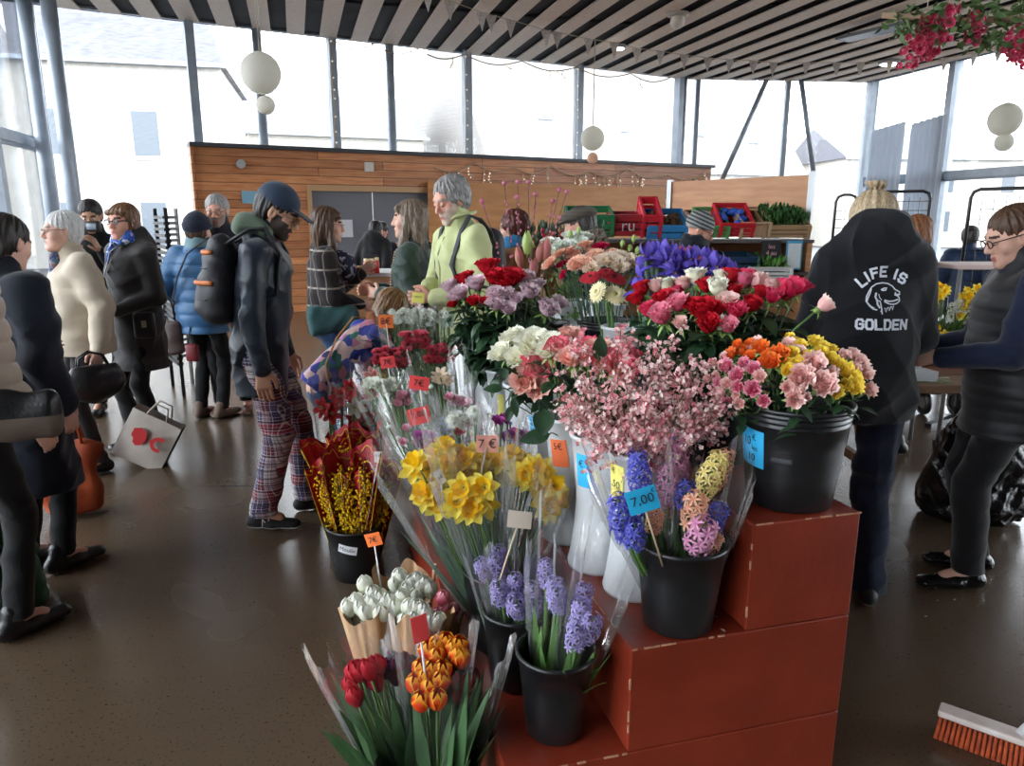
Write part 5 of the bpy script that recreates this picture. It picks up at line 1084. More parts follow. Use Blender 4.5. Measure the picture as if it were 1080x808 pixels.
hs = [Z1(x, y)+('mum', 'w', P_MW, s) for x, y, s in ((400, 100, 1.25), (290, 130, 1.2), (360, 160, .9), (460, 140, .9), (260, 190, 1), (320, 200, .8), (520, 140, 1.1), (420, 160, 1), (240, 150, .9))]+[Z1(x, y)+('liss', 'fr', P_FR, .6) for x, y in ((300, 265), (130, 345), (190, 330), (220, 350), (120, 370), (250, 325), (160, 360), (90, 385), (370, 210))]
mixed(c7+Vector((-.02, 0, .05)), (492, 432), 2.36, hs, 'wrapped bunch of white mums and red freesia above the daffodils', .11, 60)
hs = [Z1(x, y)+('liss', 'fm', P_FM, .6) for x, y in ((60, 290), (20, 320), (80, 330), (30, 350), (60, 360), (10, 290), (100, 300))]+[Z1(x, y)+('mum', 'fl', P_FL, .38) for x, y in ((180, 150), (200, 190), (160, 220), (220, 220), (180, 260), (140, 250), (240, 260), (210, 240), (330, 310), (350, 290), (310, 330), (60, 420), (80, 440), (170, 180), (190, 230), (230, 190))]
mixed(c7+Vector((-.06, .0, .05)), (458, 452), 2.38, hs, 'wrapped bunch of magenta freesia and lilac filler flowers', .10, 61)
hs = [Z1(x, y)+('liss', 'fm', P_FM, .6) for x, y in ((610, 165), (640, 180), (590, 190), (700, 330), (720, 350), (740, 310), (690, 270), (620, 300), (560, 180), (750, 280), (715, 300))]+[Z1(x, y)+('mum', 'fl', P_FL, .4) for x, y in ((660, 180), (550, 240), (640, 240), (680, 220), (590, 260), (660, 300), (730, 240))]
mixed(c7+Vector((.05, .02, .05)), (540, 448), 2.34, hs, 'wrapped bunch of magenta flowers between the 7 euro card and the white vases', .10, 62)
Z2 = lambda x, y: (380+x/6.733, 310+y/6.733)
hs = [Z2(x, y)+('liss', 'sw', P_SW, s) for x, y, s in ((60, 640, .6), (55, 675, .6), (115, 655, .8), (150, 680, .9), (130, 695, .7), (200, 700, .8), (190, 665, .7), (220, 640, .6), (240, 690, .7), (200, 745, .5), (225, 790, .6), (280, 670, .6), (170, 720, .6))]+[Z2(x, y)+('liss', 'sp', P_SP, s) for x, y, s in ((300, 740, .7), (320, 750, .7), (280, 760, .6), (340, 740, .6), (300, 790, .7), (260, 795, .6), (340, 790, .6))]
mixed(c8+Vector((-.05, -.02, .05)), (412, 420), 2.92, hs, 'wrapped bunch of small white and pink flowers leaning out beyond the red cards', .14, 63, over=1.15)
hs = [Z2(x, y)+('trumpet', 'sc', P_SC, .45) for x, y in ((570, 590), (600, 630), (560, 640))]+[Z2(x, y)+('liss', 'sp', P_SP, s) for x, y, s in ((680, 780, .7), (700, 790, .7), (730, 780, .6), (640, 750, .6), (400, 700, .5), (640, 760, .5), (660, 790, .7), (720, 800, .7), (760, 800, .7))]+[Z2(x, y)+('mum', 'w', P_MW, .5) for x, y in ((640, 750), (500, 660), (470, 700))]
mixed(c8+Vector((.03, .0, .05)), (466, 412), 2.78, hs, 'wrapped bunch with cream lilies and small pink flowers', .13, 64, over=1.2, peak=.08)
hs = [(x, y, 'liss', 'sp', P_SP, .6) for x, y in ((440, 470), (452, 462), (430, 455), (446, 480), (425, 470))]+[(x, y, 'mum', 'w', P_MW, .45) for x, y in ((436, 462), (448, 452), (420, 462), (410, 450))]
mixed(c8+Vector((-.02, -.05, .05)), (436, 448), 2.62, hs, 'wrapped bunch of pale pink flowers below the coral card', .12, 65, over=1.15)
c9 = ST(1.68, .13, HS); bucket(c9, .13, .28, 'black bucket of red dianthus bunches on the low step'); c10 = ST(2.15, .12, HS); bucket(c10, .14, .28, 'black bucket of white chrysanthemums at the far end of the low step')
for b_, (x0, x1), yy, nm in ((-.04, (396, 432), 378, 'red dianthus bunch edged white, side nearest the orange 8 euro card'), (.02, (424, 452), 362, 'red dianthus bunch edged white, highest of the three'), (.07, (448, 482), 374, 'red dianthus bunch edged white, side nearest the white vases')):
    rs = random.Random(int(x0)); hs = [(rs.uniform(x0, x1), yy+rs.uniform(-9, 9)+abs(rs.uniform(x0, x1)-(x0+x1)/2)*.1, 'carn', 'di', P_DI, rs.uniform(.48, .66)) for _ in range(40)]
    mixed(c9+Vector((b_, 0, .05)), ((x0+x1)/2, yy-6), 3.22, hs, nm, .13, int(x0), group=None, leaf=('leaf', .07, .008), nleaf=40, over=.72, stem_r=.0015)
for b_, (x0, x1), nm in ((-.05, (412, 446), 'wrapped white chrysanthemum bunch beside the floral coat'), (.05, (442, 476), 'wrapped white chrysanthemum bunch beside the lime jacket')):
    rs = random.Random(int(x0)); hs = [(rs.uniform(x0, x1), 336+rs.uniform(-8, 8), 'mum', 'w', P_MW, rs.uniform(.95, 1.25)) for _ in range(30)]
    mixed(c10+Vector((b_, 0, .05)), ((x0+x1)/2, 326), 3.62, hs, nm, .15, int(x0)+1, leaf=('leaf', .09, .02), leaf_m=M_LEAF, nleaf=40, over=1.0, peak=.06, stem_r=.002)
price_card(PY(407, 339, 3.5), PY(411, 372, 3.46), .072, .064, 'orange', [('8€', 0, 0, .045)], 'orange card reading 8 euro above the red dianthus')
price_card(PY(409, 382, 3.05), PY(412, 405, 3.06), .062, .05, 'red', [('7€', 0, 0, .036)], 'smallest red price card, just below the dianthus', roll=.15)
price_card(PY(442, 404, 2.7), PY(447, 440, 2.72), .076, .052, 'red', [('7€', 0, 0, .036)], 'plain dark red price card over the lily bunch', roll=-.15)
price_card(PY(442, 438.5, 2.55), PY(452, 462, 2.56), .082, .062, 'coral2' if 'coral2' in CARDC else 'red', [('7,00', 0, .006, .032)], 'larger coral card with a price, tilted up, below the plain red card', roll=.25)
price_card(PY(441, 314, 3.55), PY(444, 345, 3.6), .06, .05, 'yellow', [('MERCI', 0, .004, .013)], 'small yellow printed card above the white chrysanthemums', roll=-.05)
# --- trimmings under the table edge: prunus twigs with pink buds
tw_o = []
for i, (x0, y0, x1, y1) in enumerate(((535, 275, 532, 193), (545, 275, 546, 192), (540, 270, 557, 192), (552, 268, 545, 208), (560, 262, 565, 205), (528, 262, 508, 212), (585, 262, 598, 202), (580, 262, 590, 200), (575, 262, 583, 212))):
    Y = 3.85+.05*(i % 3); b = PY(x1, y1, Y); a = ST(2.35, .72, 3*HS+.04)+Vector(((i % 3-1)*.03, (i//3-1)*.03, 0)); o = empty('prunus_twig', (a.x, a.y, a.z), 0, 'tall bare twig dotted with pink buds, rising beyond the mauve roses', 'twig', 'pink budded twigs'); rs = random.Random(i); P = curve_pts((0, 0, 0), b-a, .0, n=6); MB().tube(P, [.004-.0005*k for k in range(6)], 5).build('stem', M_TWIGD if 'M_TWIGD' in globals() else mat('dark twig', (82, 54, 48), rough=.7), o, True); mb = MB()
    for k in range(16): t = rs.uniform(.15, 1); p = Vector(P[int(t*4.99)]).lerp(P[int(t*4.99)+1], (t*4.99) % 1)+Vector((rs.uniform(-1, 1), rs.uniform(-1, 1), 0))*.006; mb.ball(p, (.0055, .0055, .008), 0, 6, 5)
    mb.ball(P[-1], (.014, .014, .012), 0, 8, 6); tag(mb.build('buds', petals('prunus bud', (226, 150, 166), (206, 120, 140)), o, True), kind='stuff')
tk = bucket(ST(2.35, .72, 3*HS), .12, .3, 'black bucket holding the budded twigs on the top step')
# ================================================================ PEOPLE
def folds(amp, seed=0, f=1.0):
    """sharp-crested cloth folds, mostly running across the limb"""
    rs = np.random.RandomState(seed); K = []
    for _ in range(5):
        d = rs.randn(3)*np.array([.55, .55, 1]); d /= np.linalg.norm(d); K.append((d*rs.uniform(26, 58)*f, rs.uniform(0, 6.28), rs.randn(3)*9, rs.uniform(0, 6.28), rs.randn(3)*5, rs.uniform(0, 6)))
    def fn(X, Y, Z):
        v = 0
        for k_, p, w_, q, m_, n_ in K: v = v+(np.abs(np.sin((X*k_[0]+Y*k_[1]+Z*k_[2])*.5+p+1.6*np.sin(X*w_[0]+Y*w_[1]+Z*w_[2]+q)))**.7-.6)*np.clip(.5+.7*np.sin(X*m_[0]+Y*m_[1]+Z*m_[2]+n_), 0, 1)
        return amp*v
    return fn
def A3(*a): return np.array(a, dtype=float)
def rotm(yaw=0, pitch=0, roll=0):
    """columns = right, forward, up of a head turned yaw (to the right +), pitched down (+), rolled"""
    return np.array((Matrix.Rotation(-yaw, 3, 'Z')@Matrix.Rotation(-pitch, 3, 'X')@Matrix.Rotation(roll, 3, 'Y')))
def nrm(v): return v/max(1e-9, np.linalg.norm(v))
def ik(a, t, l1, l2, hint):
    d = t-a; L_ = min(np.linalg.norm(d), (l1+l2)*.995); d = nrm(d); t = a+d*L_; c = (l1*l1+L_*L_-l2*l2)/(2*L_); h = math.sqrt(max(0, l1*l1-c*c)); hp = hint-d*(hint@d); return a+d*c+nrm(hp)*h, t
def skeleton(H, lean=0, side=0, hands=None, feet=None, crouch=0, yaw=0, pitch=0, roll=0, twist=0, neckf=.02, sh_up=0, hint=None, sw=1.0):
    s = {'H': H}; P = A3(0, 0, .53*H-crouch); up = nrm(A3(math.sin(side), math.sin(lean), math.cos(lean))); rt = nrm(A3(math.cos(twist), -math.sin(twist), 0)-up*(A3(math.cos(twist), -math.sin(twist), 0)@up)); fw = np.cross(up, rt)
    s.update(P=P, up=up, rt=rt, fw=fw, waist=P+up*.09*H+fw*.005, chest=P+up*.21*H+fw*.008, neck=P+up*.316*H, sh=[P+up*(.268+sh_up)*H-rt*.097*H*sw, P+up*(.268+sh_up)*H+rt*.097*H*sw])
    s['R'] = rotm(yaw, pitch, roll); hu = nrm(up*.6+s['R'][:, 2]*.4+A3(0, 0, .2)); hs = .5+.5*H/1.7; s['hs'] = hs
    s['hc'] = s['neck']+hu*.128*hs+s['R'][:, 1]*(neckf+.012)+np.array([0, 0, 0.])
    hands = hands or [None, None]; s['el'] = []; s['wr'] = []; s['fa'] = []
    for i, sg in enumerate((-1, 1)):
        t = hands[i]; t = (P+rt*sg*.15*H-up*.02*H+fw*.02) if t is None else A3(*t)
        hh = A3(sg*.35, -.7, -.6) if hint is None or hint[i] is None else A3(*hint[i]); e, w_ = ik(s['sh'][i], t, .165*H, .15*H, hh); s['el'].append(e); s['wr'].append(w_); s['fa'].append(nrm(w_-e))
    feet = feet or [(-.055*H, 0), (.055*H, .04)]; s['hip'] = [P-rt*.05*H, P+rt*.05*H]; s['kn'] = []; s['an'] = []; s['ft'] = []
    for i, f in enumerate(feet):
        an = A3(f[0], f[1], .05*H if len(f) < 4 else f[3]); k, a = ik(s['hip'][i], an, .25*H, .245*H, A3(.1*(-1, 1)[i], 1, 0)); s['kn'].append(k); s['an'].append(A3(*an)); s['ft'].append(f[2] if len(f) > 2 else (-.15, .15)[i])
    return s
def bounds(pts, m): a = np.array(pts); return a.min(0)-m, a.max(0)+m
def hand_field(s, i, curl=.5, h=.0042, pal=None, spread=.1):
    """forearm end, palm, four fingers and thumb"""
    w_, d, sg = s['wr'][i], s['fa'][i], (-1, 1)[i]; k = s['H']/1.72
    n = A3(-sg, 0, 0) if pal is None else A3(*pal); n = nrm(n-d*(n@d)); x = np.cross(d, n)   # n: out of the palm, x: across
    f = Field(*bounds([w_-d*.08, w_+d*.2*k], .09), h)
    f.cone(w_-d*.08, w_, .03*k, .024*k, 0); c = w_+d*.05*k
    f.econe(w_+d*.012, w_+d*.078*k, x, (.027*k, .016*k), (.038*k, .013*k), .012)
    ths = sg*1.0*(1 if (np.cross(x, d)@n) > 0 else 1); th = x*(-1 if (x@A3(0, 1, 0)) < 0 else 1) if abs(x@A3(0, 1, 0)) > .25 else x*(1 if x[2] > 0 else -1)
    for j, (o, L_) in enumerate(((.029, .068), (.0105, .078), (-.008, .073), (-.026, .058))):
        b = w_+d*.078*k+th*o*k; dd = nrm(d+th*o*spread*40*.1); p = b; ang = 0; r = .0088*k
        for q, fr in enumerate((.45, .32, .25)):
            ang += curl*(.55, .75, .5)[q]; e = p+(dd*math.cos(ang)+n*math.sin(ang))*L_*fr*k; f.cone(p, e, r*(1-.07*q), r*(.94-.08*q), .004); p = e
    b = w_+d*.022*k+th*.024*k; p1 = b+(d*.6+th*.75+n*.25)*.034*k; p2 = p1+(d*.85+th*.15+n*(.25+.4*curl))*.030*k; p3 = p2+(d*.9-th*.1+n*(.3+.5*curl))*.024*k; f.cone(b, p1, .013*k, .0105*k, .008); f.cone(p1, p2, .0105*k, .0095*k, .004); f.cone(p2, p3, .0092*k, .008*k, .004)
    return f.nets()
def head_field(s, h=.0042, female=False, age=0, fat=1.0):
    R_, c, k = s['R'], s['hc'], s['hs']; T = lambda x, y, z: c+R_@(A3(x, y, z)*k)
    f = Field(*bounds([T(0, 0, 0), s['neck']-s['up']*.03], .15), h); E = lambda p, r, kk=.02, sub=False: f.ell(T(*p), tuple(q*k for q in r), R_, kk, sub); C = lambda a, b, ra, rb, kk=.01: f.cone(T(*a), T(*b), ra*k, rb*k, kk)
    E((0, -.018, .034), (.074, .094, .084)); E((0, .022, -.022), (.061*fat, .066, .088), .03); E((0, .034, -.074), (.046*fat, .048, .036), .03); C((-.012, .074, -.098), (.012, .074, -.098), .015, .015, .02)
    f.cone(s['neck']-s['up']*.05, T(0, -.022, -.05), (.056 if not female else .050)*k, (.050 if not female else .044)*k, .025)
    C((-.03, .074, .026), (.03, .074, .026), .013, .013, .02)
    for sg in (-1, 1):
        E((sg*.031, .094, .006), (.019, .018, .012), .012, True); E((sg*.043*fat, .055, -.026), (.024, .022, .022), .02); E((sg*.031, .076, .006), (.0155, .014, .012), .004)
        E((sg*.074, -.004, -.004), (.011, .019, .031), .006); E((sg*.083, -.002, -.002), (.006, .01, .018), .004, True); E((sg*.078, -.012, 0), (.008, .010, .03), .004)
    C((0, .082, .018), (0, .104, -.026), .008, .0125, .012); E((-.011, .094, -.032), (.0085, .011, .008), .006); E((.011, .094, -.032), (.0085, .011, .008), .006)
    C((-.02, .083, -.060), (0, .091, -.057), .0055, .0065, .008); C((.02, .083, -.060), (0, .091, -.057), .0055, .0065, .008); C((-.015, .083, -.069), (.015, .083, -.069), .0075, .0075, .008); E((0, .096, -.0635), (.026, .008, .0016), .003, True)
    if age: E((0, .06, -.098), (.04, .03, .02), .02)
    return f.nets(), T
def put_mat(fn, V, F, T, s):
    c = V[F].mean(1); loc = ((c-s['hc'])@s['R'])/s['hs']; return fn(loc)
SK = {}
def skin(nm, rgb): return mat('skin '+nm, rgb, rough=.5, rgb2=tuple(int(v*.93) for v in rgb), nscale=14, spec=.35)
M_LIP = mat('lips', (192, 116, 106), rough=.45); M_EYEW = mat('eye white', (226, 222, 216), rough=.2); M_IRIS = mat('dark iris', (44, 32, 26), rough=.15)
def body_mesh(o, s, skn, brow, h=.0045, hands=(.5, .5), pals=(None, None), female=False, face=True, beard=None, looking_down=False, build=1.0, stubble=None, age=0, fat=1.0, hand_on=(1, 1), hidden=False):
    H = s['H']; VV, FF, MI = [], [], []; n = 0
    def add(V, F, mi):
        nonlocal n
        VV.append(V); FF.append(F+n); MI.append(np.full(len(F), mi) if np.isscalar(mi) else mi); n += len(V)
    (V, F), T = head_field(s, h*Q, female, age, fat)
    def mf(l):
        m = np.zeros(len(l), dtype=int); x, y, z = l[:, 0], l[:, 1], l[:, 2]
        m[(np.abs(x) < .022) & (y > .078) & (z < -.054-.10*x*x*20*0) & (z > -.0745)] = 1
        if beard is not None: m[(z < -.040+.35*np.abs(x)*(np.abs(x) > .04)) & (z > -.112) & (y > .022) & ~((np.abs(x) < .02) & (z > -.074) & (z < -.056) & (y > .08))] = 4
        if beard is not None: m[(np.abs(x) > .052) & (np.abs(x) < .07) & (y > .0) & (y < .045) & (z < .0)] = 4
        e = (np.abs(np.abs(x)-.033) < .019) & (y > .066) & (np.abs(z-.0275-.06*(.033-np.abs(np.abs(x)-.033))) < .0055); m[e] = 5
        return m
    add(V, F, put_mat(mf, V, F, T, s))
    for sg in (-1, 1):   # eyeballs and pupils
        for (yy, zz, r, mi) in (((.0775, .0055, .0125, 2)), (.0845, .0045, .0068, 3) if not looking_down else (.0865, -.0025, .0042, 3)):
            mi = 0 if looking_down and mi == 2 else mi
            b = MB().ball((0, 0, 0), r*s['hs'], 0, 10, 7); q = np.concatenate(b.v)+T(sg*.031, yy, zz); tri = [f_ if len(f_) == 4 else (f_[0], f_[1], f_[2], f_[2]) for f_ in b.f]; add(q, np.array(tri), mi)
    if not hidden:
        for i in (0, 1):
            if hand_on[i]: V, F = hand_field(s, i, hands[i], (.0045 if h < .006 else .006)*Q, pals[i]); add(V, F, 0)
    hb = .014; f = Field(*bounds([s['P'], s['neck']]+s['sh']+s['el']+s['wr']+s['kn']+s['an'], .13), hb)   # trunk and limbs under the clothes
    f.econe(s['P']-s['up']*.02, s['waist'], s['rt'], (.075*H*build, .052*H), (.066*H*build, .05*H), .04); f.econe(s['waist'], s['chest'], s['rt'], (.066*H*build, .05*H), (.085*H*build, .058*H), .04); f.cone(s['sh'][0], s['sh'][1], .03*H, .03*H, .04); f.cone(s['chest'], s['neck'], .05*H, .032*H, .03)
    for i in (0, 1):
        f.cone(s['sh'][i], s['el'][i], .026*H, .02*H, .02); f.cone(s['el'][i], s['wr'][i], .02*H, .0145*H, .01); f.cone(s['hip'][i], s['kn'][i], .045*H*build, .028*H, .03); f.cone(s['kn'][i], s['an'][i], .028*H, .019*H, .02); a = s['ft'][i]; f.cone(s['an'][i], s['an'][i]+A3(math.sin(a)*.1, math.cos(a)*.1, -.03), .02*H*.9, .016*H, .01)
    V, F = f.nets(); add(V, F, 0)
    me = mesh_from('body', np.concatenate(VV), np.concatenate(FF), [skn, M_LIP, M_EYEW, M_IRIS, beard or brow, brow], np.concatenate(MI)); return link('body', me, o)
def jacket(o, s, m, name='jacket', hem=.44, pad=.02, sleeve=1.0, fit=1.0, belly=0, quilt=0, qp=.085, collar=.04, hood=None, hup=0, wrinkle=.004, h=.0075, skirt=0, seed=0, mats=None, mfn=None, wrist=1.0, keep=False, flare=1.0, cutneck=True, arms=True):
    """hem = hem height as a fraction of H; the coat below the hips hangs straight down"""
    H = s['H']; hz = hem*H; P, up, rt = s['P'], s['up'], s['rt']; k = .035
    pts = [P, s['neck'], A3(P[0], P[1], hz)]+s['sh']+(s['el']+s['wr'] if arms else []); f = Field(*bounds(pts, .17+pad), h*Q)
    w1, d1 = (.082*fit*H+pad, .062*H+pad+belly*.6); w2, d2 = (.078*fit*H+pad, .060*H+pad+belly); w3, d3 = (.086*fit*H+pad, .060*H+pad)
    if hz < P[2]: f.econe(A3(P[0], P[1], hz-.06), P, rt, (w1*flare+skirt, d1*flare+skirt), (w1, d1), k)
    f.econe(P, s['waist'], rt, (w1, d1), (w2, d2), k); f.econe(s['waist'], s['chest'], rt, (w2, d2), (w3, d3), k)
    f.cone(s['sh'][0]*.88+s['sh'][1]*.12, s['sh'][1]*.88+s['sh'][0]*.12, .029*H+pad*.55, .029*H+pad*.55, .05); f.econe(s['chest']+up*.035*H, s['neck']-up*.004*H, rt, (.066*H, .046*H+pad*.6), (.034*H, .034*H), .045)
    if arms:
        for i in (0, 1):
            a, e, w_ = s['sh'][i], s['el'][i], s['wr'][i]; f.cone(a, e, .0265*H*sleeve+pad*.7, .0225*H*sleeve+pad*.6, .03); f.cone(e, e*.04+w_*.96*wrist+e*(1-wrist)*.96, .0232*H*sleeve+pad*.6, .0165*H*sleeve+pad*.5, .02)
    if collar:
        nk = s['neck']; f.econe(nk-up*.03, nk+nrm(s['hc']-nk)*collar, rt, (.05*H+pad*.3, .046*H+pad*.3), (.042*H, .040*H), .02)
    if hood:
        c = nk = s['neck']-s['fw']*.055+up*(.02+hup)
        f.ell(c+up*.012, (.112*hood, .080*hood, .085*hood), np.stack([rt, s['fw'], up], 1), .06); f.ell(c-up*.045, (.15*hood, .075*hood, .07*hood), np.stack([rt, s['fw'], up], 1), .07); f.econe(c+up*.04, c+up*.02+s['fw']*.10, rt, (.098*hood, .05*hood), (.07*hood, .03), .03); f.ell(c-up*.05-s['fw']*.01, (.075*hood, .055*hood, .075*hood), np.stack([rt, s['fw'], up], 1), .03)
    f.bumps(wr(wrinkle, 1.1, seed, (1, 1, .8)))
    f.bumps(folds(wrinkle*(1.15 if not quilt else .4), seed+9))
    if quilt:
        def qf(X, Y, Z): t = ((X-P[0])*up[0]+(Y-P[1])*up[1]+(Z-P[2])*up[2])/qp; return quilt*(1-np.abs(np.sin(PI*t))**.5)
        f.bumps(qf)
    if hz > 0: f.cut((0, 0, hz+0), (0, 0, -1)) if s['up'][2] > .8 else f.cut(P-up*(.53*H-hz if hz < .53*H else 0), -up)
    V, F = f.nets(); mi = mfn(V[F].mean(1), s) if mfn else None
    ob = link(name, mesh_from(name, V, F, mats or m, mi), o)
    return (ob, V, F) if keep else ob
def trousers(o, s, m, name='trousers', wide=1.0, cuff=1.0, top=.56, hem=.05, seed=3, h=.008, wrinkle=.004, build=1.0):
    H = s['H']; f = Field(*bounds([s['P']+A3(0, 0, .06)]+s['kn']+s['an'], .13), h*Q); P = s['P']
    f.econe(P-A3(0, 0, .03*H), P+s['up']*.05*H, s['rt'], (.088*H*build, .064*H*build), (.076*H*build, .055*H*build), .03)
    for i in (0, 1):
        a, k, n = s['hip'][i], s['kn'][i], s['an'][i]; e = n*.9+k*.1; f.cone(a, k, .050*H*build, .036*H*wide, .02); f.cone(k, A3(e[0], e[1], hem*H), .036*H*wide, .031*H*cuff, .012)
    f.bumps(wr(wrinkle*.6, 1.6, seed, (1, 1, 1.2))); f.bumps(folds(wrinkle*1.1, seed, 1.1)); f.cut((0, 0, hem*H), (0, 0, -1)); V, F = f.nets(); return link(name, mesh_from(name, V, F, m), o)
M_SOLEW = mat('pale shoe sole', (196, 194, 188), rough=.6); M_SOLED = mat('dark shoe sole', (30, 28, 28), rough=.6)
def shoes(o, s, m, sole=None, h=.0055, L_=.27, high=0, name='shoe', heel=0):
    out = []
    for i in (0, 1):
        a = s['ft'][i]; an = s['an'][i]; d = A3(math.sin(a), math.cos(a), 0); x = A3(d[1], -d[0], 0); g = A3(an[0], an[1], an[2]-.05*s['H']); f = Field(*bounds([g-d*.1, g+d*.22, an+A3(0, 0, .03+high)], .06), h*Q)
        f.econe(g-d*.045+A3(0, 0, .042), g+d*.06+A3(0, 0, .038), x, (.034, .038), (.042, .032), .02, endr=.035); f.econe(g+d*.06+A3(0, 0, .036), g+d*(L_-.10)+A3(0, 0, .030), x, (.044, .030), (.040, .024), .02, endr=.035)
        f.cone(g-d*.02+A3(0, 0, .05), an+A3(0, 0, .03+high)-d*.01, .036, .038, .02); f.cut(g+A3(0, 0, .001), (0, 0, -1)); V, F = f.nets(); z = V[F].mean(1)[:, 2]-g[2]
        out.append(link(name, mesh_from(name, V, F, [m, sole or M_SOLED], (z < .022).astype(int)), o))
    return out
def hair_obj(o, s, m, style, h=.0048, name='hair', seed=0):
    R_, c, k = s['R'], s['hc'], s['hs']; T = lambda x, y, z: c+R_@(A3(x, y, z)*k); lo = -.34 if style.startswith('long') else -.14
    f = Field(*bounds([T(0, 0, 0), T(0, -.03, lo)], .16), h*Q); E = lambda p, r, kk=.02, sub=False: f.ell(T(*p), tuple(q*k for q in r), R_, kk, sub); C = lambda a, b, ra, rb, kk=.01: f.cone(T(*a), T(*b), ra*k, rb*k, kk)
    E((0, -.022, .042), (.084, .102, .088)); 
    if style in ('short', 'man', 'thin'): E((0, -.045, -.015), (.079, .066, .075), .03); E((0, .118, -.035), (.074, .078, .094), .01, True); E((0, .03, -.10), (.12, .09, .075), .01, True)
    if style in ('man', 'thin'):
        for sg in (-1, 1): E((sg*.09, .012, -.03), (.034, .045, .048), .008, True)
        E((0, .12, -.012), (.078, .078, .088), .012, True); f.cut(T(0, 0, -.075), -R_[:, 2])
    if style == 'bob': E((0, -.03, -.03), (.09, .078, .085), .03); E((0, .118, -.045), (.068, .085, .093), .01, True); C((-.06, .055, .075), (.05, .07, .062), .02, .016, .02)
    if style == 'curly': E((0, -.03, .0), (.088, .084, .088), .03); E((0, .122, -.006), (.078, .080, .098), .012, True); [E((sg*.088, .022, -.045), (.03, .04, .045), .008, True) for sg in (-1, 1)]
    if style.startswith('long'):
        E((0, -.035, -.03), (.088, .078, .10), .03); E((0, .118, -.04), (.068, .082, .097), .01, True); 
        for sg in (-1, 1):
            b = -.30 if style == 'long' else -.22; C((sg*.068, .01, -.0), (sg*.078, .035, -.15), .024, .03, .02); C((sg*.078, .035, -.15), (sg*.07, .05, b), .03, .016, .02); C((sg*.05, -.06, -.05), (sg*.055, -.055, b), .045, .028, .03)
        C((-.045, .062, .068), (.045, .062, .068), .02, .02, .02)
    if style == 'bun': E((0, -.03, -.01), (.083, .075, .09), .03); E((0, .118, -.035), (.075, .078, .097), .01, True); E((0, -.045, .150), (.036, .034, .027), .003); E((.01, -.04, .166), (.022, .022, .018), .003)
    rs = np.random.RandomState(seed); ph = rs.uniform(0, 6, 4); Ri = R_
    def streak(X, Y, Z):
        lx = (X-c[0])*Ri[0, 0]+(Y-c[1])*Ri[1, 0]+(Z-c[2])*Ri[2, 0]; ly = (X-c[0])*Ri[0, 1]+(Y-c[1])*Ri[1, 1]+(Z-c[2])*Ri[2, 1]; lz = (X-c[0])*Ri[0, 2]+(Y-c[1])*Ri[1, 2]+(Z-c[2])*Ri[2, 2]
        a = np.arctan2(lx, ly+.0); v = .0022*np.sin(a*17+lz*22+ph[0])+.0018*np.sin(a*31-lz*30+ph[1])
        if style == 'curly': v = v+.005*np.sin(lx*95+ph[2])*np.sin(ly*90+ph[3])*np.sin(lz*92)
        if style == 'bun': v = .0025*np.sin(a*22+lz*15)+.003*np.sin(lz*160+lx*60)*(lz > .11)
        return v
    f.bumps(streak); V, F = f.nets(); return link(name, mesh_from(name, V, F, m), o)
def hairm(nm, a, b): return mat('hair '+nm, a, rough=.5, rgb2=b, nscale=60, stretch=(3, 3, .25), spec=.4, lo=.4, hi=.6)
def beanie(o, s, m, h=.0055, stripes=None, name='beanie', big=1.0):
    R_, c, k = s['R'], s['hc'], s['hs']; T = lambda x, y, z: c+R_@(A3(x, y, z)*k); f = Field(*bounds([T(0, 0, .04)], .16), h*Q); f.ell(T(0, -.022, .048), (.090*k*big, .106*k*big, .098*k*big), R_, 0); f.ell(T(0, -.02, .03), (.094*k*big, .110*k*big, .06*k*big), R_, .015)
    f.cut(T(0, 0, .012), -(R_@A3(0, -.25, 1))); f.bumps(wr(.002, 3, 5)); V, F = f.nets(); mi = None; mats = m
    if stripes: mats = [m, stripes]; l = ((V[F].mean(1)-c)@R_); mi = ((l[:, 2]*75).astype(int) % 2)
    return link(name, mesh_from(name, V, F, mats, mi), o)
def cap_hat(o, s, m, h=.005, flat=False, name='cap'):
    R_, c, k = s['R'], s['hc'], s['hs']; T = lambda x, y, z: c+R_@(A3(x, y, z)*k); f = Field(*bounds([T(0, 0, .04), T(0, .17, .05)], .13), h*Q)
    if flat: f.ell(T(0, -.005, .075), (.094*k, .125*k, .045*k), R_, 0); f.ell(T(0, -.02, .055), (.088*k, .104*k, .045*k), R_, .02); f.econe(T(0, .06, .055), T(0, .135, .045), R_[:, 0], (.06*k, .009), (.045*k, .006), .01)
    else: f.ell(T(0, -.02, .052), (.087*k, .104*k, .086*k), R_, 0); f.econe(T(0, .07, .047), T(0, .15, .034), R_[:, 0], (.068*k, .006), (.054*k, .005), .006, endr=.02)
    g = f.D.copy(); f.D[:] = g
    if not flat: f.ell(T(0, -.02, .0), (.2*k, .2*k, .035*k), R_, 0, True)
    else: f.cut(T(0, 0, .032), -R_[:, 2])
    if not flat:
        f2 = f.nets(); V, F = f2; 
    else: V, F = f.nets()
    return link(name, mesh_from(name, V, F, m), o)
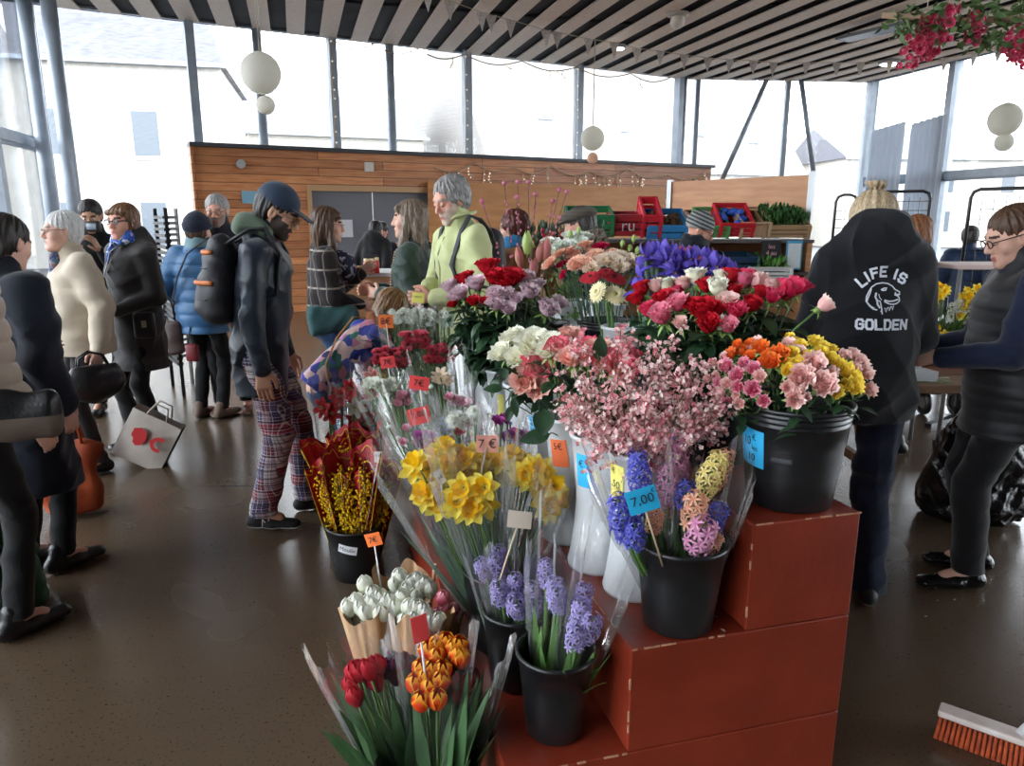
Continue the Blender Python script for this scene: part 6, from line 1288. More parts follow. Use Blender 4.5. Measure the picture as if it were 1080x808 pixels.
def glasses(o, s, m, name='glasses', r=.0022, rw=.021, rh=.016):
    R_, c, k = s['R'], s['hc'], s['hs']; T = lambda x, y, z: Vector(c+R_@(A3(x, y, z)*k)); mb = MB()
    for sg in (-1, 1):
        mb.tube([T(sg*.032+rw*math.cos(t*PI/8), .104-.004*abs(math.cos(t*PI/8)), .004+rh*math.sin(t*PI/8)) for t in range(17)], r, 5, cap=False); mb.tube([T(sg*(.032+rw), .100, .010), T(sg*.078, .06, .012), T(sg*.082, -.005, .010)], r, 5)
    mb.tube([T(-.011, .104, .008), T(0, .108, .011), T(.011, .104, .008)], r, 5); g = mb.build(name, m, o, True)
    ln = MB()
    for sg in (-1, 1):
        ln.add([T(sg*.032+rw*math.cos(t*PI/8), .103, .004+rh*math.sin(t*PI/8))[:] for t in range(16)], [tuple(range(16))])
    ln.build('lens', glassy('spectacle lens', base=.03, rough=.02, fres=.15), g)
def scarf(o, s, m, r=.028, name='scarf', drop=.0, wrap=.075):
    nk, up, fw, rt = s['neck'], s['up'], s['fw'], s['rt']; mb = MB(); P = []
    for k_ in range(3): P = [nk+up*(.012+.02*k_+.012*math.sin(t*2))+rt*math.cos(t*PI/8)*wrap+fw*(math.sin(t*PI/8)*wrap+.012) for t in range(17)]; mb.tube([tuple(p) for p in P], r*(1-.15*k_), 10, cap=False)
    if drop: mb.tube([tuple(nk+fw*.085+rt*.02), tuple(nk+fw*.115+rt*.03-up*drop*.5), tuple(nk+fw*.12+rt*.04-up*drop)], [r, r*1.1, r*1.2], 10, flat=.5)
    return mb.build(name, m, o, True)
def strap(o, s, m, side=1, x0=None, hipz=.5, wd=.016, pad=.03, name='strap'):
    """a strap over one shoulder and across to the other hip (front and back)"""
    H = s['H']; pts = []; a = s['neck']*.45+s['sh'][1 if side > 0 else 0]*.55; r1 = A3(0, 0, 0)
    top = a+s['up']*(.036*H+pad*.8); b = s['P']-s['rt']*side*(.085*H+pad); 
    for sg in (1, -1):
        q = [top, top*.8+b*.2+s['fw']*sg*(.062*H+pad*1.1), top*.5+b*.5+s['fw']*sg*(.066*H+pad*1.25), top*.2+b*.8+s['fw']*sg*(.05*H+pad), b]; pts.append(q)
    mb = MB(); 
    for q in pts: mb.tube([tuple(p) for p in q], wd, 8, flat=.3)
    return mb.build(name, m, o, True)
def person(pos, face, H, label, **k):
    """face: heading in degrees, clockwise from straight ahead of the camera"""
    o = empty('person', (pos[0], pos[1], 0), -R(face), label, 'person', k.pop('group', None)); return o, skeleton(H, **k)
# ================================================================ FABRICS
def fabric(nm, rgb, rgb2=None, rough=.85, bump=.25, sheen=.2, bscale=220, nscale=6, **k): return mat('cloth '+nm, rgb, rough=rough, rgb2=rgb2 or tuple(int(v*.85) for v in rgb), nscale=nscale, bump=bump, bscale=bscale, sheen=sheen, spec=.25, **k)
def plaid(nm, cols, sc=14, base=(40, 34, 34), patch=False, rot=(0, 0, 0)):
    m = mat('cloth '+nm, base, rough=.85, sheen=.1); nt = m.node_tree; L = nt.links.new; b = nt.nodes['Principled BSDF']; tc = _n(nt, 'TexCoord'); mp = _n(nt, 'Mapping'); L(tc.outputs['Object'], mp.inputs[0]); mp.inputs['Rotation'].default_value = rot
    sx = _n(nt, 'SeparateXYZ'); L(mp.outputs[0], sx.inputs[0]); ad = _n(nt, 'Math', operation='ADD'); L(sx.outputs['X'], ad.inputs[0]); L(sx.outputs['Y'], ad.inputs[1])
    cur = None; src0 = None
    if patch:   # square patches of different checks
        def q(sock, sc_):
            a = _n(nt, 'Math', operation='MULTIPLY'); L(sock, a.inputs[0]); a.inputs[1].default_value = sc_; f = _n(nt, 'Math', operation='FLOOR'); L(a.outputs[0], f.inputs[0]); return f.outputs[0]
        cb = _n(nt, 'CombineXYZ'); L(q(ad.outputs[0], 17), cb.inputs[0]); L(q(sx.outputs['Z'], 17), cb.inputs[1]); wn_ = _n(nt, 'TexWhiteNoise'); L(cb.outputs[0], wn_.inputs[0]); r = _n(nt, 'ValToRGB'); r.color_ramp.interpolation = 'CONSTANT'; L(wn_.outputs['Value'], r.inputs[0])
        for i, c in enumerate(patch):
            e = r.color_ramp.elements[i] if i < 2 else r.color_ramp.elements.new(i/len(patch)); e.position = i/len(patch); e.color = s2l(c)+(1,)
        cur = r.outputs[0]
    for (sock, per, wd, c, op) in cols:
        s_ = ad.outputs[0] if sock == 'v' else sx.outputs['Z']; a = _n(nt, 'Math', operation='MULTIPLY'); L(s_, a.inputs[0]); a.inputs[1].default_value = per; f = _n(nt, 'Math', operation='FRACT'); L(a.outputs[0], f.inputs[0]); c1 = _n(nt, 'Math', operation='LESS_THAN'); L(f.outputs[0], c1.inputs[0]); c1.inputs[1].default_value = wd
        sc2 = _n(nt, 'Math', operation='MULTIPLY'); L(c1.outputs[0], sc2.inputs[0]); sc2.inputs[1].default_value = op; mx = _n(nt, 'MixRGB'); L(sc2.outputs[0], mx.inputs[0])
        if cur: L(cur, mx.inputs[1])
        else: mx.inputs[1].default_value = s2l(base)+(1,)
        mx.inputs[2].default_value = s2l(c)+(1,); cur = mx.outputs[0]
    L(cur, b.inputs['Base Color']); return m
def blobs(nm, cols, sc=22, base=None, rnd_=1.0):
    m = mat('cloth '+nm, (200, 190, 190), rough=.8); nt = m.node_tree; L = nt.links.new; b = nt.nodes['Principled BSDF']; tc = _n(nt, 'TexCoord'); no = _n(nt, 'TexNoise', i_Scale=sc*.6); L(tc.outputs['Object'], no.inputs['Vector']); mx = _n(nt, 'MixRGB'); mx.inputs[0].default_value = .06; L(tc.outputs['Object'], mx.inputs[1]); L(no.outputs['Color'], mx.inputs[2])
    v = _n(nt, 'TexVoronoi', i_Scale=float(sc), i_Randomness=rnd_); L(mx.outputs[0], v.inputs['Vector']); sp_ = _n(nt, 'SeparateColor'); L(v.outputs['Color'], sp_.inputs[0]); r = _n(nt, 'ValToRGB'); r.color_ramp.interpolation = 'CONSTANT'; L(sp_.outputs[0], r.inputs[0])
    for i, c in enumerate(cols):
        e = r.color_ramp.elements[i] if i < 2 else r.color_ramp.elements.new(i/len(cols)); e.position = i/len(cols); e.color = s2l(c)+(1,)
    L(r.outputs[0], b.inputs['Base Color']); return m
SK_P = skin('pale', (226, 178, 156)); SK_R = skin('rosy', (222, 162, 140)); SK_T = skin('tan', (206, 158, 130))
HB = hairm('brown', (94, 68, 50), (62, 44, 32)); HG = hairm('grey', (168, 166, 164), (120, 118, 116)); HW = hairm('white', (222, 222, 220), (190, 190, 190)); HDK = hairm('dark', (44, 36, 32), (26, 22, 20)); HLG = hairm('long grey brown', (142, 124, 108), (92, 76, 64)); HBL = hairm('ash blond', (196, 176, 144), (150, 128, 100)); HLB = hairm('light brown', (168, 132, 96), (120, 88, 60)); HGI = hairm('ginger', (150, 98, 62), (112, 70, 44)); HRD = hairm('auburn', (98, 44, 36), (64, 28, 24)); HGD = hairm('dark grey', (86, 80, 78), (56, 50, 48)); HSB = hairm('short brown', (128, 90, 62), (88, 60, 42))
NAVY = fabric('navy coat', (24, 30, 44), (18, 22, 34)); BLKC = fabric('black cloth', (20, 20, 23), (14, 14, 16)); DENIM = fabric('blue denim', (58, 88, 126), (42, 66, 104), nscale=20); DNAVY = fabric('dark navy trousers', (28, 38, 62), (20, 28, 48)); BEIGEP = fabric('beige quilted shell', (166, 150, 136), (150, 134, 120), rough=.5, bump=.1); CREAM = fabric('cream jacket', (206, 192, 172), (188, 174, 154), rough=.7); BLUEP = fabric('blue quilted shell', (62, 108, 150), (48, 92, 134), rough=.42, bump=.08); DKCOAT = fabric('charcoal brown coat', (52, 48, 48), (38, 35, 36), rough=.7); WAXED = fabric('waxed navy jacket', (34, 44, 58), (24, 32, 44), rough=.38, bump=.12); GREENC = fabric('bottle green raincoat', (52, 70, 62), (38, 54, 48), rough=.5); LIME = fabric('pale lime jacket', (208, 214, 158), (192, 198, 142), rough=.65); GREYC = fabric('mid grey wool', (112, 112, 116), (90, 90, 94)); BRWN = fabric('tan corduroy', (160, 104, 62), (132, 84, 48)); REDC = fabric('red cloth', (176, 34, 40)); TEAL = fabric('teal canvas', (70, 108, 108), (54, 90, 92)); SAGE = fabric('sage hood', (96, 112, 94), (80, 96, 80)); LEATH = mat('black leather', (20, 20, 22), rough=.35, bump=.2, bscale=80); BROWNL = mat('brown leather', (112, 66, 48), rough=.5); BLKP = mat('black knit', (34, 36, 46), rough=.9)
MADRAS = plaid('patchwork madras', [('v', 60, .18, (40, 36, 70), .75), ('z', 60, .18, (210, 205, 205), .6), ('v', 33, .14, (214, 210, 208), .75), ('z', 27, .2, (60, 24, 40), .7), ('z', 44, .12, (30, 30, 60), .8)], base=(120, 60, 80), patch=[(66, 60, 110), (160, 44, 66), (196, 186, 184), (88, 78, 120), (120, 40, 56), (170, 140, 150)])
SHIRTP = plaid('dark check shirt', [('v', 9, .10, (188, 178, 166), .75), ('z', 8, .10, (188, 178, 166), .75), ('v', 9, .5, (60, 52, 50), .5)], base=(34, 30, 32))
FLORAL = blobs('floral jacket', [(228, 196, 190), (44, 56, 150), (34, 40, 96), (214, 140, 160), (226, 190, 184), (60, 120, 110), (90, 100, 190), (198, 150, 190)], sc=20); FLBL = blobs('blue floral blouse', [(66, 96, 140), (120, 90, 100), (40, 60, 110), (150, 130, 130), (80, 120, 130)], sc=48); SCARFB = blobs('blue patterned scarf', [(60, 100, 190), (220, 226, 240), (36, 70, 160), (90, 130, 210)], sc=60); WRAPC = blobs('navy wrap with small white print', [(30, 34, 62), (30, 34, 62), (190, 195, 215), (26, 30, 56), (34, 40, 70)], sc=42)
M_GOLD = mat('thin metal rims', (120, 100, 80), rough=.3, metal=.8); M_BLKF = mat('black frames', (22, 22, 24), rough=.3); WOOL = fabric('navy wool hat', (34, 40, 58), (24, 30, 46), bump=.6, bscale=90); M_BROW = mat('dark brows', (70, 54, 44), rough=.8); M_BROWG = mat('grey brows', (150, 144, 138), rough=.8); M_BROWL = mat('light brows', (150, 118, 90), rough=.8)
F6 = .0062
def G(px, py): p = PZ(px, py, 0); return (p.x, p.y)
def W(px, Y): p = PY(px, 230, Y); return (p.x, Y)
# ---- man in cap with backpack
xy = G(288, 549)
o, s = person(xy, 82, 1.80, 'bearded man in navy cap and jacket with patchwork checked trousers, head bent', lean=.10, pitch=.50, yaw=.12, hands=[(-.24, .10, .86), (.27, .05, .79)], feet=[(-.12, .17), (.10, -.04)], neckf=.05)
body_mesh(o, s, SK_T, M_BROW, beard=mat('dark beard', (58, 46, 40), rough=.9), hands=(.5, .45), looking_down=True)
jacket(o, s, WAXED, hem=.40, pad=.028, seed=1, wrinkle=.0065, collar=.03, h=.0068)
f_ = Field(*bounds([s['neck']], .18), .006); f_.ell(s['neck']-s['fw']*.05+s['up']*.03, (.10, .10, .065), None, 0); f_.ell(s['neck']+s['up']*.015+s['fw']*.01, (.086, .088, .04), None, .03); f_.bumps(wr(.005, 1.6, 4)); V_, F_ = f_.nets(); link('hood', mesh_from('hood', V_, F_, SAGE), o)
trousers(o, s, MADRAS, wide=1.18, cuff=1.28, hem=.045, wrinkle=.006); sh_ = shoes(o, s, mat('black suede shoe', (26, 24, 25), rough=.8), M_SOLEW)
A, F = text_geo('N', .06); g = s['an'][1]; sn = MB(); a_ = s['ft'][1]; T = Matrix.Translation((g[0]+.047, g[1]+.03, .047))@Matrix.Rotation(-a_, 4, 'Z')@Matrix.Rotation(PI/2, 4, 'Z')@Matrix.Rotation(PI/2-.25, 4, 'X'); sn.add(A, F, 0, T); sn.build('shoe_letter', mat('pale letter', (206, 190, 188)), sh_[1])
for i in range(5): MB().tube([(g[0]-.02, g[1]+.045+.014*i, .083-.005*i), (g[0]+.005, g[1]+.05+.014*i, .09-.005*i), (g[0]+.03, g[1]+.045+.014*i, .079-.005*i)], .003, 5).build('lace', M_SOLEW, sh_[1], True)
hair_obj(o, s, HDK, 'man'); cap_hat(o, s, fabric('navy cap', (38, 54, 76), (30, 44, 64), rough=.7)); glasses(o, s, M_GOLD, r=.0018)
# backpack, worn on the near shoulder
bc = s['chest']-s['fw']*.19-s['up']*.05+s['rt']*.05; b = empty('backpack', (xy[0], xy[1], 0), -R(82), 'black backpack with orange trim strips worn by the man in the cap', 'backpack')
f_ = Field(*bounds([bc], .34), .0062); f_.econe(bc-s['up']*.15, bc+s['up']*.08, s['rt'], (.135, .095), (.125, .085), .03, endr=.07); f_.econe(bc-s['up']*.13-s['fw']*.05, bc-s['up']*.02-s['fw']*.06, s['rt'], (.10, .07), (.09, .05), .02); f_.ell(bc+s['up']*.13, (.095, .07, .09), None, .05); f_.bumps(wr(.004, 1.2, 8)); V_, F_ = f_.nets()
PK = mat('black pack fabric', (44, 44, 50), rough=.6, rgb2=(34, 34, 40), bump=.2, bscale=150); link('pack', mesh_from('pack', V_, F_, PK), b); ORG = mat('orange leather trim', (206, 116, 56), rough=.55)
def onpack(z, xw, f0=-.2): 
    P = []
    bv = BVHTree.FromPolygons([tuple(v) for v in V_.tolist()], F_.tolist())
    for t in range(9):
        a = -PI/2+xw[0]+(xw[1]-xw[0])*t/8; d = Vector((math.cos(a), math.sin(a), 0)); c0 = Vector(bc+s['up']*z); h_ = bv.ray_cast(c0+d*.5, -d); P.append(h_[0]+d*.002 if h_[0] else c0)
    return P
MB().tube(onpack(-.01, (.35, 1.5)), .013, 6, flat=1).build('trim_strip', ORG, b, True); MB().tube(onpack(.135, (.3, 1.4)), .013, 6).build('trim_strip', ORG, b, True)
MB().tube(onpack(-.09, (.2, 1.3)), .003, 6).tube(onpack(.06, (.1, 1.2)), .003, 6).build('zip', mat('zip', (16, 16, 18), rough=.4), b, True)
for sg in (-1, 1): a = s['sh'][(sg+1)//2]*.62+s['neck']*.38; MB().tube([tuple(bc+s['up']*.15+s['rt']*sg*.05), tuple(a-s['fw']*.045+s['up']*.07), tuple(a+s['up']*.082+s['fw']*.03), tuple(a+s['fw']*.105-s['up']*.04), tuple(s['chest']+s['rt']*sg*.135+s['fw']*.09-s['up']*.1), tuple(s['chest']+s['rt']*sg*.16-s['fw']*.04-s['up']*.16)], .018, 8, flat=.5).build('shoulder_strap', PK, b, True)
# ---- woman with checked shirt, baby wrap and teal waist bag
o, s = person(W(338, 5.1), 75, 1.68, 'woman in a dark checked shirt and jeans with a navy patterned baby wrap', lean=.02, pitch=.10, yaw=.05, hands=[(-.05, .26, 1.22), (.02, .24, 1.0)], feet=[(-.10, .03), (.09, .10)], hint=[None, (.6, -.8, -.3)])
body_mesh(o, s, SK_P, M_BROW, female=True, h=.005); jacket(o, s, SHIRTP, hem=.48, pad=.026, seed=2, wrinkle=.006, sleeve=1.15); trousers(o, s, DENIM, cuff=1.2, hem=.04); shoes(o, s, BROWNL, M_SOLEW); hair_obj(o, s, HB, 'long_mid'); glasses(o, s, M_GOLD, r=.0016)
f_ = Field(*bounds([s['chest']+s['fw']*.1], .2), .007); f_.ell(s['chest']+s['fw']*.12+s['up']*.02, (.11, .085, .10), None, 0); f_.ell(s['chest']+s['fw']*.08+s['up']*.08, (.12, .07, .05), None, .03); f_.bumps(wr(.007, 1.8, 3)); V_, F_ = f_.nets(); link('baby_wrap', mesh_from('baby_wrap', V_, F_, WRAPC), o)
wb = empty('waist_bag', tuple(W(338, 5.1))+(0,), -R(75), 'teal canvas waist bag worn over the checked shirt above the jeans', 'bag'); f_ = Field(*bounds([s['P']], .3), .007); c = s['P']+s['rt']*.155+s['fw']*.03+s['up']*.03; f_.econe(c-s['fw']*.11, c+s['fw']*.15, s['rt'], (.05, .115), (.045, .09), 0); f_.cut(c+s['up']*.09, s['up']); f_.bumps(wr(.005, 1.5, 6)); V_, F_ = f_.nets(); link('pouch', mesh_from('pouch', V_, F_, TEAL), wb); MB().tube([tuple(s['waist']+s['rt']*.12*math.cos(t*PI/8)+s['fw']*.105*math.sin(t*PI/8)+s['up']*.02*math.cos(t*PI/8)) for t in range(17)], .014, 6, cap=False).build('belt', BLKC, wb, True)
# ---- old lady in cream jacket
xy = G(104, 497); xy = (xy[0], xy[1]+.05)
o, s = person(xy, -134, 1.64, 'white-haired lady with glasses in a cream jacket, carrying bags', lean=.04, pitch=-.02, yaw=-.35, hands=[(-.22, .05, .80), (.26, .06, .84)], feet=[(-.09, .03), (.09, .12)])
s = skeleton(1.64, lean=.04, pitch=0, yaw=.06, hands=[(-.33, .02, .84), (.22, .06, .84)], feet=[(-.09, .03), (.09, .12)])
body_mesh(o, s, SK_P, M_BROWG, female=True, age=1, fat=1.14, h=.0046); jacket(o, s, CREAM, hem=.47, pad=.045, seed=5, wrinkle=.0065, sleeve=1.2, belly=.03, quilt=.006, qp=.16, collar=.045, flare=1.05, fit=1.05)
f_ = Field(*bounds([s['chest'], s['P']], .2), .008); f_.econe(s['P']+s['fw']*.075, s['neck']+s['fw']*.035-s['up']*.02, s['rt'], (.055, .06), (.035, .04), 0); V_, F_ = f_.nets(); link('blouse', mesh_from('blouse', V_+A3(0, .046, 0), F_, FLBL), o)
for z, dz in ((.62, .02), (.70, .012)): MB().tube([tuple(s['P']+s['up']*(z*1.62-.53*1.62)*1+s['rt']*sg+s['fw']*0.15) for sg in ()] or [tuple(s['P']+s['rt']*.1), tuple(s['P']+s['rt']*.101)], .002, 4)
MB().tube([tuple(s['P']-s['rt']*.145+s['up']*.0+s['fw']*.06*t) for t in (-1.2, 0, 1.2)], .006, 6).build('pocket_flap', CREAM, o, True)
trousers(o, s, fabric('dark brown trousers', (44, 38, 38)), hem=.05, build=1.1); shoes(o, s, LEATH); hair_obj(o, s, HW, 'short'); glasses(o, s, M_GOLD, r=.0018)
cw_ = 'person'
hb = empty('handbag', (xy[0], xy[1], 0), R(134), 'round black leather handbag hanging from the cream-jacketed lady\'s hand'.replace("cream-jacketed lady's hand", 'white-haired lady'), 'handbag'); hc_ = s['wr'][0]+A3(-.06, .05, -.20); f_ = Field(*bounds([hc_], .3), .007); f_.ell(hc_, (.075, .15, .12), None, 0); f_.econe(hc_, hc_+A3(0, 0, .10), A3(0, 1, 0), (.13, .06), (.10, .035), .03); f_.cut(hc_+A3(0, 0, .11), (0, 0, 1)); f_.bumps(wr(.006, 1.3, 2)); V_, F_ = f_.nets(); link('bag_body', mesh_from('bag_body', V_, F_, LEATH), hb)
for e in (-.02, .02): MB().tube([tuple(hc_+A3(e, -.08, .09)), tuple(hc_+A3(e, -.05, .17)), tuple(hc_+A3(e, .02, .195)), tuple(hc_+A3(e, .08, .16)), tuple(hc_+A3(e, .09, .09))], .006, 8).build('bag_handle', LEATH, hb, True)
sb = empty('shopping_bag', tuple(PZ(146, 492, 0)+Vector((0, 0, .04))), R(8), 'white shopping bag with red emblem and dark side, held low beside the handbag', 'shopping bag'); mb = MB(); WBG = mat('white woven bag', (206, 198, 188), rough=.6, rgb2=(190, 182, 172), bump=.4, bscale=12); T = Matrix.Rotation(R(30), 4, 'Y')
Vb = []; nxx = 7
for k in range(nxx+1):
    for j in range(7):
        x = (k/nxx-.5)*.32; z = j/6*.34; Vb.append((x, -.055-.002*math.sin(k*1.1+j)-.03*math.sin(PI*k/nxx)*math.sin(PI*j/6), z))
for k in range(nxx+1):
    for j in range(7): x = (k/nxx-.5)*.32; z = j/6*.34; Vb.append((x, .055+.01*math.sin(k+j*2), z))
n1 = (nxx+1)*7; Fb = []
for k in range(nxx):
    for j in range(6): a = k*7+j; Fb += [(a, a+7, a+8, a+1), (n1+a, n1+a+1, n1+a+8, n1+a+7)]
for j in range(6): Fb += [(j, j+1, n1+j+1, n1+j)]
Fr = [(nxx*7+j, n1+nxx*7+j, n1+nxx*7+j+1, nxx*7+j+1) for j in range(6)]+[(k*7, n1+k*7, n1+k*7+7, k*7+7) for k in range(nxx)]
mb.add(Vb, Fb, 0, T).add(Vb, Fr, 1, T); mb.build('bag_body', [WBG, mat('dark bag side', (40, 34, 34), rough=.7)], sb, True); EM = mat('red emblem', (196, 40, 44), rough=.6); lg = MB()
def onbag(poly): lg.add([(x, -.105, z) for x, z in poly], [tuple(range(len(poly)))], 0, T)
def arc(cx, cz, r, a0, a1, w_, n=14): return [(cx+r*math.cos(a0+(a1-a0)*t/n), cz+r*math.sin(a0+(a1-a0)*t/n)) for t in range(n+1)]+[(cx+(r-w_)*math.cos(a1-(a1-a0)*t/n), cz+(r-w_)*math.sin(a1-(a1-a0)*t/n)) for t in range(n+1)]
for k in range(1): 
    P = arc(.085, .20, .052, R(60), R(300), .025)
    for q in range(14): onbag([P[q], P[q+1], P[28-q], P[29-q]])
onbag([(.02, .20), (.05, .165), (.035, .20), (.05, .235)]); onbag([(-.09, .24), (-.05, .26), (-.01, .245), (.005, .20), (-.01, .15), (-.04, .135), (-.065, .15), (-.07, .175), (-.09, .19)]); lg.build('emblem', EM, sb)
for sg in (-1, 1): MB().tube([T@Vector((-.07, sg*.055, .34)), T@Vector((-.05, sg*.04, .42)), T@Vector((.03, sg*.04, .42)), T@Vector((.06, sg*.055, .34))], .007, 6).build('bag_handle', WBG, sb, True)
# ---- woman with black glasses and blue scarf
o, s = person(W(133, 5.0), -150, 1.70, 'woman with short brown hair, black glasses and a blue patterned scarf in a dark coat', yaw=-.25, pitch=.02, hands=[(-.10, .2, 1.0), (.05, .22, .98)])
body_mesh(o, s, SK_R, M_BROW, female=True, h=.005); jacket(o, s, DKCOAT, hem=.34, pad=.045, seed=7, wrinkle=.006, collar=.05, hood=.95, flare=1.1); trousers(o, s, BLKC); shoes(o, s, LEATH); hair_obj(o, s, HSB, 'bob'); glasses(o, s, M_BLKF, r=.003, rw=.023, rh=.017); scarf(o, s, SCARFB, drop=.14); strap(o, s, LEATH, side=-1, pad=.05, wd=.012)
sbg = empty('shoulder_bag', tuple(PY(152, 338, 4.75)), R(20), 'small black shoulder bag with a metal clasp on the dark coat', 'bag'); MB().box((0, 0, -.03), (.13, .06, .17), bev=.02).build('bag_body', LEATH, sbg, True); MB().box((0, -.033, -.02), (.03, .01, .045), bev=.004).build('clasp', mat('brass clasp', (176, 160, 130), rough=.3, metal=.8), sbg)
# ---- man with camera behind
o, s = person(W(97, 6.0), 160, 1.76, 'dark haired man holding a camera, behind the woman with black glasses', pitch=.35, hands=[(-.07, .25, 1.35), (.1, .25, 1.35)]); body_mesh(o, s, SK_T, M_BROW, h=.0075); jacket(o, s, BLKC, h=.011); trousers(o, s, BLKC, h=.012); shoes(o, s, LEATH, h=.01); hair_obj(o, s, HDK, 'man', h=.008)
cmr = empty('camera', tuple(PY(98, 239, 5.65)), .1, 'small camera with a lit screen held by the dark haired man', 'camera'); MB().box((0, 0, 0), (.12, .05, .08), bev=.01).build('camera_body', M_BLKF, cmr, True); MB().box((0.0, -.028, 0), (.07, .006, .045), bev=.002).build('screen', mat('camera screen', (150, 160, 170), rough=.1), cmr, True)
# ---- blue puffer woman
xy = G(224, 441); o, s = person(xy, 12, 1.62, 'woman seen from behind in a blue quilted coat and navy woollen hat', lean=.03, pitch=.05, hands=[(-.24, .12, .95), (.06, .25, 1.02)], feet=[(-.10, .0), (.08, .02)], hint=[None, (.8, -.5, -.3)])
body_mesh(o, s, SK_P, M_BROW, female=True, h=.0065, hand_on=(1, 1)); jacket(o, s, BLUEP, hem=.44, pad=.065, quilt=.014, qp=.095, seed=9, wrinkle=.004, sleeve=1.3, flare=1.0, fit=1.05); trousers(o, s, BLKC, hem=.05); shoes(o, s, mat('taupe shoe', (106, 88, 78), rough=.8)); hair_obj(o, s, HB, 'short'); beanie(o, s, WOOL, big=1.1); scarf(o, s, fabric('pale teal scarf', (134, 166, 172)), r=.03); strap(o, s, BLKC, side=1, pad=.068, wd=.013)
# her brown bag
bb = empty('tote_bag', tuple(PZ(192, 405, .25)+Vector((0, 0, 0))), 0, 'brown tote bag hanging beside the blue quilted coat', 'bag'); p = PY(180, 350, 5.65); bb.location = p; f_ = Field((-.12, -.08, -.26), (.12, .08, .16), .008); f_.econe((.0, 0, -.16), (0, 0, .06), (1, 0, 0), (.10, .05), (.08, .03), 0); f_.bumps(wr(.006, 1.5, 4)); V_, F_ = f_.nets(); link('bag_body', mesh_from('bag_body', V_, F_, mat('dark brown bag', (78, 62, 58), rough=.6)), bb); MB().tube([(-.05, 0, .05), (-.03, 0, .22), (.0, 0, .27), (.03, 0, .22), (.05, 0, .05)], .006, 6).build('bag_handle', LEATH, bb, True)
rb_ = empty('purse', tuple(PY(203, 372, 5.6)), 0, 'small dark red purse below the blue quilted coat', 'bag'); MB().box((0, 0, 0), (.10, .05, .14), bev=.02).build('bag_body', mat('dark red leather', (112, 26, 36), rough=.5), rb_, True); MB().tube([(-.03, 0, .06), (0, 0, .2), (.03, 0, .06)], .005, 6).build('bag_handle', LEATH, rb_, True)
# ---- man with grey hair and glasses, goatee
o, s = person(W(231, 6.0), 168, 1.80, 'grey haired man with glasses and a short beard in front of the wooden wall', pitch=.18, yaw=.1); body_mesh(o, s, SK_R, M_BROWG, h=.0055, beard=mat('greying beard', (150, 132, 120), rough=.9), face=True); jacket(o, s, fabric('dark grey jacket', (46, 46, 52)), h=.009, pad=.03); trousers(o, s, BLKC, h=.011); shoes(o, s, BROWNL, M_SOLEW, h=.009); hair_obj(o, s, HG, 'man', h=.006); glasses(o, s, M_GOLD)
# ---- long haired woman in green coat
o, s = person(W(437, 4.75), -82, 1.72, 'woman with long grey-brown hair and a bottle green raincoat, looking sideways', pitch=.02, yaw=-.15, hands=[(-.12, .20, 1.12), (-.02, .27, 1.13)], hint=[None, (.5, -.8, -.4)], feet=[(-.1, 0), (.1, .05)])
body_mesh(o, s, SK_P, M_BROW, female=True, h=.0048, hands=(.7, .8)); jacket(o, s, GREENC, hem=.42, pad=.035, seed=11, wrinkle=.006, sleeve=1.15, collar=.03); trousers(o, s, BLKC, h=.012); shoes(o, s, LEATH, h=.01); hair_obj(o, s, HLG, 'long')
f_ = Field(*bounds([s['chest'], s['P']], .2), .009); f_.econe(s['P']+s['fw']*.07, s['neck']+s['fw']*.03, s['rt'], (.07, .055), (.045, .042), 0); V_, F_ = f_.nets(); link('sweater', mesh_from('sweater', V_+A3(0, .01, 0), F_, fabric('aubergine sweater', (50, 32, 44))), o); strap(o, s, plaid('woven strap', [('v', 60, .4, (200, 190, 170), .8), ('z', 60, .5, (30, 26, 28), .9)], base=(150, 90, 60)), side=1, pad=.035, wd=.02)
# ---- man in lime jacket
o, s = person(W(490, 4.25), -122, 1.86, 'grey haired man in a pale lime jacket with a dark rucksack strap, looking down', pitch=.38, yaw=-.12, lean=.05, hands=[(-.12, .27, 1.17), (.1, .24, 1.15)], hint=[(-.5, -.8, -.4), (.8, -.6, -.4)], neckf=.03)
body_mesh(o, s, SK_R, M_BROWG, h=.0045, hands=(.8, 1.0), looking_down=True, beard=mat('silver stubble', (212, 188, 174), rough=.8)); ob, JV, JF = jacket(o, s, LIME, hem=.45, pad=.03, seed=12, wrinkle=.0065, sleeve=1.2, collar=.055, keep=True); trousers(o, s, DNAVY, h=.011); shoes(o, s, LEATH, h=.009); hair_obj(o, s, HG, 'curly')
bv = BVHTree.FromPolygons([tuple(v) for v in JV.tolist()], JF.tolist())
def onj(p, d, off=.003): h_ = bv.ray_cast(Vector(p)+Vector(d)*.5, -Vector(d)); return (h_[0]+Vector(d)*off) if h_[0] else Vector(p)
MB().tube([onj(s['P']*(1-t)+s['neck']*t-s['up']*.02, s['fw']) for t in (0, .15, .3, .45, .6, .75, .9)], .004, 6).build('zip', mat('lime zip', (176, 180, 130), rough=.5), o, True)
cl_ = MB()
for sg in (-1, 1): nk = s['neck']+s['up']*.012; cl_.tube([tuple(nk+s['rt']*sg*.03+s['fw']*.085), tuple(nk+s['rt']*sg*.065+s['fw']*.06+s['up']*.018), tuple(nk+s['rt']*sg*.08+s['up']*.028), tuple(nk+s['rt']*sg*.05-s['fw']*.07+s['up']*.035)], [.012, .026, .024, .02], 8, flat=.45)
cl_.build('collar', LIME, o, True)
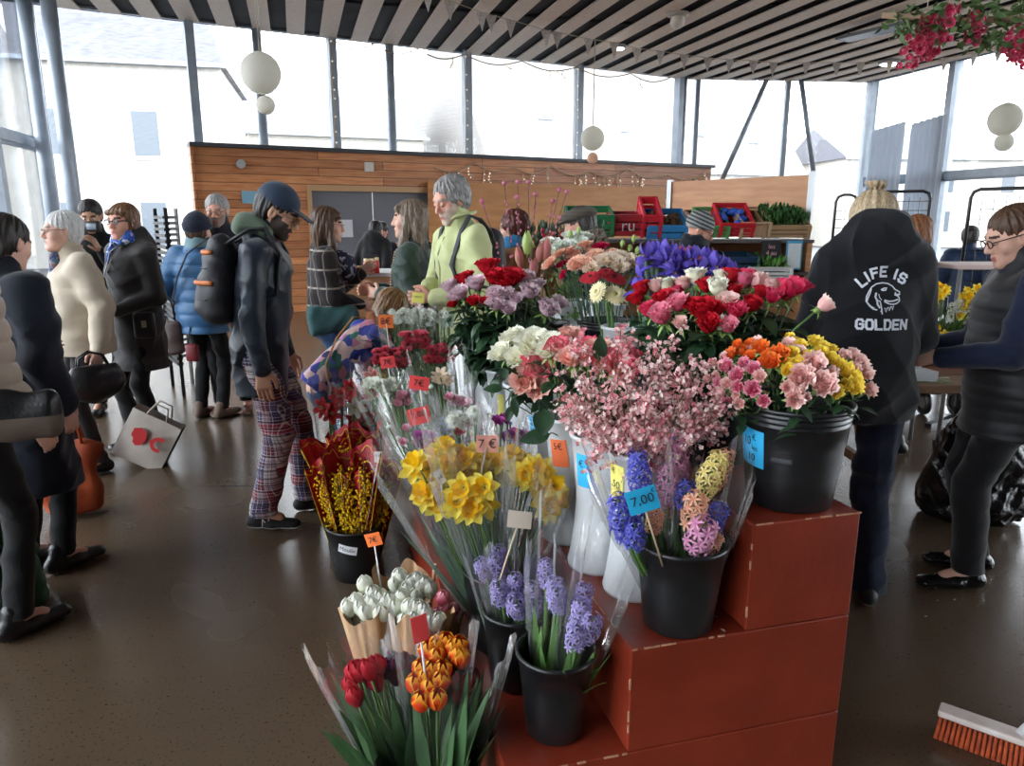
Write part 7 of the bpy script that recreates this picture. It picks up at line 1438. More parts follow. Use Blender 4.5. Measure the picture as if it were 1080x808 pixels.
rk = empty('rucksack', tuple(W(490, 4.25))+(0,), R(122), 'dark grey rucksack worn by the man in the lime jacket', 'backpack'); bc = s['chest']-s['fw']*.19; f_ = Field(*bounds([bc], .34), .009); f_.econe(bc-s['up']*.2, bc+s['up']*.08, s['rt'], (.14, .085), (.12, .075), .03); V_, F_ = f_.nets(); GPK = mat('dark grey pack', (58, 60, 66), rough=.7); link('pack', mesh_from('pack', V_, F_, GPK), rk)
for sg in (-1, 1): a = s['sh'][(sg+1)//2]*.66+s['neck']*.34; MB().tube([tuple(bc+s['up']*.1+s['rt']*sg*.06), tuple(a-s['fw']*.06+s['up']*.07), tuple(a+s['up']*.092), onj(a+s['up']*.01, s['fw'], .008), onj(s['chest']+s['rt']*sg*.11-s['up']*.03, s['fw'], .008), onj(s['chest']+s['rt']*sg*.13-s['up']*.12, s['fw'], .008), tuple(s['chest']+s['rt']*sg*.17-s['up']*.17)], .021, 8, flat=.4).build('shoulder_strap', GPK, rk, True)
# ---- girl in floral jacket bending over the flowers
o, s = person(W(330, 4.05), 62, 1.50, 'fair haired girl in a floral jacket bending down to the flowers', lean=.80, pitch=.5, yaw=.1, neckf=.02, hands=[(-.1, .62, .62), (.14, .62, .62)], feet=[(-.09, .0), (.09, .05)], crouch=.14)
body_mesh(o, s, SK_P, M_BROWL, female=True, h=.005, looking_down=True); jacket(o, s, FLORAL, hem=.50, pad=.035, seed=13, wrinkle=.006, sleeve=1.2); trousers(o, s, DENIM, h=.011); shoes(o, s, LEATH, h=.009); hair_obj(o, s, HLB, 'long_mid'); strap(o, s, mat('caramel strap', (172, 116, 62), rough=.6), side=-1, pad=.036, wd=.009); scarf(o, s, fabric('rust scarf', (150, 84, 44)), r=.03)
# ---- people by the far door
o, s = person(W(391, 9.0), 20, 1.58, 'person with their back turned in a black hooded jacket, by the grey doors', lean=.15, pitch=.3); body_mesh(o, s, SK_T, M_BROW, h=.009, hidden=True); jacket(o, s, BLKC, h=.014, hood=1.0, pad=.05); trousers(o, s, BLKC, h=.014); shoes(o, s, LEATH, h=.012); hair_obj(o, s, HDK, 'man', h=.009)
o, s = person(W(404, 9.7), 185, 1.56, 'dark haired person with glasses looking down, by the grey doors', lean=.1, pitch=.45); body_mesh(o, s, SK_R, M_BROW, h=.007, hidden=True); jacket(o, s, NAVY, h=.014); trousers(o, s, BLKC, h=.014); shoes(o, s, LEATH, h=.012); hair_obj(o, s, HDK, 'man', h=.007); glasses(o, s, M_BLKF, r=.003)
# ---- auburn woman in tan jacket
o, s = person(W(547, 5.1), -25, 1.66, 'woman with auburn hair, seen from behind in a tan corduroy jacket and blue scarf', yaw=-.6, pitch=.2); body_mesh(o, s, SK_P, M_BROW, female=True, h=.0065); jacket(o, s, BRWN, h=.009, pad=.035); trousers(o, s, BLKC, h=.012); shoes(o, s, LEATH, h=.01); hair_obj(o, s, HRD, 'curly', h=.006); scarf(o, s, fabric('bright blue scarf', (44, 120, 170)), r=.03); glasses(o, s, M_BLKF)
# ---- man with flat cap and fur collar
o, s = person(W(622, 4.9), -62, 1.68, 'man in a brown flat cap with a fur trimmed collar, seen from behind', yaw=-.2, pitch=.25, lean=.05); body_mesh(o, s, SK_R, M_BROWG, h=.0065, hidden=True); jacket(o, s, DKCOAT, h=.009, pad=.04); trousers(o, s, BLKC, h=.012); shoes(o, s, LEATH, h=.01); hair_obj(o, s, HGD, 'man', h=.006); cap_hat(o, s, plaid('brown tweed', [('v', 40, .3, (90, 84, 74), .6), ('z', 40, .3, (60, 54, 48), .6)], base=(84, 74, 64)), flat=True, name='flat_cap')
f_ = Field(*bounds([s['neck']], .2), .006); c = s['neck']-s['fw']*.06+s['up']*.02; f_.ell(c, (.135, .075, .085), np.stack([s['rt'], s['fw'], s['up']], 1), 0); f_.bumps(wr(.012, 4.5, 3)); f_.bumps(wr(.007, 9, 5)); V_, F_ = f_.nets(); link('fur_collar', mesh_from('fur_collar', V_, F_, fabric('grey beige fur', (150, 136, 118), (96, 84, 74), bump=1.0, bscale=160)), o)
# ---- man with striped hat
o, s = person(W(724, 5.6), 104, 1.65, 'man with glasses in a grey striped knitted hat and dark scarf over a red jacket', pitch=.42, lean=.1); body_mesh(o, s, SK_R, M_BROWG, h=.0055, looking_down=True, hidden=True); jacket(o, s, REDC, h=.010, pad=.04); trousers(o, s, BLKC, h=.012); shoes(o, s, LEATH, h=.01); beanie(o, s, mat('grey knit', (150, 152, 150), rough=.9), stripes=mat('dark knit stripe', (60, 64, 66), rough=.9), h=.005); glasses(o, s, M_BLKF, r=.0025); scarf(o, s, fabric('charcoal scarf', (36, 38, 50)), r=.04)
# ---- LIFE IS GOLDEN hoodie
xy = G(922, 628); o, s = person((xy[0]-.15, xy[1]), 10, 1.76, 'person with fair hair in a bun and a black hoodie printed LIFE IS GOLDEN', lean=.04, pitch=.22, side=-.01, hands=[(-.12, .30, 1.02), (.12, .28, 1.0)], feet=[(-.12, .03), (.10, -.03)], hint=[(-.5, -.5, -.8), (.5, -.5, -.8)], sw=.90); s['hc'] = s['hc']-s['up']*.045+s['fw']*.02
body_mesh(o, s, SK_P, M_BROWL, female=True, h=.0045); BHD = fabric('black hoodie', (17, 18, 24), (14, 15, 20), bump=.12)
ob, JV, JF = jacket(o, s, BHD, name='hoodie', hem=.46, pad=.042, seed=15, wrinkle=.006, sleeve=1.05, hood=1.02, hup=.018, fit=1.04, belly=.01, keep=True, h=.0065); trousers(o, s, DNAVY, wide=1.25, cuff=1.35, hem=.03, build=1.12, wrinkle=.006); shoes(o, s, mat('black trainer', (22, 22, 24), rough=.6), M_SOLEW); hair_obj(o, s, HBL, 'bun', h=.0042)
bv = BVHTree.FromPolygons([tuple(v) for v in JV.tolist()], JF.tolist())
def on_back(A, x0, z0, off=.0035):
    out = []
    for v in A:
        p = s['P']+s['rt']*(x0+v[0])+s['up']*(z0+v[1]); h_ = bv.ray_cast(Vector(p-s['fw']*.6), Vector(s['fw'])); q = h_[0] if h_[0] else Vector(p-s['fw']*.15); out.append((q-Vector(s['fw'])*off)[:])
    return out
def refine(A, F, mx=.02):
    bm = bmesh.new(); vs_ = [bm.verts.new(v) for v in A]
    for f__ in F:
        try: bm.faces.new([vs_[i] for i in f__])
        except ValueError: pass
    bmesh.ops.triangulate(bm, faces=bm.faces[:])
    for _ in range(3):
        es = [e for e in bm.edges if e.calc_length() > mx]
        if not es: break
        bmesh.ops.subdivide_edges(bm, edges=es, cuts=1); bmesh.ops.triangulate(bm, faces=bm.faces[:])
    bm.verts.index_update(); r_ = (np.array([v.co[:] for v in bm.verts]), [tuple(v.index for v in f__.verts) for f__ in bm.faces]); bm.free(); return r_
M_PRT = mat('white print', (214, 218, 228), rough=.7); pr = MB(); X0, Z0 = .012, .345
def bold(ch, size, w_=1.35):
    A, F = text_geo(ch, size); A = A*np.array([1.0, 1, 1]); return A, F
def glyph_stroke(ch, h_, wd):
    """blocky sign letters as strokes"""
    W_ = h_*.62; g_ = {'L': [[(0, 1), (0, 0), (1, 0)]], 'I': [[(.5, 1), (.5, 0)]], 'F': [[(1, 1), (0, 1), (0, 0)], [(0, .52), (.85, .52)]], 'E': [[(1, 1), (0, 1), (0, 0), (1, 0)], [(0, .5), (.85, .5)]], 'S': [[(1, .82), (.82, 1), (.18, 1), (0, .82), (0, .62), (.18, .5), (.82, .5), (1, .38), (1, .18), (.82, 0), (.18, 0), (0, .18)]], 'G': [[(1, .8), (.8, 1), (.2, 1), (0, .8), (0, .2), (.2, 0), (.8, 0), (1, .2), (1, .5), (.55, .5)]], 'O': [[(.2, 0), (0, .2), (0, .8), (.2, 1), (.8, 1), (1, .8), (1, .2), (.8, 0), (.2, 0)]], 'D': [[(0, 0), (0, 1), (.7, 1), (1, .75), (1, .25), (.7, 0), (0, 0)]], 'N': [[(0, 0), (0, 1), (1, 0), (1, 1)]]}[ch]
    out = []
    for st_ in g_:
        pts_ = [((x-.5)*W_, (y-.5)*h_) for x, y in st_]; V__ = []; F__ = []
        for a, b in zip(pts_[:-1], pts_[1:]):
            a = Vector(a+(0,)); b = Vector(b+(0,)); d = (b-a).normalized(); n = Vector((-d.y, d.x, 0))*wd/2; a = a-d*wd*.38; b = b+d*wd*.38; k_ = len(V__); V__ += [(a+n)[:], (a-n)[:], (b-n)[:], (b+n)[:]]; F__.append((k_, k_+1, k_+2, k_+3))
        out.append((np.array(V__), F__))
    return out
LH = .034
for i, ch in enumerate('GOLDEN'):
    for A, F in glyph_stroke(ch, LH, .0086): A = A+np.array([(i-2.5)*.0315, 0, 0]); A, F = refine(A, F, .02); pr.add(on_back(A, X0, Z0-.085), F)
for ch, a in zip('LIFE IS', (-52, -37, -20, -1, None, 26, 42)):
    if a is None: continue
    a = R(a); 
    for A, F in glyph_stroke(ch, LH, .0086): c_, s__ = math.cos(-a*.75), math.sin(-a*.75); r_ = .101; A = np.stack([A[:, 0]*c_-A[:, 1]*s__+r_*math.sin(a), A[:, 0]*s__+A[:, 1]*c_+r_*math.cos(a)*.95-.0, A[:, 2]], 1); A, F = refine(A, F, .02); pr.add(on_back(A, X0, Z0+.016), F)
# the dog's head, drawn as strokes (picture pixels of the print, 614 px crop / origin 350,430)
D = [([(330, 470), (312, 466), (296, 452), (280, 430), (282, 408), (292, 385), (302, 365), (322, 350), (348, 345), (372, 348), (392, 360), (402, 375), (412, 380), (424, 386), (425, 398), (414, 404), (400, 398)], 5), ([(302, 372), (296, 395), (286, 420), (284, 434), (300, 452), (318, 462)], 4), ([(322, 390), (318, 410), (326, 425), (330, 445), (342, 462)], 7), ([(326, 425), (340, 430), (345, 448), (350, 470)], 5), ([(414, 404), (424, 412), (426, 428), (414, 440), (396, 444), (376, 440), (358, 430)], 5), ([(358, 424), (378, 430), (400, 428), (420, 420)], 6), ([(402, 388), (408, 398), (422, 398)], 6), ([(342, 378), (354, 370), (366, 368), (362, 378), (346, 380)], 5), ([(346, 480), (350, 465), (352, 490)], 5), ([(362, 460), (368, 480), (374, 458)], 4), ([(378, 456), (382, 474), (390, 452)], 4), ([(394, 454), (396, 470), (402, 450)], 3), ([(332, 396), (336, 412), (346, 424)], 3)]
for P, wd in D:
    q = [((x-357)*.00081, -(y-415)*.00081) for x, y in P]; A, F = stroke_geo(q, wd*.00095); A, F = refine(A, F, .02); pr.add(on_back(A, X0, Z0+.014), F)
pr.build('back_print', M_PRT, ob)
# ---- woman in vest, right
xy = (2.12, 3.02); o, s = person(xy, -78, 1.66, 'person with short brown hair and glasses in a black quilted vest over a navy jumper', lean=.06, pitch=.36, yaw=-.05, hands=[(-.13, .34, 1.03), (.16, .30, 1.03)], hint=[(-.5, -.8, -.5), (.5, -.8, -.5)], feet=[(-.10, .10), (.10, .0)])
body_mesh(o, s, SK_P, M_BROW, female=True, h=.0045, looking_down=True, hands=(.9, .9), fat=1.08); jacket(o, s, fabric('navy jumper', (30, 38, 62), (22, 30, 52)), name='jumper', hem=.5, pad=.018, sleeve=1.35, seed=16, wrinkle=.005); jacket(o, s, fabric('black quilted vest', (34, 35, 38), (26, 27, 30), rough=.5, bump=.1), name='vest', hem=.42, pad=.048, arms=False, seed=17, collar=.055, belly=.03, fit=1.12, quilt=.004, qp=.05, flare=1.1); trousers(o, s, BLKC, build=1.2, wide=1.25, cuff=1.2); shoes(o, s, mat('shiny black shoe', (16, 16, 18), rough=.15, bump=.5, bscale=50), M_SOLED, L_=.28); hair_obj(o, s, HB, 'man'); glasses(o, s, M_BLKF, r=.0022)
# ---- ginger haired woman
o, s = person(W(973, 4.9), -65, 1.62, 'ginger haired woman with glasses in a grey wool coat, beyond the black hoodie', pitch=.25, yaw=-.1); body_mesh(o, s, SK_R, M_BROWL, female=True, h=.0058); jacket(o, s, GREYC, h=.009, pad=.045, hem=.35, sleeve=1.2); trousers(o, s, BLKC, h=.012); shoes(o, s, LEATH, h=.01); hair_obj(o, s, HGI, 'bob', h=.0055); glasses(o, s, M_GOLD)
o, s = person(W(1026, 7.6), 30, 1.52, 'person in a dark blue padded coat behind the wire grid', pitch=.2, lean=.1); body_mesh(o, s, SK_P, M_BROWG, h=.009, hidden=True); jacket(o, s, fabric('dark blue shell', (36, 58, 92), rough=.5), h=.012, pad=.06, quilt=.01, hem=.4); trousers(o, s, BLKC, h=.014); shoes(o, s, LEATH, h=.012); hair_obj(o, s, HGD, 'short', h=.009)
# ---- left edge: navy coat and beige quilted coat
o, s = person(W(-14, 3.1), 20, 1.62, 'person in a long navy coat seen from behind', lean=.05, pitch=.3, yaw=-.1, hands=[(-.2, .25, 1.0), (.24, .04, .80)]); body_mesh(o, s, SK_P, M_BROW, h=.007); jacket(o, s, NAVY, hem=.26, skirt=.03, pad=.055, seed=18, wrinkle=.006, flare=1.15, sleeve=1.25, fit=1.1); trousers(o, s, BLKC); shoes(o, s, LEATH); hair_obj(o, s, HDK, 'short')
o, s = person((-2.02, 2.55), 20, 1.66, 'person in a beige quilted coat with a black shoulder bag', lean=.03, hands=[(-.2, .2, 1.0), (.24, .12, .85)]); body_mesh(o, s, SK_P, M_BROW, h=.007); jacket(o, s, BEIGEP, hem=.50, pad=.06, quilt=.013, qp=.075, seed=19, wrinkle=.004, hood=1.15, sleeve=1.35, fit=1.1); trousers(o, s, BLKC, build=1.15); shoes(o, s, LEATH); hair_obj(o, s, HGD, 'short'); 
# ================================================================ THINGS HANGING FROM THE CEILING AND ON THE WALLS
M_PAPER = mat('rice paper', (240, 238, 228), rough=.9, trans=.4); M_CORD = mat('pale cord', (200, 190, 170), rough=.8)
def lantern(p, r, label, m=None):
    o = empty('paper_lantern', p, 0, label, 'paper lantern', None); mb = MB(); mb.lathe([(.18*r if i in (0, 36) else r*math.sin(PI*(.055+.89*i/36))*(1-.012*(i % 2)), r*math.cos(PI*(.055+.89*i/36))) for i in range(37)], 28); mb.build('shade', m or M_PAPER, o, True)
    MB().tube([(0, 0, r), (0, 0, CZ-.07-p[2])], .004, 4).build('cord', M_CORD, o); MB().lathe([(.17*r, r*.97), (.19*r, r*.99), (.17*r, r*1.01)], 14).build('ring', M_CORD, o)
for px, py, r_, Y, lb in ((275, 77, 21, 8.2, 'large round white paper lantern hanging over the free end of the wooden wall'), (280, 111, 9.5, 8.3, 'small white paper lantern just below the large one near the wooden wall end'), (625, 146, 12.5, 13.5, 'cream paper lantern before the far windows, above the middle of the wooden wall'), (625, 167, 6, 13.5, 'smallest peach-toned paper lantern, against the top of the wooden wall'), (1060, 126, 16.5, 10.3, 'large cream paper lantern by the side windows'), (1059, 150, 9, 10.3, 'small cream paper lantern below the one by the side windows')):
    p = PY(px, py, Y); lantern(p, r_*(Y*math.cos(PITCH)-(p.z-H_EYE)*math.sin(PITCH))/FPX, lb, mat('peach paper', (240, 206, 184), rough=.9, trans=.4) if r_ == 6 else None)
flags = [(451, -3), (475, 7), (508, 19), (518, 22), (539, 27), (576, 38), (588, 40), (621, 47), (648, 51), (672, 57), (697, 60), (722, 64), (747, 67), (770, 69), (795, 70), (816, 72), (851, 72), (883, 72), (908, 72), (939, 70), (964, 69), (997, 67), (1028, 62), (1054, 56)]
bt = empty('bunting', tuple(PZ(697, 60, 4.5)), 0, 'string of small white lace bunting flags strung under the ceiling boards', 'bunting'); b0 = bt.location; M_LACE = mat('lace flag', (232, 226, 220), rough=.9, trans=.3, rgb2=(200, 190, 184), nscale=40); cp = []
for i, (px, py) in enumerate(flags):
    p = PZ(px, py-6, 4.52)-b0; cp.append(p); w_, h_ = .085, .25; a = .3*math.sin(i*2.1)
    MB().add([(-w_, 0, 0), (w_, 0, 0), (w_*.5, .015, -h_*.5), (0, .02, -h_), (-w_*.5, .015, -h_*.5), (-w_, .004, 0), (w_, .004, 0), (w_*.5, .019, -h_*.5), (0, .024, -h_), (-w_*.5, .019, -h_*.5)], [(0, 1, 2, 3, 4), (5, 9, 8, 7, 6)]).build('flag', M_LACE, bt, mtx=Matrix.Translation(p)@Matrix.Rotation(a, 4, 'Z'))
MB().tube(cp, .006, 4).build('cord', M_CORD, bt)
M_BULB = mat('tiny warm bulb', (255, 244, 220), emit=.6)
def fairy(pts, drops, label, seed=0, dl=(.2, .75)):
    rs = random.Random(seed); o = empty('string_lights', tuple(pts[0]), 0, label, 'string lights'); q0 = Vector(pts[0]); mb = MB(); bb = MB(); P = []
    for i in range(len(pts)-1):
        for k in range(8): t = k/8; p = Vector(pts[i]).lerp(Vector(pts[i+1]), t); P.append(p-Vector((0, 0, .12*math.sin(PI*t)))-q0)
    P.append(Vector(pts[-1])-q0); mb.tube(P, .011, 4)
    for k in range(drops):
        i = rs.randrange(len(P)); l = rs.uniform(*dl); a = P[i]; mb.tube([a, a+Vector((rs.uniform(-.05, .05), 0, -l*.5)), a+Vector((rs.uniform(-.08, .08), 0, -l))], .009, 4)
        for j in range(4): bb.ball(a+Vector((rs.uniform(-.03, .03), -.02, -l*(j+1)/4)), .014, 0, 6, 4)
    mb.build('cord', mat('beige light cord', (196, 176, 148), rough=.7), o, True); 
    if not drops:
        for q in P[::2]: bb.ball(q+Vector((.03, -.02, 0)), .014, 0, 6, 4)
    tag(bb.build('bulbs', M_BULB, o, True), kind='stuff')
wp = lambda px, z, off=.05: on_line(px, wA, WD)+NW*off+Vector((0, 0, z))
fairy([wp(458, 2.5), wp(500, 2.62), wp(540, 2.55), wp(580, 2.6), wp(620, 2.52), wp(660, 2.6), wp(700, 2.52), wp(740, 2.58)], 34, 'fairy lights drooping along the top of the wooden wall')
cpl = lambda px: on_line(px, WA+NW*.25, WD)+Vector((0, 0, CZ-.12))
fairy([cpl(p) for p in (360, 400, 445, 492, 550, 605, 660, 700)], 10, 'fairy lights along the ceiling edge above the windows', 3, (.05, .2))
for px in (357, 492, 605):
    a = on_line(px, WA+NW*.2, WD); tagp = fairy([(a.x, a.y, CZ-.15), (a.x+.02, a.y, 3.6), (a.x, a.y, 2.75)], 0, {357: 'fairy lights wound down the steel post nearest the wooden wall end', 492: 'fairy lights wound down the post above the lime jacket', 605: 'fairy lights wound down the post beside the cream lantern'}[px], px)
p = PZ(715, 14, CZ-.07); o = empty('ceiling_lamp', (p.x, p.y, CZ-.07), 0, 'round globe lamp on the ceiling boards', 'lamp'); MB().lathe([(0, 0), (.17, 0), (.17, -.03), (.1, -.05), (0, -.05)], 24).build('base', mat('lamp base', (190, 180, 168)), o, True); MB().ball((0, 0, -.11), .11, 0, 18, 12).build('globe', mat('opal glass', (236, 230, 216), rough=.3), o, True)
for px, py, w_, lb in ((653, 48, .12, 'bright small spotlight between the bunting flags'), (938, 65, .2, 'bright strip light at the side window end of the ceiling')):
    p = PZ(px, py, CZ-.09); o = empty('spotlight', (p.x, p.y, CZ-.08), 0, lb, 'lamp'); MB().lathe([(0, 0), (w_, 0), (w_, -.05), (w_*.8, -.06)], 18).build('housing', m_steel, o, True); MB().lathe([(0, -.055), (w_*.85, -.055), (w_*.6, -.08), (0, -.085)], 18).build('lamp_glass', mat('lit lamp glass', (255, 246, 230), emit=25), o, True)
a = PZ(888, 42, 4.42); b = PZ(960, 25, 4.42); d = b-a; o = empty('heater_panel', tuple((a+b)/2), 0, 'long flat grey heater panel under the ceiling, above the flower garland', 'heater'); T = frame_mtx((0, 0, 0), d.normalized(), Vector((-d.y, d.x, 0)).normalized()); MB().box((0, 0, 0), (d.length, .35, .05), T=T, bev=.01).build('panel', mat('grey heater metal', (120, 124, 128), rough=.35, metal=.5), o)
MB().tube([T@Vector((-d.length*.4, 0, .02)), T@Vector((-d.length*.4, 0, .12))], .01, 6).tube([T@Vector((d.length*.4, 0, .02)), T@Vector((d.length*.4, 0, .12))], .01, 6).build('bracket', m_steeld, o)
# flower garland on a pole, side window end
a = PY(930, 16, 5.8); b = PY(1095, 20, 5.4); o = empty('flower_garland', tuple(a), 0, 'pole wound with green leaves and pink flowers hanging near the ceiling', 'garland'); rs = random.Random(3); d = b-a; MB().tube([(0, 0, 0), d*.5+Vector((0, 0, -.02)), d], .022, 8).build('pole', mat('weathered pole', (170, 142, 116), rough=.8), o, True)
for t in (.3, .95): MB().tube([d*t, d*t+Vector((0, 0, CZ-a.z-d.z*t-.05))], .004, 4).build('cord', M_CORD, o)
lf = MB(); fl_ = MB(); A, F = leaf_geo(.075, .035); fA2, fF2, fE2 = petal_cup(5, lambda v: (.006+.024*v, .022*v), .7, ruf=.003)
for k in range(420):
    t = rs.uniform(.12, 1.0); q = d*t+Vector((rs.gauss(0, .06), rs.gauss(0, .07), rs.uniform(-.16, .08)*(.5+t))); lf.add(A, F, 0, aim(q, (rs.uniform(-1, 1), rs.uniform(-1, 1), rs.uniform(-1, .6)), rs.uniform(0, 6), rs.uniform(.6, 1.2))@Matrix.Rotation(1.57, 4, 'X'))
for k in range(150):
    c_ = rs.choice(((.25, -.18), (.33, -.20), (.22, -.24), (.6, -.08), (.4, -.08), (.85, -.16), (.9, -.25), (.97, -.12), (.3, -.05))); q = d*(c_[0]+rs.gauss(0, .03))+Vector((0, rs.gauss(-.03, .05), c_[1]+rs.gauss(0, .045))); fl_.add(fA2, fF2, 0, aim(q, (rs.uniform(-1, 1), -1, rs.uniform(-1, .5)), rs.uniform(0, 6), rs.uniform(.8, 1.2)), edge=fE2)
tag(lf.build('leaves', mat('artificial leaf', (110, 138, 84), rough=.5, rgb2=(80, 108, 60), trans=.2), o, True), kind='stuff'); tag(fl_.build('blossoms', petals('garland pink', (222, 70, 110), (200, 50, 90), edge=(240, 140, 160)), o, True), kind='stuff')
# curtains on the side wall
M_CUR = mat('grey blue curtain', (206, 212, 220), rough=.9, trans=.45)
for i, (x0, x1, yt) in enumerate(((909, 943, 132), (950, 986, 124))):
    D_ = (RW_END-WE).normalized(); A_ = WE+Vector((-.25, 0, 0)); p, q = on_line(x0, A_, D_), on_line(x1, A_, D_); zt = PY((x0+x1)/2, yt+4, (p.y+q.y)/2).z; nn = 60; V_, F = [], []; nr = (q-p).normalized(); nr = Vector((-nr.y, nr.x, 0))
    for s_ in (0, .012):
        for k in range(nn+1):
            t = k/nn; w0 = p.lerp(q, t)+nr*(.05*math.sin(t*38)+s_)
            for z in (zt+.1*t*(1 if i == 0 else 1), 1.2, .05): V_.append((w0.x, w0.y, z))
    m_ = (nn+1)*3
    for k in range(nn):
        for j in range(2): a_ = k*3+j; F += [(a_, a_+3, a_+4, a_+1), (m_+a_, m_+a_+1, m_+a_+4, m_+a_+3)]
    tag(MB().add(V_, F).build('curtain', M_CUR, smooth=True), ['grey-blue curtain hanging next to the room corner', 'grey-blue curtain beside the steel post of the side windows'][i], 'curtain')
# ================================================================ BOARDS, GRIDS AND BACK STALLS
M_PLY = mat('orange plywood', (196, 134, 72), rough=.5, rgb2=(178, 116, 58), nscale=2, stretch=(1, 1, 5)); M_PLY2 = mat('tan plywood', (206, 152, 108), rough=.5, rgb2=(184, 128, 86), nscale=2.4, stretch=(1, 1, 7)); M_GALV = mat('galvanised metal', (176, 180, 182), rough=.4, metal=.4)
a = on_line(452, wA+NW*.12, WD); b = on_line(700, wA+NW*.12, WD); L_ = (b-a).length; T = frame_mtx((a.x, a.y, 0), WD, Vector((-WD.y, WD.x, 0))); o = tag(MB().box((L_/2, 0, 1.62), (L_, .03, 1.25), T=T).build('plywood_sheet', M_PLY), 'long orange plywood sheet fixed to the wooden wall behind the stalls', 'board')
def pboard(x0, y0, x1, y1, Ya, Yb, zb, m, name, label, fr=True):
    A_ = PY(x0, y0, Ya); B_ = PY(x1, y1, Yb); o = empty(name, (A_.x, A_.y, 0), 0, label, 'board'); d = B_-A_; h = Vector((d.x, d.y, 0)); L_ = h.length; T = frame_mtx((0, 0, 0), h, Vector((-h.y, h.x, 0))); MB().add([T@Vector(v) for v in ((0, 0, zb), (L_, 0, zb), (L_, 0, B_.z), (0, 0, A_.z), (0, .02, zb), (L_, .02, zb), (L_, .02, B_.z), (0, .02, A_.z))], [(0, 1, 2, 3), (4, 7, 6, 5), (3, 2, 6, 7), (0, 4, 5, 1), (0, 3, 7, 4), (1, 5, 6, 2)]).build('panel', m, o)
    if fr:
        for x, z in ((0, A_.z+.02), (L_, B_.z+.03)): MB().box((x, 0, z/2), (.05, .05, z), T=T).build('post', M_GALV, o)
        MB().tube([T@Vector((0, 0, zb)), T@Vector((L_, 0, zb))], .02, 6).build('rail', M_GALV, o)
pboard(707, 192, 857, 184, 8.2, 7.2, 1.62, M_PLY2, 'screen_board', 'tan plywood screen in a metal frame above the vegetable crates')
def grid_panel(pa, pb, z1, label, name='wire_grid', sp_=.075, m=None, z0=.08):
    a, b = Vector(pa), Vector(pb); o = empty(name, (a.x, a.y, 0), 0, label, 'wire grid', None); h = b-a; L_ = h.length; T = frame_mtx((0, 0, 0), h, Vector((-h.y, h.x, 0))); r = .06; fr = [(0, 0, 0), (0, 0, z1-r), (r*.3, 0, z1-r*.3), (r, 0, z1), (L_-r, 0, z1), (L_-r*.3, 0, z1-r*.3), (L_, 0, z1-r), (L_, 0, 0)]
    MB().tube([T@Vector(p) for p in fr], .013, 8).build('frame', m or M_BLKF, o, True); w_ = MB(); n = int(L_/sp_)
    for i in range(1, n): w_.tube([T@Vector((i*L_/n, 0, z0)), T@Vector((i*L_/n, 0, z1-.05))], .0028, 4)
    k = int((z1-z0)/sp_)
    for j in range(k): w_.tube([T@Vector((0, 0, z0+j*sp_)), T@Vector((L_, 0, z0+j*sp_))], .0028, 4)
    w_.build('wires', m or M_BLKF, o); MB().box((0, 0, .015), (.05, .4, .03)).box((L_, 0, .015), (.05, .4, .03)).build('foot', m or M_BLKF, o, mtx=T)
g0 = lambda px, Y: tuple(W(px, Y))+(0,)
grid_panel(g0(914, 6.4), g0(979, 6.2), 1.81, 'black wire display grid behind the ginger haired woman'); grid_panel(g0(1021, 5.6), g0(1100, 5.2), 1.80, 'black wire display grid behind the head of the person in the vest'); grid_panel(g0(880, 6.9), g0(902, 6.8), 1.80, 'narrow wire display grid beside the hair bun')
for i, (xa, xb, zt) in enumerate(((164, 175, 1.68), (175, 186, 1.68))):
    a, b = Vector(g0(xa, 6.9)), Vector(g0(xb, 6.5+.5*i)); o = empty('magazine_rack', tuple(a), 0, ['black slotted display rack, half with the wide gap', 'black slotted display rack, half beside the blue quilted coat'][i], 'rack'); h = b-a; L_ = h.length; T = frame_mtx((0, 0, 0), h, Vector((-h.y, h.x, 0)))
    MB().box((0, 0, zt/2), (.02, .03, zt), T=T).box((L_, 0, zt/2), (.02, .03, zt), T=T).build('frame', M_BLKF, o); mb = MB()
    for k in range(26): mb.box((L_/2, 0, .3+k*.052), (L_, .05, .026), T=T)
    mb.build('slats', M_BLKF, o)
M_CHALK = mat('blackboard', (40, 40, 42), rough=.8); M_CHK = mat('chalk writing', (220, 160, 170), rough=.9); M_SHELF = mat('grey shelf board', (84, 80, 78), rough=.7); M_CRW = mat('rough crate wood', (190, 160, 124), rough=.8, rgb2=(160, 128, 94))
def rack(x0, x1, Y, zs, label):
    a, b = Vector(g0(x0, Y)), Vector(g0(x1, Y)); o = empty('market_shelf', tuple(a), 0, label, 'shelf'); L_ = b.x-a.x
    for z in zs: MB().box((L_/2, .25, z), (L_, .55, .03)).build('shelf_board', M_SHELF, o)
    for x in (.03, L_-.03): MB().box((x, .25, max(zs)/2), (.05, .5, max(zs))).build('side_panel', M_PLY2, o)
    MB().box((L_/2, .5, max(zs)/2), (L_, .02, max(zs))).build('back_panel', M_PLY2, o)
YS = 7.0; rack(596, 860, YS, (1.38, 1.08, .6), 'long market shelf carrying vegetable crates under the plywood boards')
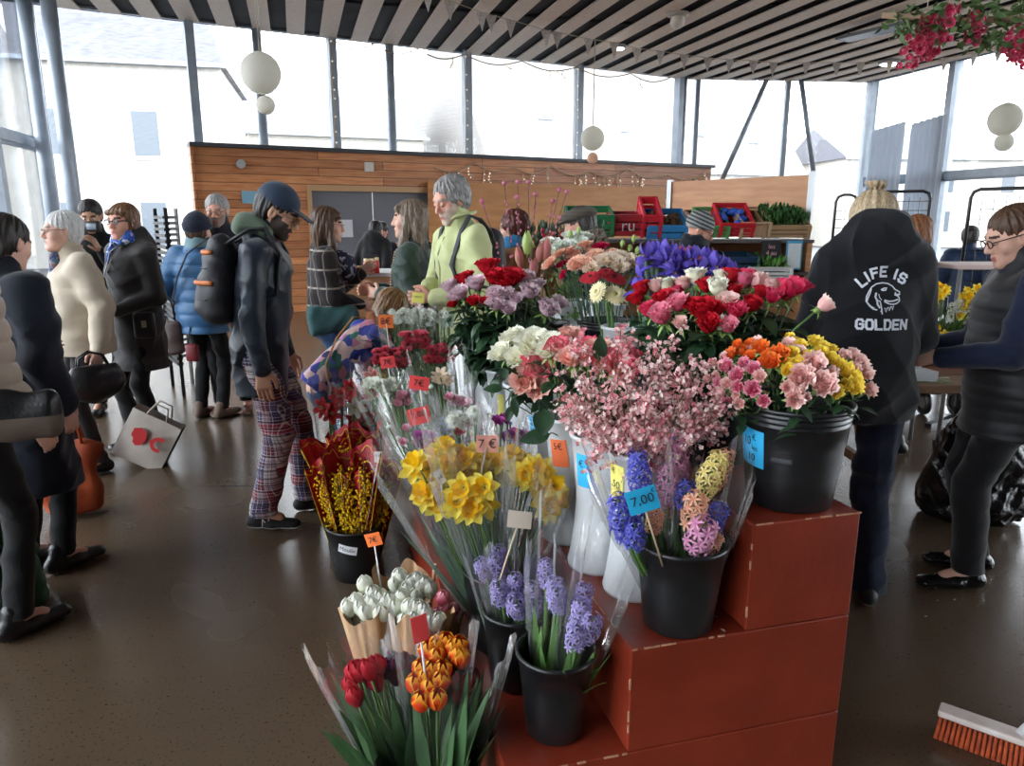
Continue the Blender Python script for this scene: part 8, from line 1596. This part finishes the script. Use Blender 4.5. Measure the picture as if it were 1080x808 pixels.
def crate(px, py, wd, hh, col, label, fill=None, tilt=.35, dp=.36, Y=YS, yaw=0, name='crate', slats=3, txt=None):
    p = PY(px, py, Y); c = mat('crate '+str(col), col, rough=.5); o = empty(name, tuple(p), yaw, label, 'crate', None); o.rotation_euler = (tilt, 0, yaw); b = MB(); b.box((0, dp/2, .006), (wd, dp, .012))
    for k in range(slats):
        z = hh*(k+.5)/slats; t = hh/slats*.72
        b.box((0, 0, z), (wd, .012, t)).box((0, dp, z), (wd, .012, t)).box((-wd/2, dp/2, z), (.012, dp, t)).box((wd/2, dp/2, z), (.012, dp, t))
    for sx in (-1, 1):
        for y in (0, dp): b.box((sx*wd/2, y, hh/2), (.03, .03, hh))
    b.box((0, 0, hh), (wd+.02, .02, .015)).box((0, dp, hh), (wd+.02, .02, .015)).box((-wd/2, dp/2, hh), (.02, dp, .015)).box((wd/2, dp/2, hh), (.02, dp, .015)); b.build('crate_body', c, o)
    if txt: A, F = text_geo(txt, hh*.8); MB().add(A, F, 0, Matrix.Translation((0, -.009, hh/2))@Matrix.Rotation(PI/2, 4, 'X')).build('crate_letters', M_WHT, o)
    if fill:
        rs = random.Random(px); f_ = MB(); fc, fc2, rr, n = fill; m_ = mat('produce '+str(fc), fc, rough=.6, rgb2=fc2, nscale=25)
        if rr < 0:
            A, F = leaf_geo(.06, .03)
            for k in range(n): f_.add(A, F, 0, aim((rs.uniform(-wd/2, wd/2)*.9, rs.uniform(.02, dp), hh*.6+rs.uniform(0, .1)), (rs.uniform(-1, 1), rs.uniform(-1, 1), 1), 0)@Matrix.Rotation(1.2, 4, 'X'))
        else:
            for k in range(n): f_.ball((rs.uniform(-wd/2, wd/2)*.88, rs.uniform(.03, dp-.03), hh*.55+rs.uniform(0, .05)), (rr, rr*.9, rr*.8), 0, 8, 6)
        q = f_.build('produce', m_, loc=tuple(p), smooth=True); q.rotation_euler = (tilt, 0, yaw); tag(q, 'heap of produce in the '+label, 'produce', kind='stuff')
    return o
crate(622, 250, .42, .2, (34, 110, 66), 'green plastic crate behind the flat cap', tilt=.25); crate(662, 249, .30, .19, (150, 36, 44), 'dark red crate with white lettering beside the fur collar', txt='ru', tilt=.1)
crate(686, 250, .16, .22, (206, 44, 62), 'narrow red crate on end beside the striped hat', tilt=.5); crate(703, 252, .36, .13, (60, 140, 200), 'pale blue crate of brown vegetables beside the striped hat', ((120, 96, 64), (96, 76, 50), .025, 60), tilt=.45, slats=2)
crate(741, 243, .2, .12, (120, 88, 64), 'small brown box behind the green one', tilt=.2, Y=YS+.2); crate(752, 251, .26, .12, (96, 160, 96), 'green printed carton on the shelf beside the red crate', tilt=.5); crate(775, 250, .30, .14, (206, 40, 52), 'bright red crate in the middle of the shelf', ((40, 90, 190), (30, 70, 160), .04, 14), tilt=.55)
crate(795, 251, .26, .15, (196, 164, 134), 'brown cardboard carton beside the bunches of parsley', tilt=.4, slats=1); crate(828, 251, .42, .12, (178, 146, 110), 'wooden crate of dark green parsley', ((58, 104, 44), (44, 84, 34), -1, 420), tilt=.4)
crate(780, 291, .32, .17, (34, 62, 92), 'navy blue crate on the lower shelf', ((40, 34, 30), (60, 50, 40), .03, 20), Y=6.9, tilt=.1); crate(812, 295, .38, .11, (214, 216, 212), 'white tray of green leaves on the lower shelf', ((96, 150, 60), (74, 124, 46), -1, 160), Y=6.85, tilt=.1)
o = empty('chalkboard_sign', tuple(PY(812, 284, 6.965)), 0, 'small black chalkboard sign with pink handwriting below the parsley', 'sign'); MB().box((0, 0, .13), (.18, .01, .27)).build('board', M_CHALK, o); t = MB()
for k, (s_, z) in enumerate((('les', .21), ('4 au', .15), ('choix', .08))): A, F = text_geo(s_, .06); t.add(A, F, 0, Matrix.Translation((0, -.007, z))@Matrix.Rotation(PI/2, 4, 'X'))
t.build('writing', M_CHK, o)
o = empty('price_board', tuple(PY(836, 284, 6.965)), 0, 'white price board with a blue edge beside the chalkboard', 'sign'); MB().box((0, 0, .13), (.15, .008, .27), bev=.003).build('board_edge', mat('cyan board edge', (70, 160, 200)), o); MB().box((0, -.006, .125), (.12, .004, .23)).build('board', mat('pale board', (214, 222, 224)), o)
# counter behind the shoppers with jars
o = empty('market_counter', tuple(g0(390, 6.3)), 0, 'market counter with a white cloth, between the check shirt and the green raincoat', 'counter'); MB().box((.1, .3, 1.12), (1.0, .6, .03)).build('counter_top', mat('white cloth', (214, 216, 216), rough=.8), o); MB().box((.1, .3, .55), (.96, .56, 1.1)).build('counter_body', M_PLY2, o)
for px, py, c, r, h, lb in ((388, 292, (232, 120, 40), .035, .12, 'orange lidded jar on the market counter'), (394, 292, (210, 50, 56), .035, .12, 'red jar on the market counter'), (384, 293, (60, 90, 50), .05, .05, 'low green pot on the market counter'), (398, 290, (214, 60, 60), .02, .13, 'slim pale red bottle on the market counter')):
    p = PY(px, py-2, 6.25); p.z = 1.136; j = tag(MB().lathe([(0, 0), (r, 0), (r, h*.75), (r*.8, h*.82), (r*.82, h), (0, h)], 16).build('jar', mat('jar %s' % (c,), c, rough=.3), loc=tuple(p), smooth=True), lb, 'jar')
    MB().lathe([(r*.86, h*.84), (r*.88, h*1.02), (0, h*1.03)], 16).build('lid', mat('jar lid', (220, 200, 150), rough=.4), j, True)
p = PY(393, 284, 6.3); o = empty('counter_sign', (p.x, p.y, 1.136), 0, 'small black sign on the market counter', 'sign'); MB().box((0, 0, .12), (.1, .01, .07)).build('board', M_CHALK, o); MB().tube([(0, 0, 0), (0, 0, .09)], .004, 6).build('stick', M_CORD, o)
for i, (px, c) in enumerate(((379, (226, 120, 50)), (386, (236, 140, 60)), (373, (110, 150, 70)), (381, (90, 130, 60)))):
    p = PY(px, 300, 6.15); p.z = 1.136+.035; tag(MB().ball((0, 0, 0), (.04, .04, .035), 0, 12, 8).build('fruit', mat('fruit %s' % (c,), c, rough=.4), loc=tuple(p), smooth=True), ['orange fruit nearest the check shirt on the counter', 'orange fruit beside the low green pot', 'green fruit at the counter edge', 'darker green fruit among the oranges'][i], 'fruit')
MB1 = wp(275, 2.2, .02); 
o = tag(MB().box((0, 0, 0), (.55, .01, .2), T=frame_mtx(wp(275, 1.93, .02), WD, Vector((-WD.y, WD.x, 0)))).build('poster', mat('pale blue poster', (128, 176, 196))), 'pale blue notice on the wooden wall above the navy hood', 'poster')
o = tag(MB().tube([wp(258, 2.45, .0), wp(258, 2.45, .08)], .07, 14).build('wall_sensor', M_GALV), 'small round sensor on the wooden wall', 'sensor'); o = tag(MB().box((0, 0, 0), (.16, .05, .16), T=frame_mtx(wp(391, 2.47, .03), WD, Vector((-WD.y, WD.x, 0)))).build('junction_box', mat('white box', (220, 214, 200))), 'small square white box high on the wooden wall above the doors', 'box')
o = tag(MB().box((0, 0, 0), (.42, .01, .3), T=frame_mtx(wp(358, 1.42, -.06+.12), WD, Vector((-WD.y, WD.x, 0)))).build('door_notice', mat('white notice', (206, 206, 210))), 'white notice taped on the grey door behind the check shirt', 'notice')
# prams of mimosa and wreath stand behind: hooped basket of greenery and red berries
o = empty('berry_planter', tuple(PY(590, 262, 6.4)), 0, 'planter of dark foliage and red berries behind the budded twigs', 'planter'); o.location.z = 1.10
MB().box((0, 0, .1), (.75, .3, .2), bev=.02).build('box', M_CRW, o); rs = random.Random(4); lf = MB(); br = MB(); A, F = leaf_geo(.07, .03)
for k in range(260): lf.add(A, F, 0, aim((rs.uniform(-.38, .38), rs.uniform(-.15, .15), .2+rs.uniform(0, .22)), (rs.uniform(-1, 1), rs.uniform(-1, 1), 1), 0)@Matrix.Rotation(1.2, 4, 'X'))
for k in range(90): br.ball((rs.choice((-.12, .05, .2))+rs.gauss(0, .05), rs.uniform(-.16, 0), .3+rs.gauss(0, .05)), .017, 0, 6, 5)
tag(lf.build('foliage', M_LEAF, o, True), kind='stuff'); tag(br.build('berries', mat('red berries', (170, 26, 44), rough=.3), o, True), kind='stuff'); MB().box((0, 0, -.55), (.8, .34, 1.1)).build('stand_body', M_CRW, o)
# ================================================================ WORK TABLE, RIGHT
TT = .80; o = empty('work_table', (2.4, 3.95, 0), 0, 'rough wooden trestle table with a pink paper roll, beside the black hoodie', 'table'); M_OLDW = mat('old table wood', (132, 98, 68), rough=.6, rgb2=(100, 72, 50), nscale=4, stretch=(1, 8, 1))
for k in range(4): MB().box((.05, -.38+k*.25, TT-.02), (1.5, .245, .04), bev=.004).build('top_board', M_OLDW, o)
for x in (-.55, .6):
    for y in (-.42, .42): MB().tube([(x-.07, y*.6, TT-.05), (x+.02, y, 0)], .03, 4).build('leg', M_OLDW, o)
    MB().box((x-.02, 0, .35), (.03, .6, .05)).box((x-.03, 0, .6), (.03, .5, .05)).box((x-.05, 0, TT-.07), (.06, .6, .05)).build('stretcher', M_OLDW, o)
pk = empty('paper_roll', (2.35, 3.95, TT+.045), R(-4), 'roll of bright pink wrapping paper on the work table', 'paper roll'); MB().tube([(-.30, 0, 0), (.42, 0, 0)], .042, 20).build('paper', mat('pink wrapping paper', (236, 96, 156), rough=.5), pk, True); MB().tube([(-.305, 0, 0), (.425, 0, 0)], .018, 12).build('core', M_KRAFT, pk)
sc_ = empty('kitchen_scale', (1.98, 3.62, TT), .15, 'white scale on the work table corner beside the black hoodie', 'scale'); MB().prism([(-.11, -.1), (.12, -.1), (.11, .1), (-.10, .1)], 0, .05).build('scale_base', M_WHT, sc_); MB().box((0, .04, .085), (.19, .1, .08), bev=.01).build('housing', M_WHT, sc_, True); MB().box((.04, -.012, .09), (.05, .006, .03)).build('display', M_CHALK, sc_); MB().box((0, 0, .13), (.2, .19, .012), bev=.004).build('tray', M_WHT, sc_)
for i in range(3): pr_ = MB().tube([(0, 0, 0), (.18, .02*i, .004), (.3, .05*i-.03, 0)], .003, 5).build('cut_stem', M_STEM, loc=(1.85+.03*i, 3.5+.02*i, TT+.004), smooth=True); tag(pr_, 'green stem offcut lying at the table edge', 'stem', 'green offcuts at the table edge')
bk = empty('wicker_basket', (2.42, 4.22, TT), 0, 'dark wicker basket planted with yellow narcissus and white hyacinths', 'basket'); mb = MB(); M_WICK = mat('dark wicker', (74, 56, 46), rough=.7, rgb2=(48, 36, 30), nscale=30)
for k in range(7): r = .24+.006*k; mb.tube([(r*1.25*math.cos(t*PI/14), r*.8*math.sin(t*PI/14), .012+k*.022+.006*math.sin(t*3+k*PI)) for t in range(29)], .011, 6, cap=False)
mb.build('weave', M_WICK, bk, True); MB().lathe([(0, .13), (.2, .13)], 20, T=Matrix.Diagonal((1.4, .85, 1, 1))).build('soil', mat('soil', (46, 36, 30)), bk)
def plant(kind, me, px, py, Y, lab, cat, grp, nb, sc=1.0, jit=.03):
    p = PY(px, py, Y); b = Vector((2.42+(p.x-2.42)*.8, 4.22+(p.y-4.22)*.8, TT+.13)); o = empty(kind, tuple(b), 0, lab, cat, grp); rs = random.Random(px); st = MB(); lf = MB()
    for k in range(nb): h = p-b+Vector((rs.uniform(-jit, jit), rs.uniform(-jit, jit), rs.uniform(-jit, jit))); up = Vector((rs.uniform(-.5, .5), -.8, .5)) if nb > 1 else Vector((0, -.1, 1)); link('bloom', me, o, mtx=aim(h, up, rs.uniform(0, 6), sc)); st.tube([(0, 0, 0), h*.5+Vector((.01, 0, .01)), h], .003, 5)
    st.build('stems', M_STEM, o, True)
    for k in range(7): A, F = strap_geo((p-b).length*rs.uniform(.7, 1), .012, droop=.3); lf.add(A, F, 0, aim((0, 0, 0), (rs.uniform(-.4, .4), rs.uniform(-.4, .4), 1), rs.uniform(0, 6)))
    lf.build('leaves', M_LEAFL, o, True)
dm = bloom('daff', 'y', P_DF, 0)
for i, (px, py) in enumerate(((990, 305), (998, 304), (1014, 318), (1020, 312), (1030, 320), (1027, 308), (1012, 330), (1035, 316), (1049, 300), (1044, 305), (990, 350), (985, 312))): plant('narcissus', dm, px, py, 4.1, 'small yellow narcissus growing in the wicker basket', 'narcissus', 'narcissus in the wicker basket', 3, .85)
P_HW = [petals('hyacinth white', (240, 240, 232), (224, 228, 214)), M_LEAFL]; hw = bloom('hyac', 'white', P_HW, 0, n=26, r=.03, L_=.1)
for i, (px, py) in enumerate(((1002, 340), (1009, 336), (1016, 342))): plant('hyacinth', hw, px, py, 4.1, ['white hyacinth in the wicker basket nearest the hoodie sleeve', 'tallest white hyacinth in the wicker basket', 'slim white hyacinth beside the person in the vest'][i], 'hyacinth', None, 1, 1.1, 0)
# trolley and its wheel beyond the table
p = PZ(998, 437, 0); o = empty('trolley', (p.x, p.y, 0), 0, 'black wheeled trolley standing on the bright floor beyond the work table', 'trolley'); MB().box((-.12, .1, .38), (.35, .3, .42), bev=.04).build('trolley_body', mat('grey trolley cloth', (54, 50, 50), rough=.8), o, True)
for sx in (-.2, .06):
    T = Matrix.Translation((sx, 0, .1))@Matrix.Rotation(PI/2, 4, 'Y'); w_ = MB().lathe([(.06, -.018), (.098, -.016), (.1, 0), (.098, .016), (.06, .018), (.055, 0), (.06, -.018)], 24, T=T).build('wheel', M_BLK, o, True); MB().lathe([(0, -.012), (.03, -.014), (.055, -.01), (.055, .01), (.03, .014), (0, .012)], 16, T=T).build('hub', M_SHELF, w_, True)
MB().tube([(-.2, .12, .5), (-.24, .2, .95), (0, .2, .95), (-.04, .12, .5)], .01, 6).build('handle', M_BLK, o, True)
# far white table with a wooden edge behind the grid, chairs
o = empty('side_table', tuple(g0(1042, 5.0)), 0, 'pale pink topped table behind the wire grid', 'table'); MB().box((0, 0, 1.28), (.55, .4, .03), bev=.005).build('table_top', mat('pale pink top', (232, 206, 200)), o)
for sx in (-.24, .24):
    for sy in (-.17, .17): MB().tube([(sx, sy, 0), (sx, sy, 1.27)], .015, 8).build('leg', M_GALV, o, True)
# black refuse sack
f_ = Field((-.35, -.3, 0), (.35, .3, .95), .012); f_.econe((0, 0, .12), (.02, 0, .35), (1, 0, 0), (.28, .2), (.24, .18), .03); f_.econe((.02, 0, .35), (.12, 0, .82), (1, 0, 0), (.24, .17), (.08, .07), .05); f_.bumps(wr(.012, 1.4, 21)); f_.bumps(wr(.005, 3.2, 22)); f_.cut((0, 0, .012), (0, 0, -1)); V_, F_ = f_.nets(); tag(link('refuse_sack', mesh_from('refuse_sack', V_, F_, mat('shiny black film', (14, 14, 16), rough=.22, bump=.5, bscale=30)), loc=tuple(PZ(1020, 545, 0))), 'large shiny black plastic sack standing on the floor beside the vest', 'sack')
# brush on the floor
p = PZ(1046, 792, .0); o = empty('floor_brush', tuple(p), R(-38), 'scrubbing broom head with orange bristles and white top lying on the floor', 'brush'); MB().box((.0, .0, .078), (.30, .06, .022), bev=.006).build('brush_head', mat('worn white plastic', (214, 206, 200), rough=.5, rgb2=(190, 170, 160)), o, True); bb = MB(); rs = random.Random(2)
for i in range(22):
    for j in range(4): x = -.14+i*.0133; y = -.022+j*.015; bb.tube([(x, y, .068), (x*1.04, y*1.7-.01, .002)], [.005, .0065], 5)
tag(bb.build('bristles', mat('orange bristles', (190, 84, 40), rough=.8, rgb2=(150, 60, 30), nscale=40), o, True), kind='stuff'); MB().tube([(.06, 0, .085), (.10, .05, .14), (.30, .3, .34)], .014, 10).build('handle_socket', M_WHT, o, True)
# bags at the edge of the crowd
def softbag(name, pos, rx, ry, h, m, label, seed=1, rz=0, handle=True):
    f_ = Field((-rx-.05, -ry-.05, 0), (rx+.05, ry+.05, h+.05), .011); f_.econe((0, 0, h*.12), (0, 0, h*.85), (1, 0, 0), (rx*.9, ry), (rx, ry*.5), 0, endr=.05); f_.bumps(wr(.009, 1.2, seed)); f_.cut((0, 0, .008), (0, 0, -1)); V_, F_ = f_.nets(); o = empty(name, pos, rz, label, 'bag'); link('bag_body', mesh_from('bag_body', V_, F_, m), o)
    if handle:
        for sy in (-1, 1): MB().tube([(-rx*.5, sy*ry*.4, h*.9), (-rx*.3, 0, h*1.3), (rx*.3, 0, h*1.3), (rx*.5, sy*ry*.4, h*.9)], .009, 6).build('bag_handle', m, o, True)
    return o
p = PY(72, 478, 3.75); softbag('carrier_bag', (p.x, p.y, 0), .15, .09, .46, mat('orange bag', (176, 78, 34), rough=.6, rgb2=(150, 60, 28)), 'orange carrier bag on the floor between the navy coat and the cream jacket', 3, .4)
p = PZ(12, 640, 0); softbag('shopping_bag', (p.x-.02, p.y+.0, 0), .2, .14, .36, mat('green bag', (24, 84, 48), rough=.6, rgb2=(18, 66, 38)), 'dark green shopping bag on the floor at the edge of the crowd', 5, -.3)
o = empty('shoulder_bag', tuple(PY(22, 432, 2.35)), R(20), 'black and brown shoulder bag hanging against the beige quilted coat', 'bag'); f_ = Field((-.17, -.07, -.12), (.17, .07, .12), .008); f_.econe((-.08, 0, -.02), (.08, 0, -.02), (0, 0, 1), (.085, .045), (.085, .045), 0); f_.bumps(wr(.004, 1.5, 2)); V_, F_ = f_.nets(); link('bag_body', mesh_from('bag_body', V_, F_, [LEATH, mat('taupe leather', (96, 82, 72), rough=.5)], (V_[F_].mean(1)[:, 2] < -.02).astype(int)), o); MB().tube([(-.1, 0, .06), (-.06, -.03, .3), (-.1, -.02, .56), (-.16, .05, .75)], .016, 8, flat=.3).build('strap', LEATH, o, True)
# petal scraps and leaf scraps fallen on the steps and the floor
rs = random.Random(9)
for i, (px, py, z) in enumerate(((757, 651, 2), (765, 666, 2), (770, 640, 2), (654, 640, 2), (650, 650, 2), (662, 627, 2), (985, 620, 0), (1006, 633, 0), (978, 650, 0), (990, 633, 0))):
    p = PZ(px, py, z*HS+.001); A, F, E_ = petal_flat(1, .014, .007, lift=.2, droop=.1); tag(MB().add(A, F).build('fallen_petal', petals('fallen', (214, 200, 186)), loc=tuple(p), smooth=True), 'tiny pale petal fallen on the middle step' if z else 'tiny pale scrap fallen on the floor near the hoodie wearer', 'petal', 'fallen petals on the step' if z else 'scraps on the floor').rotation_euler = (0, 0, rs.uniform(0, 6))
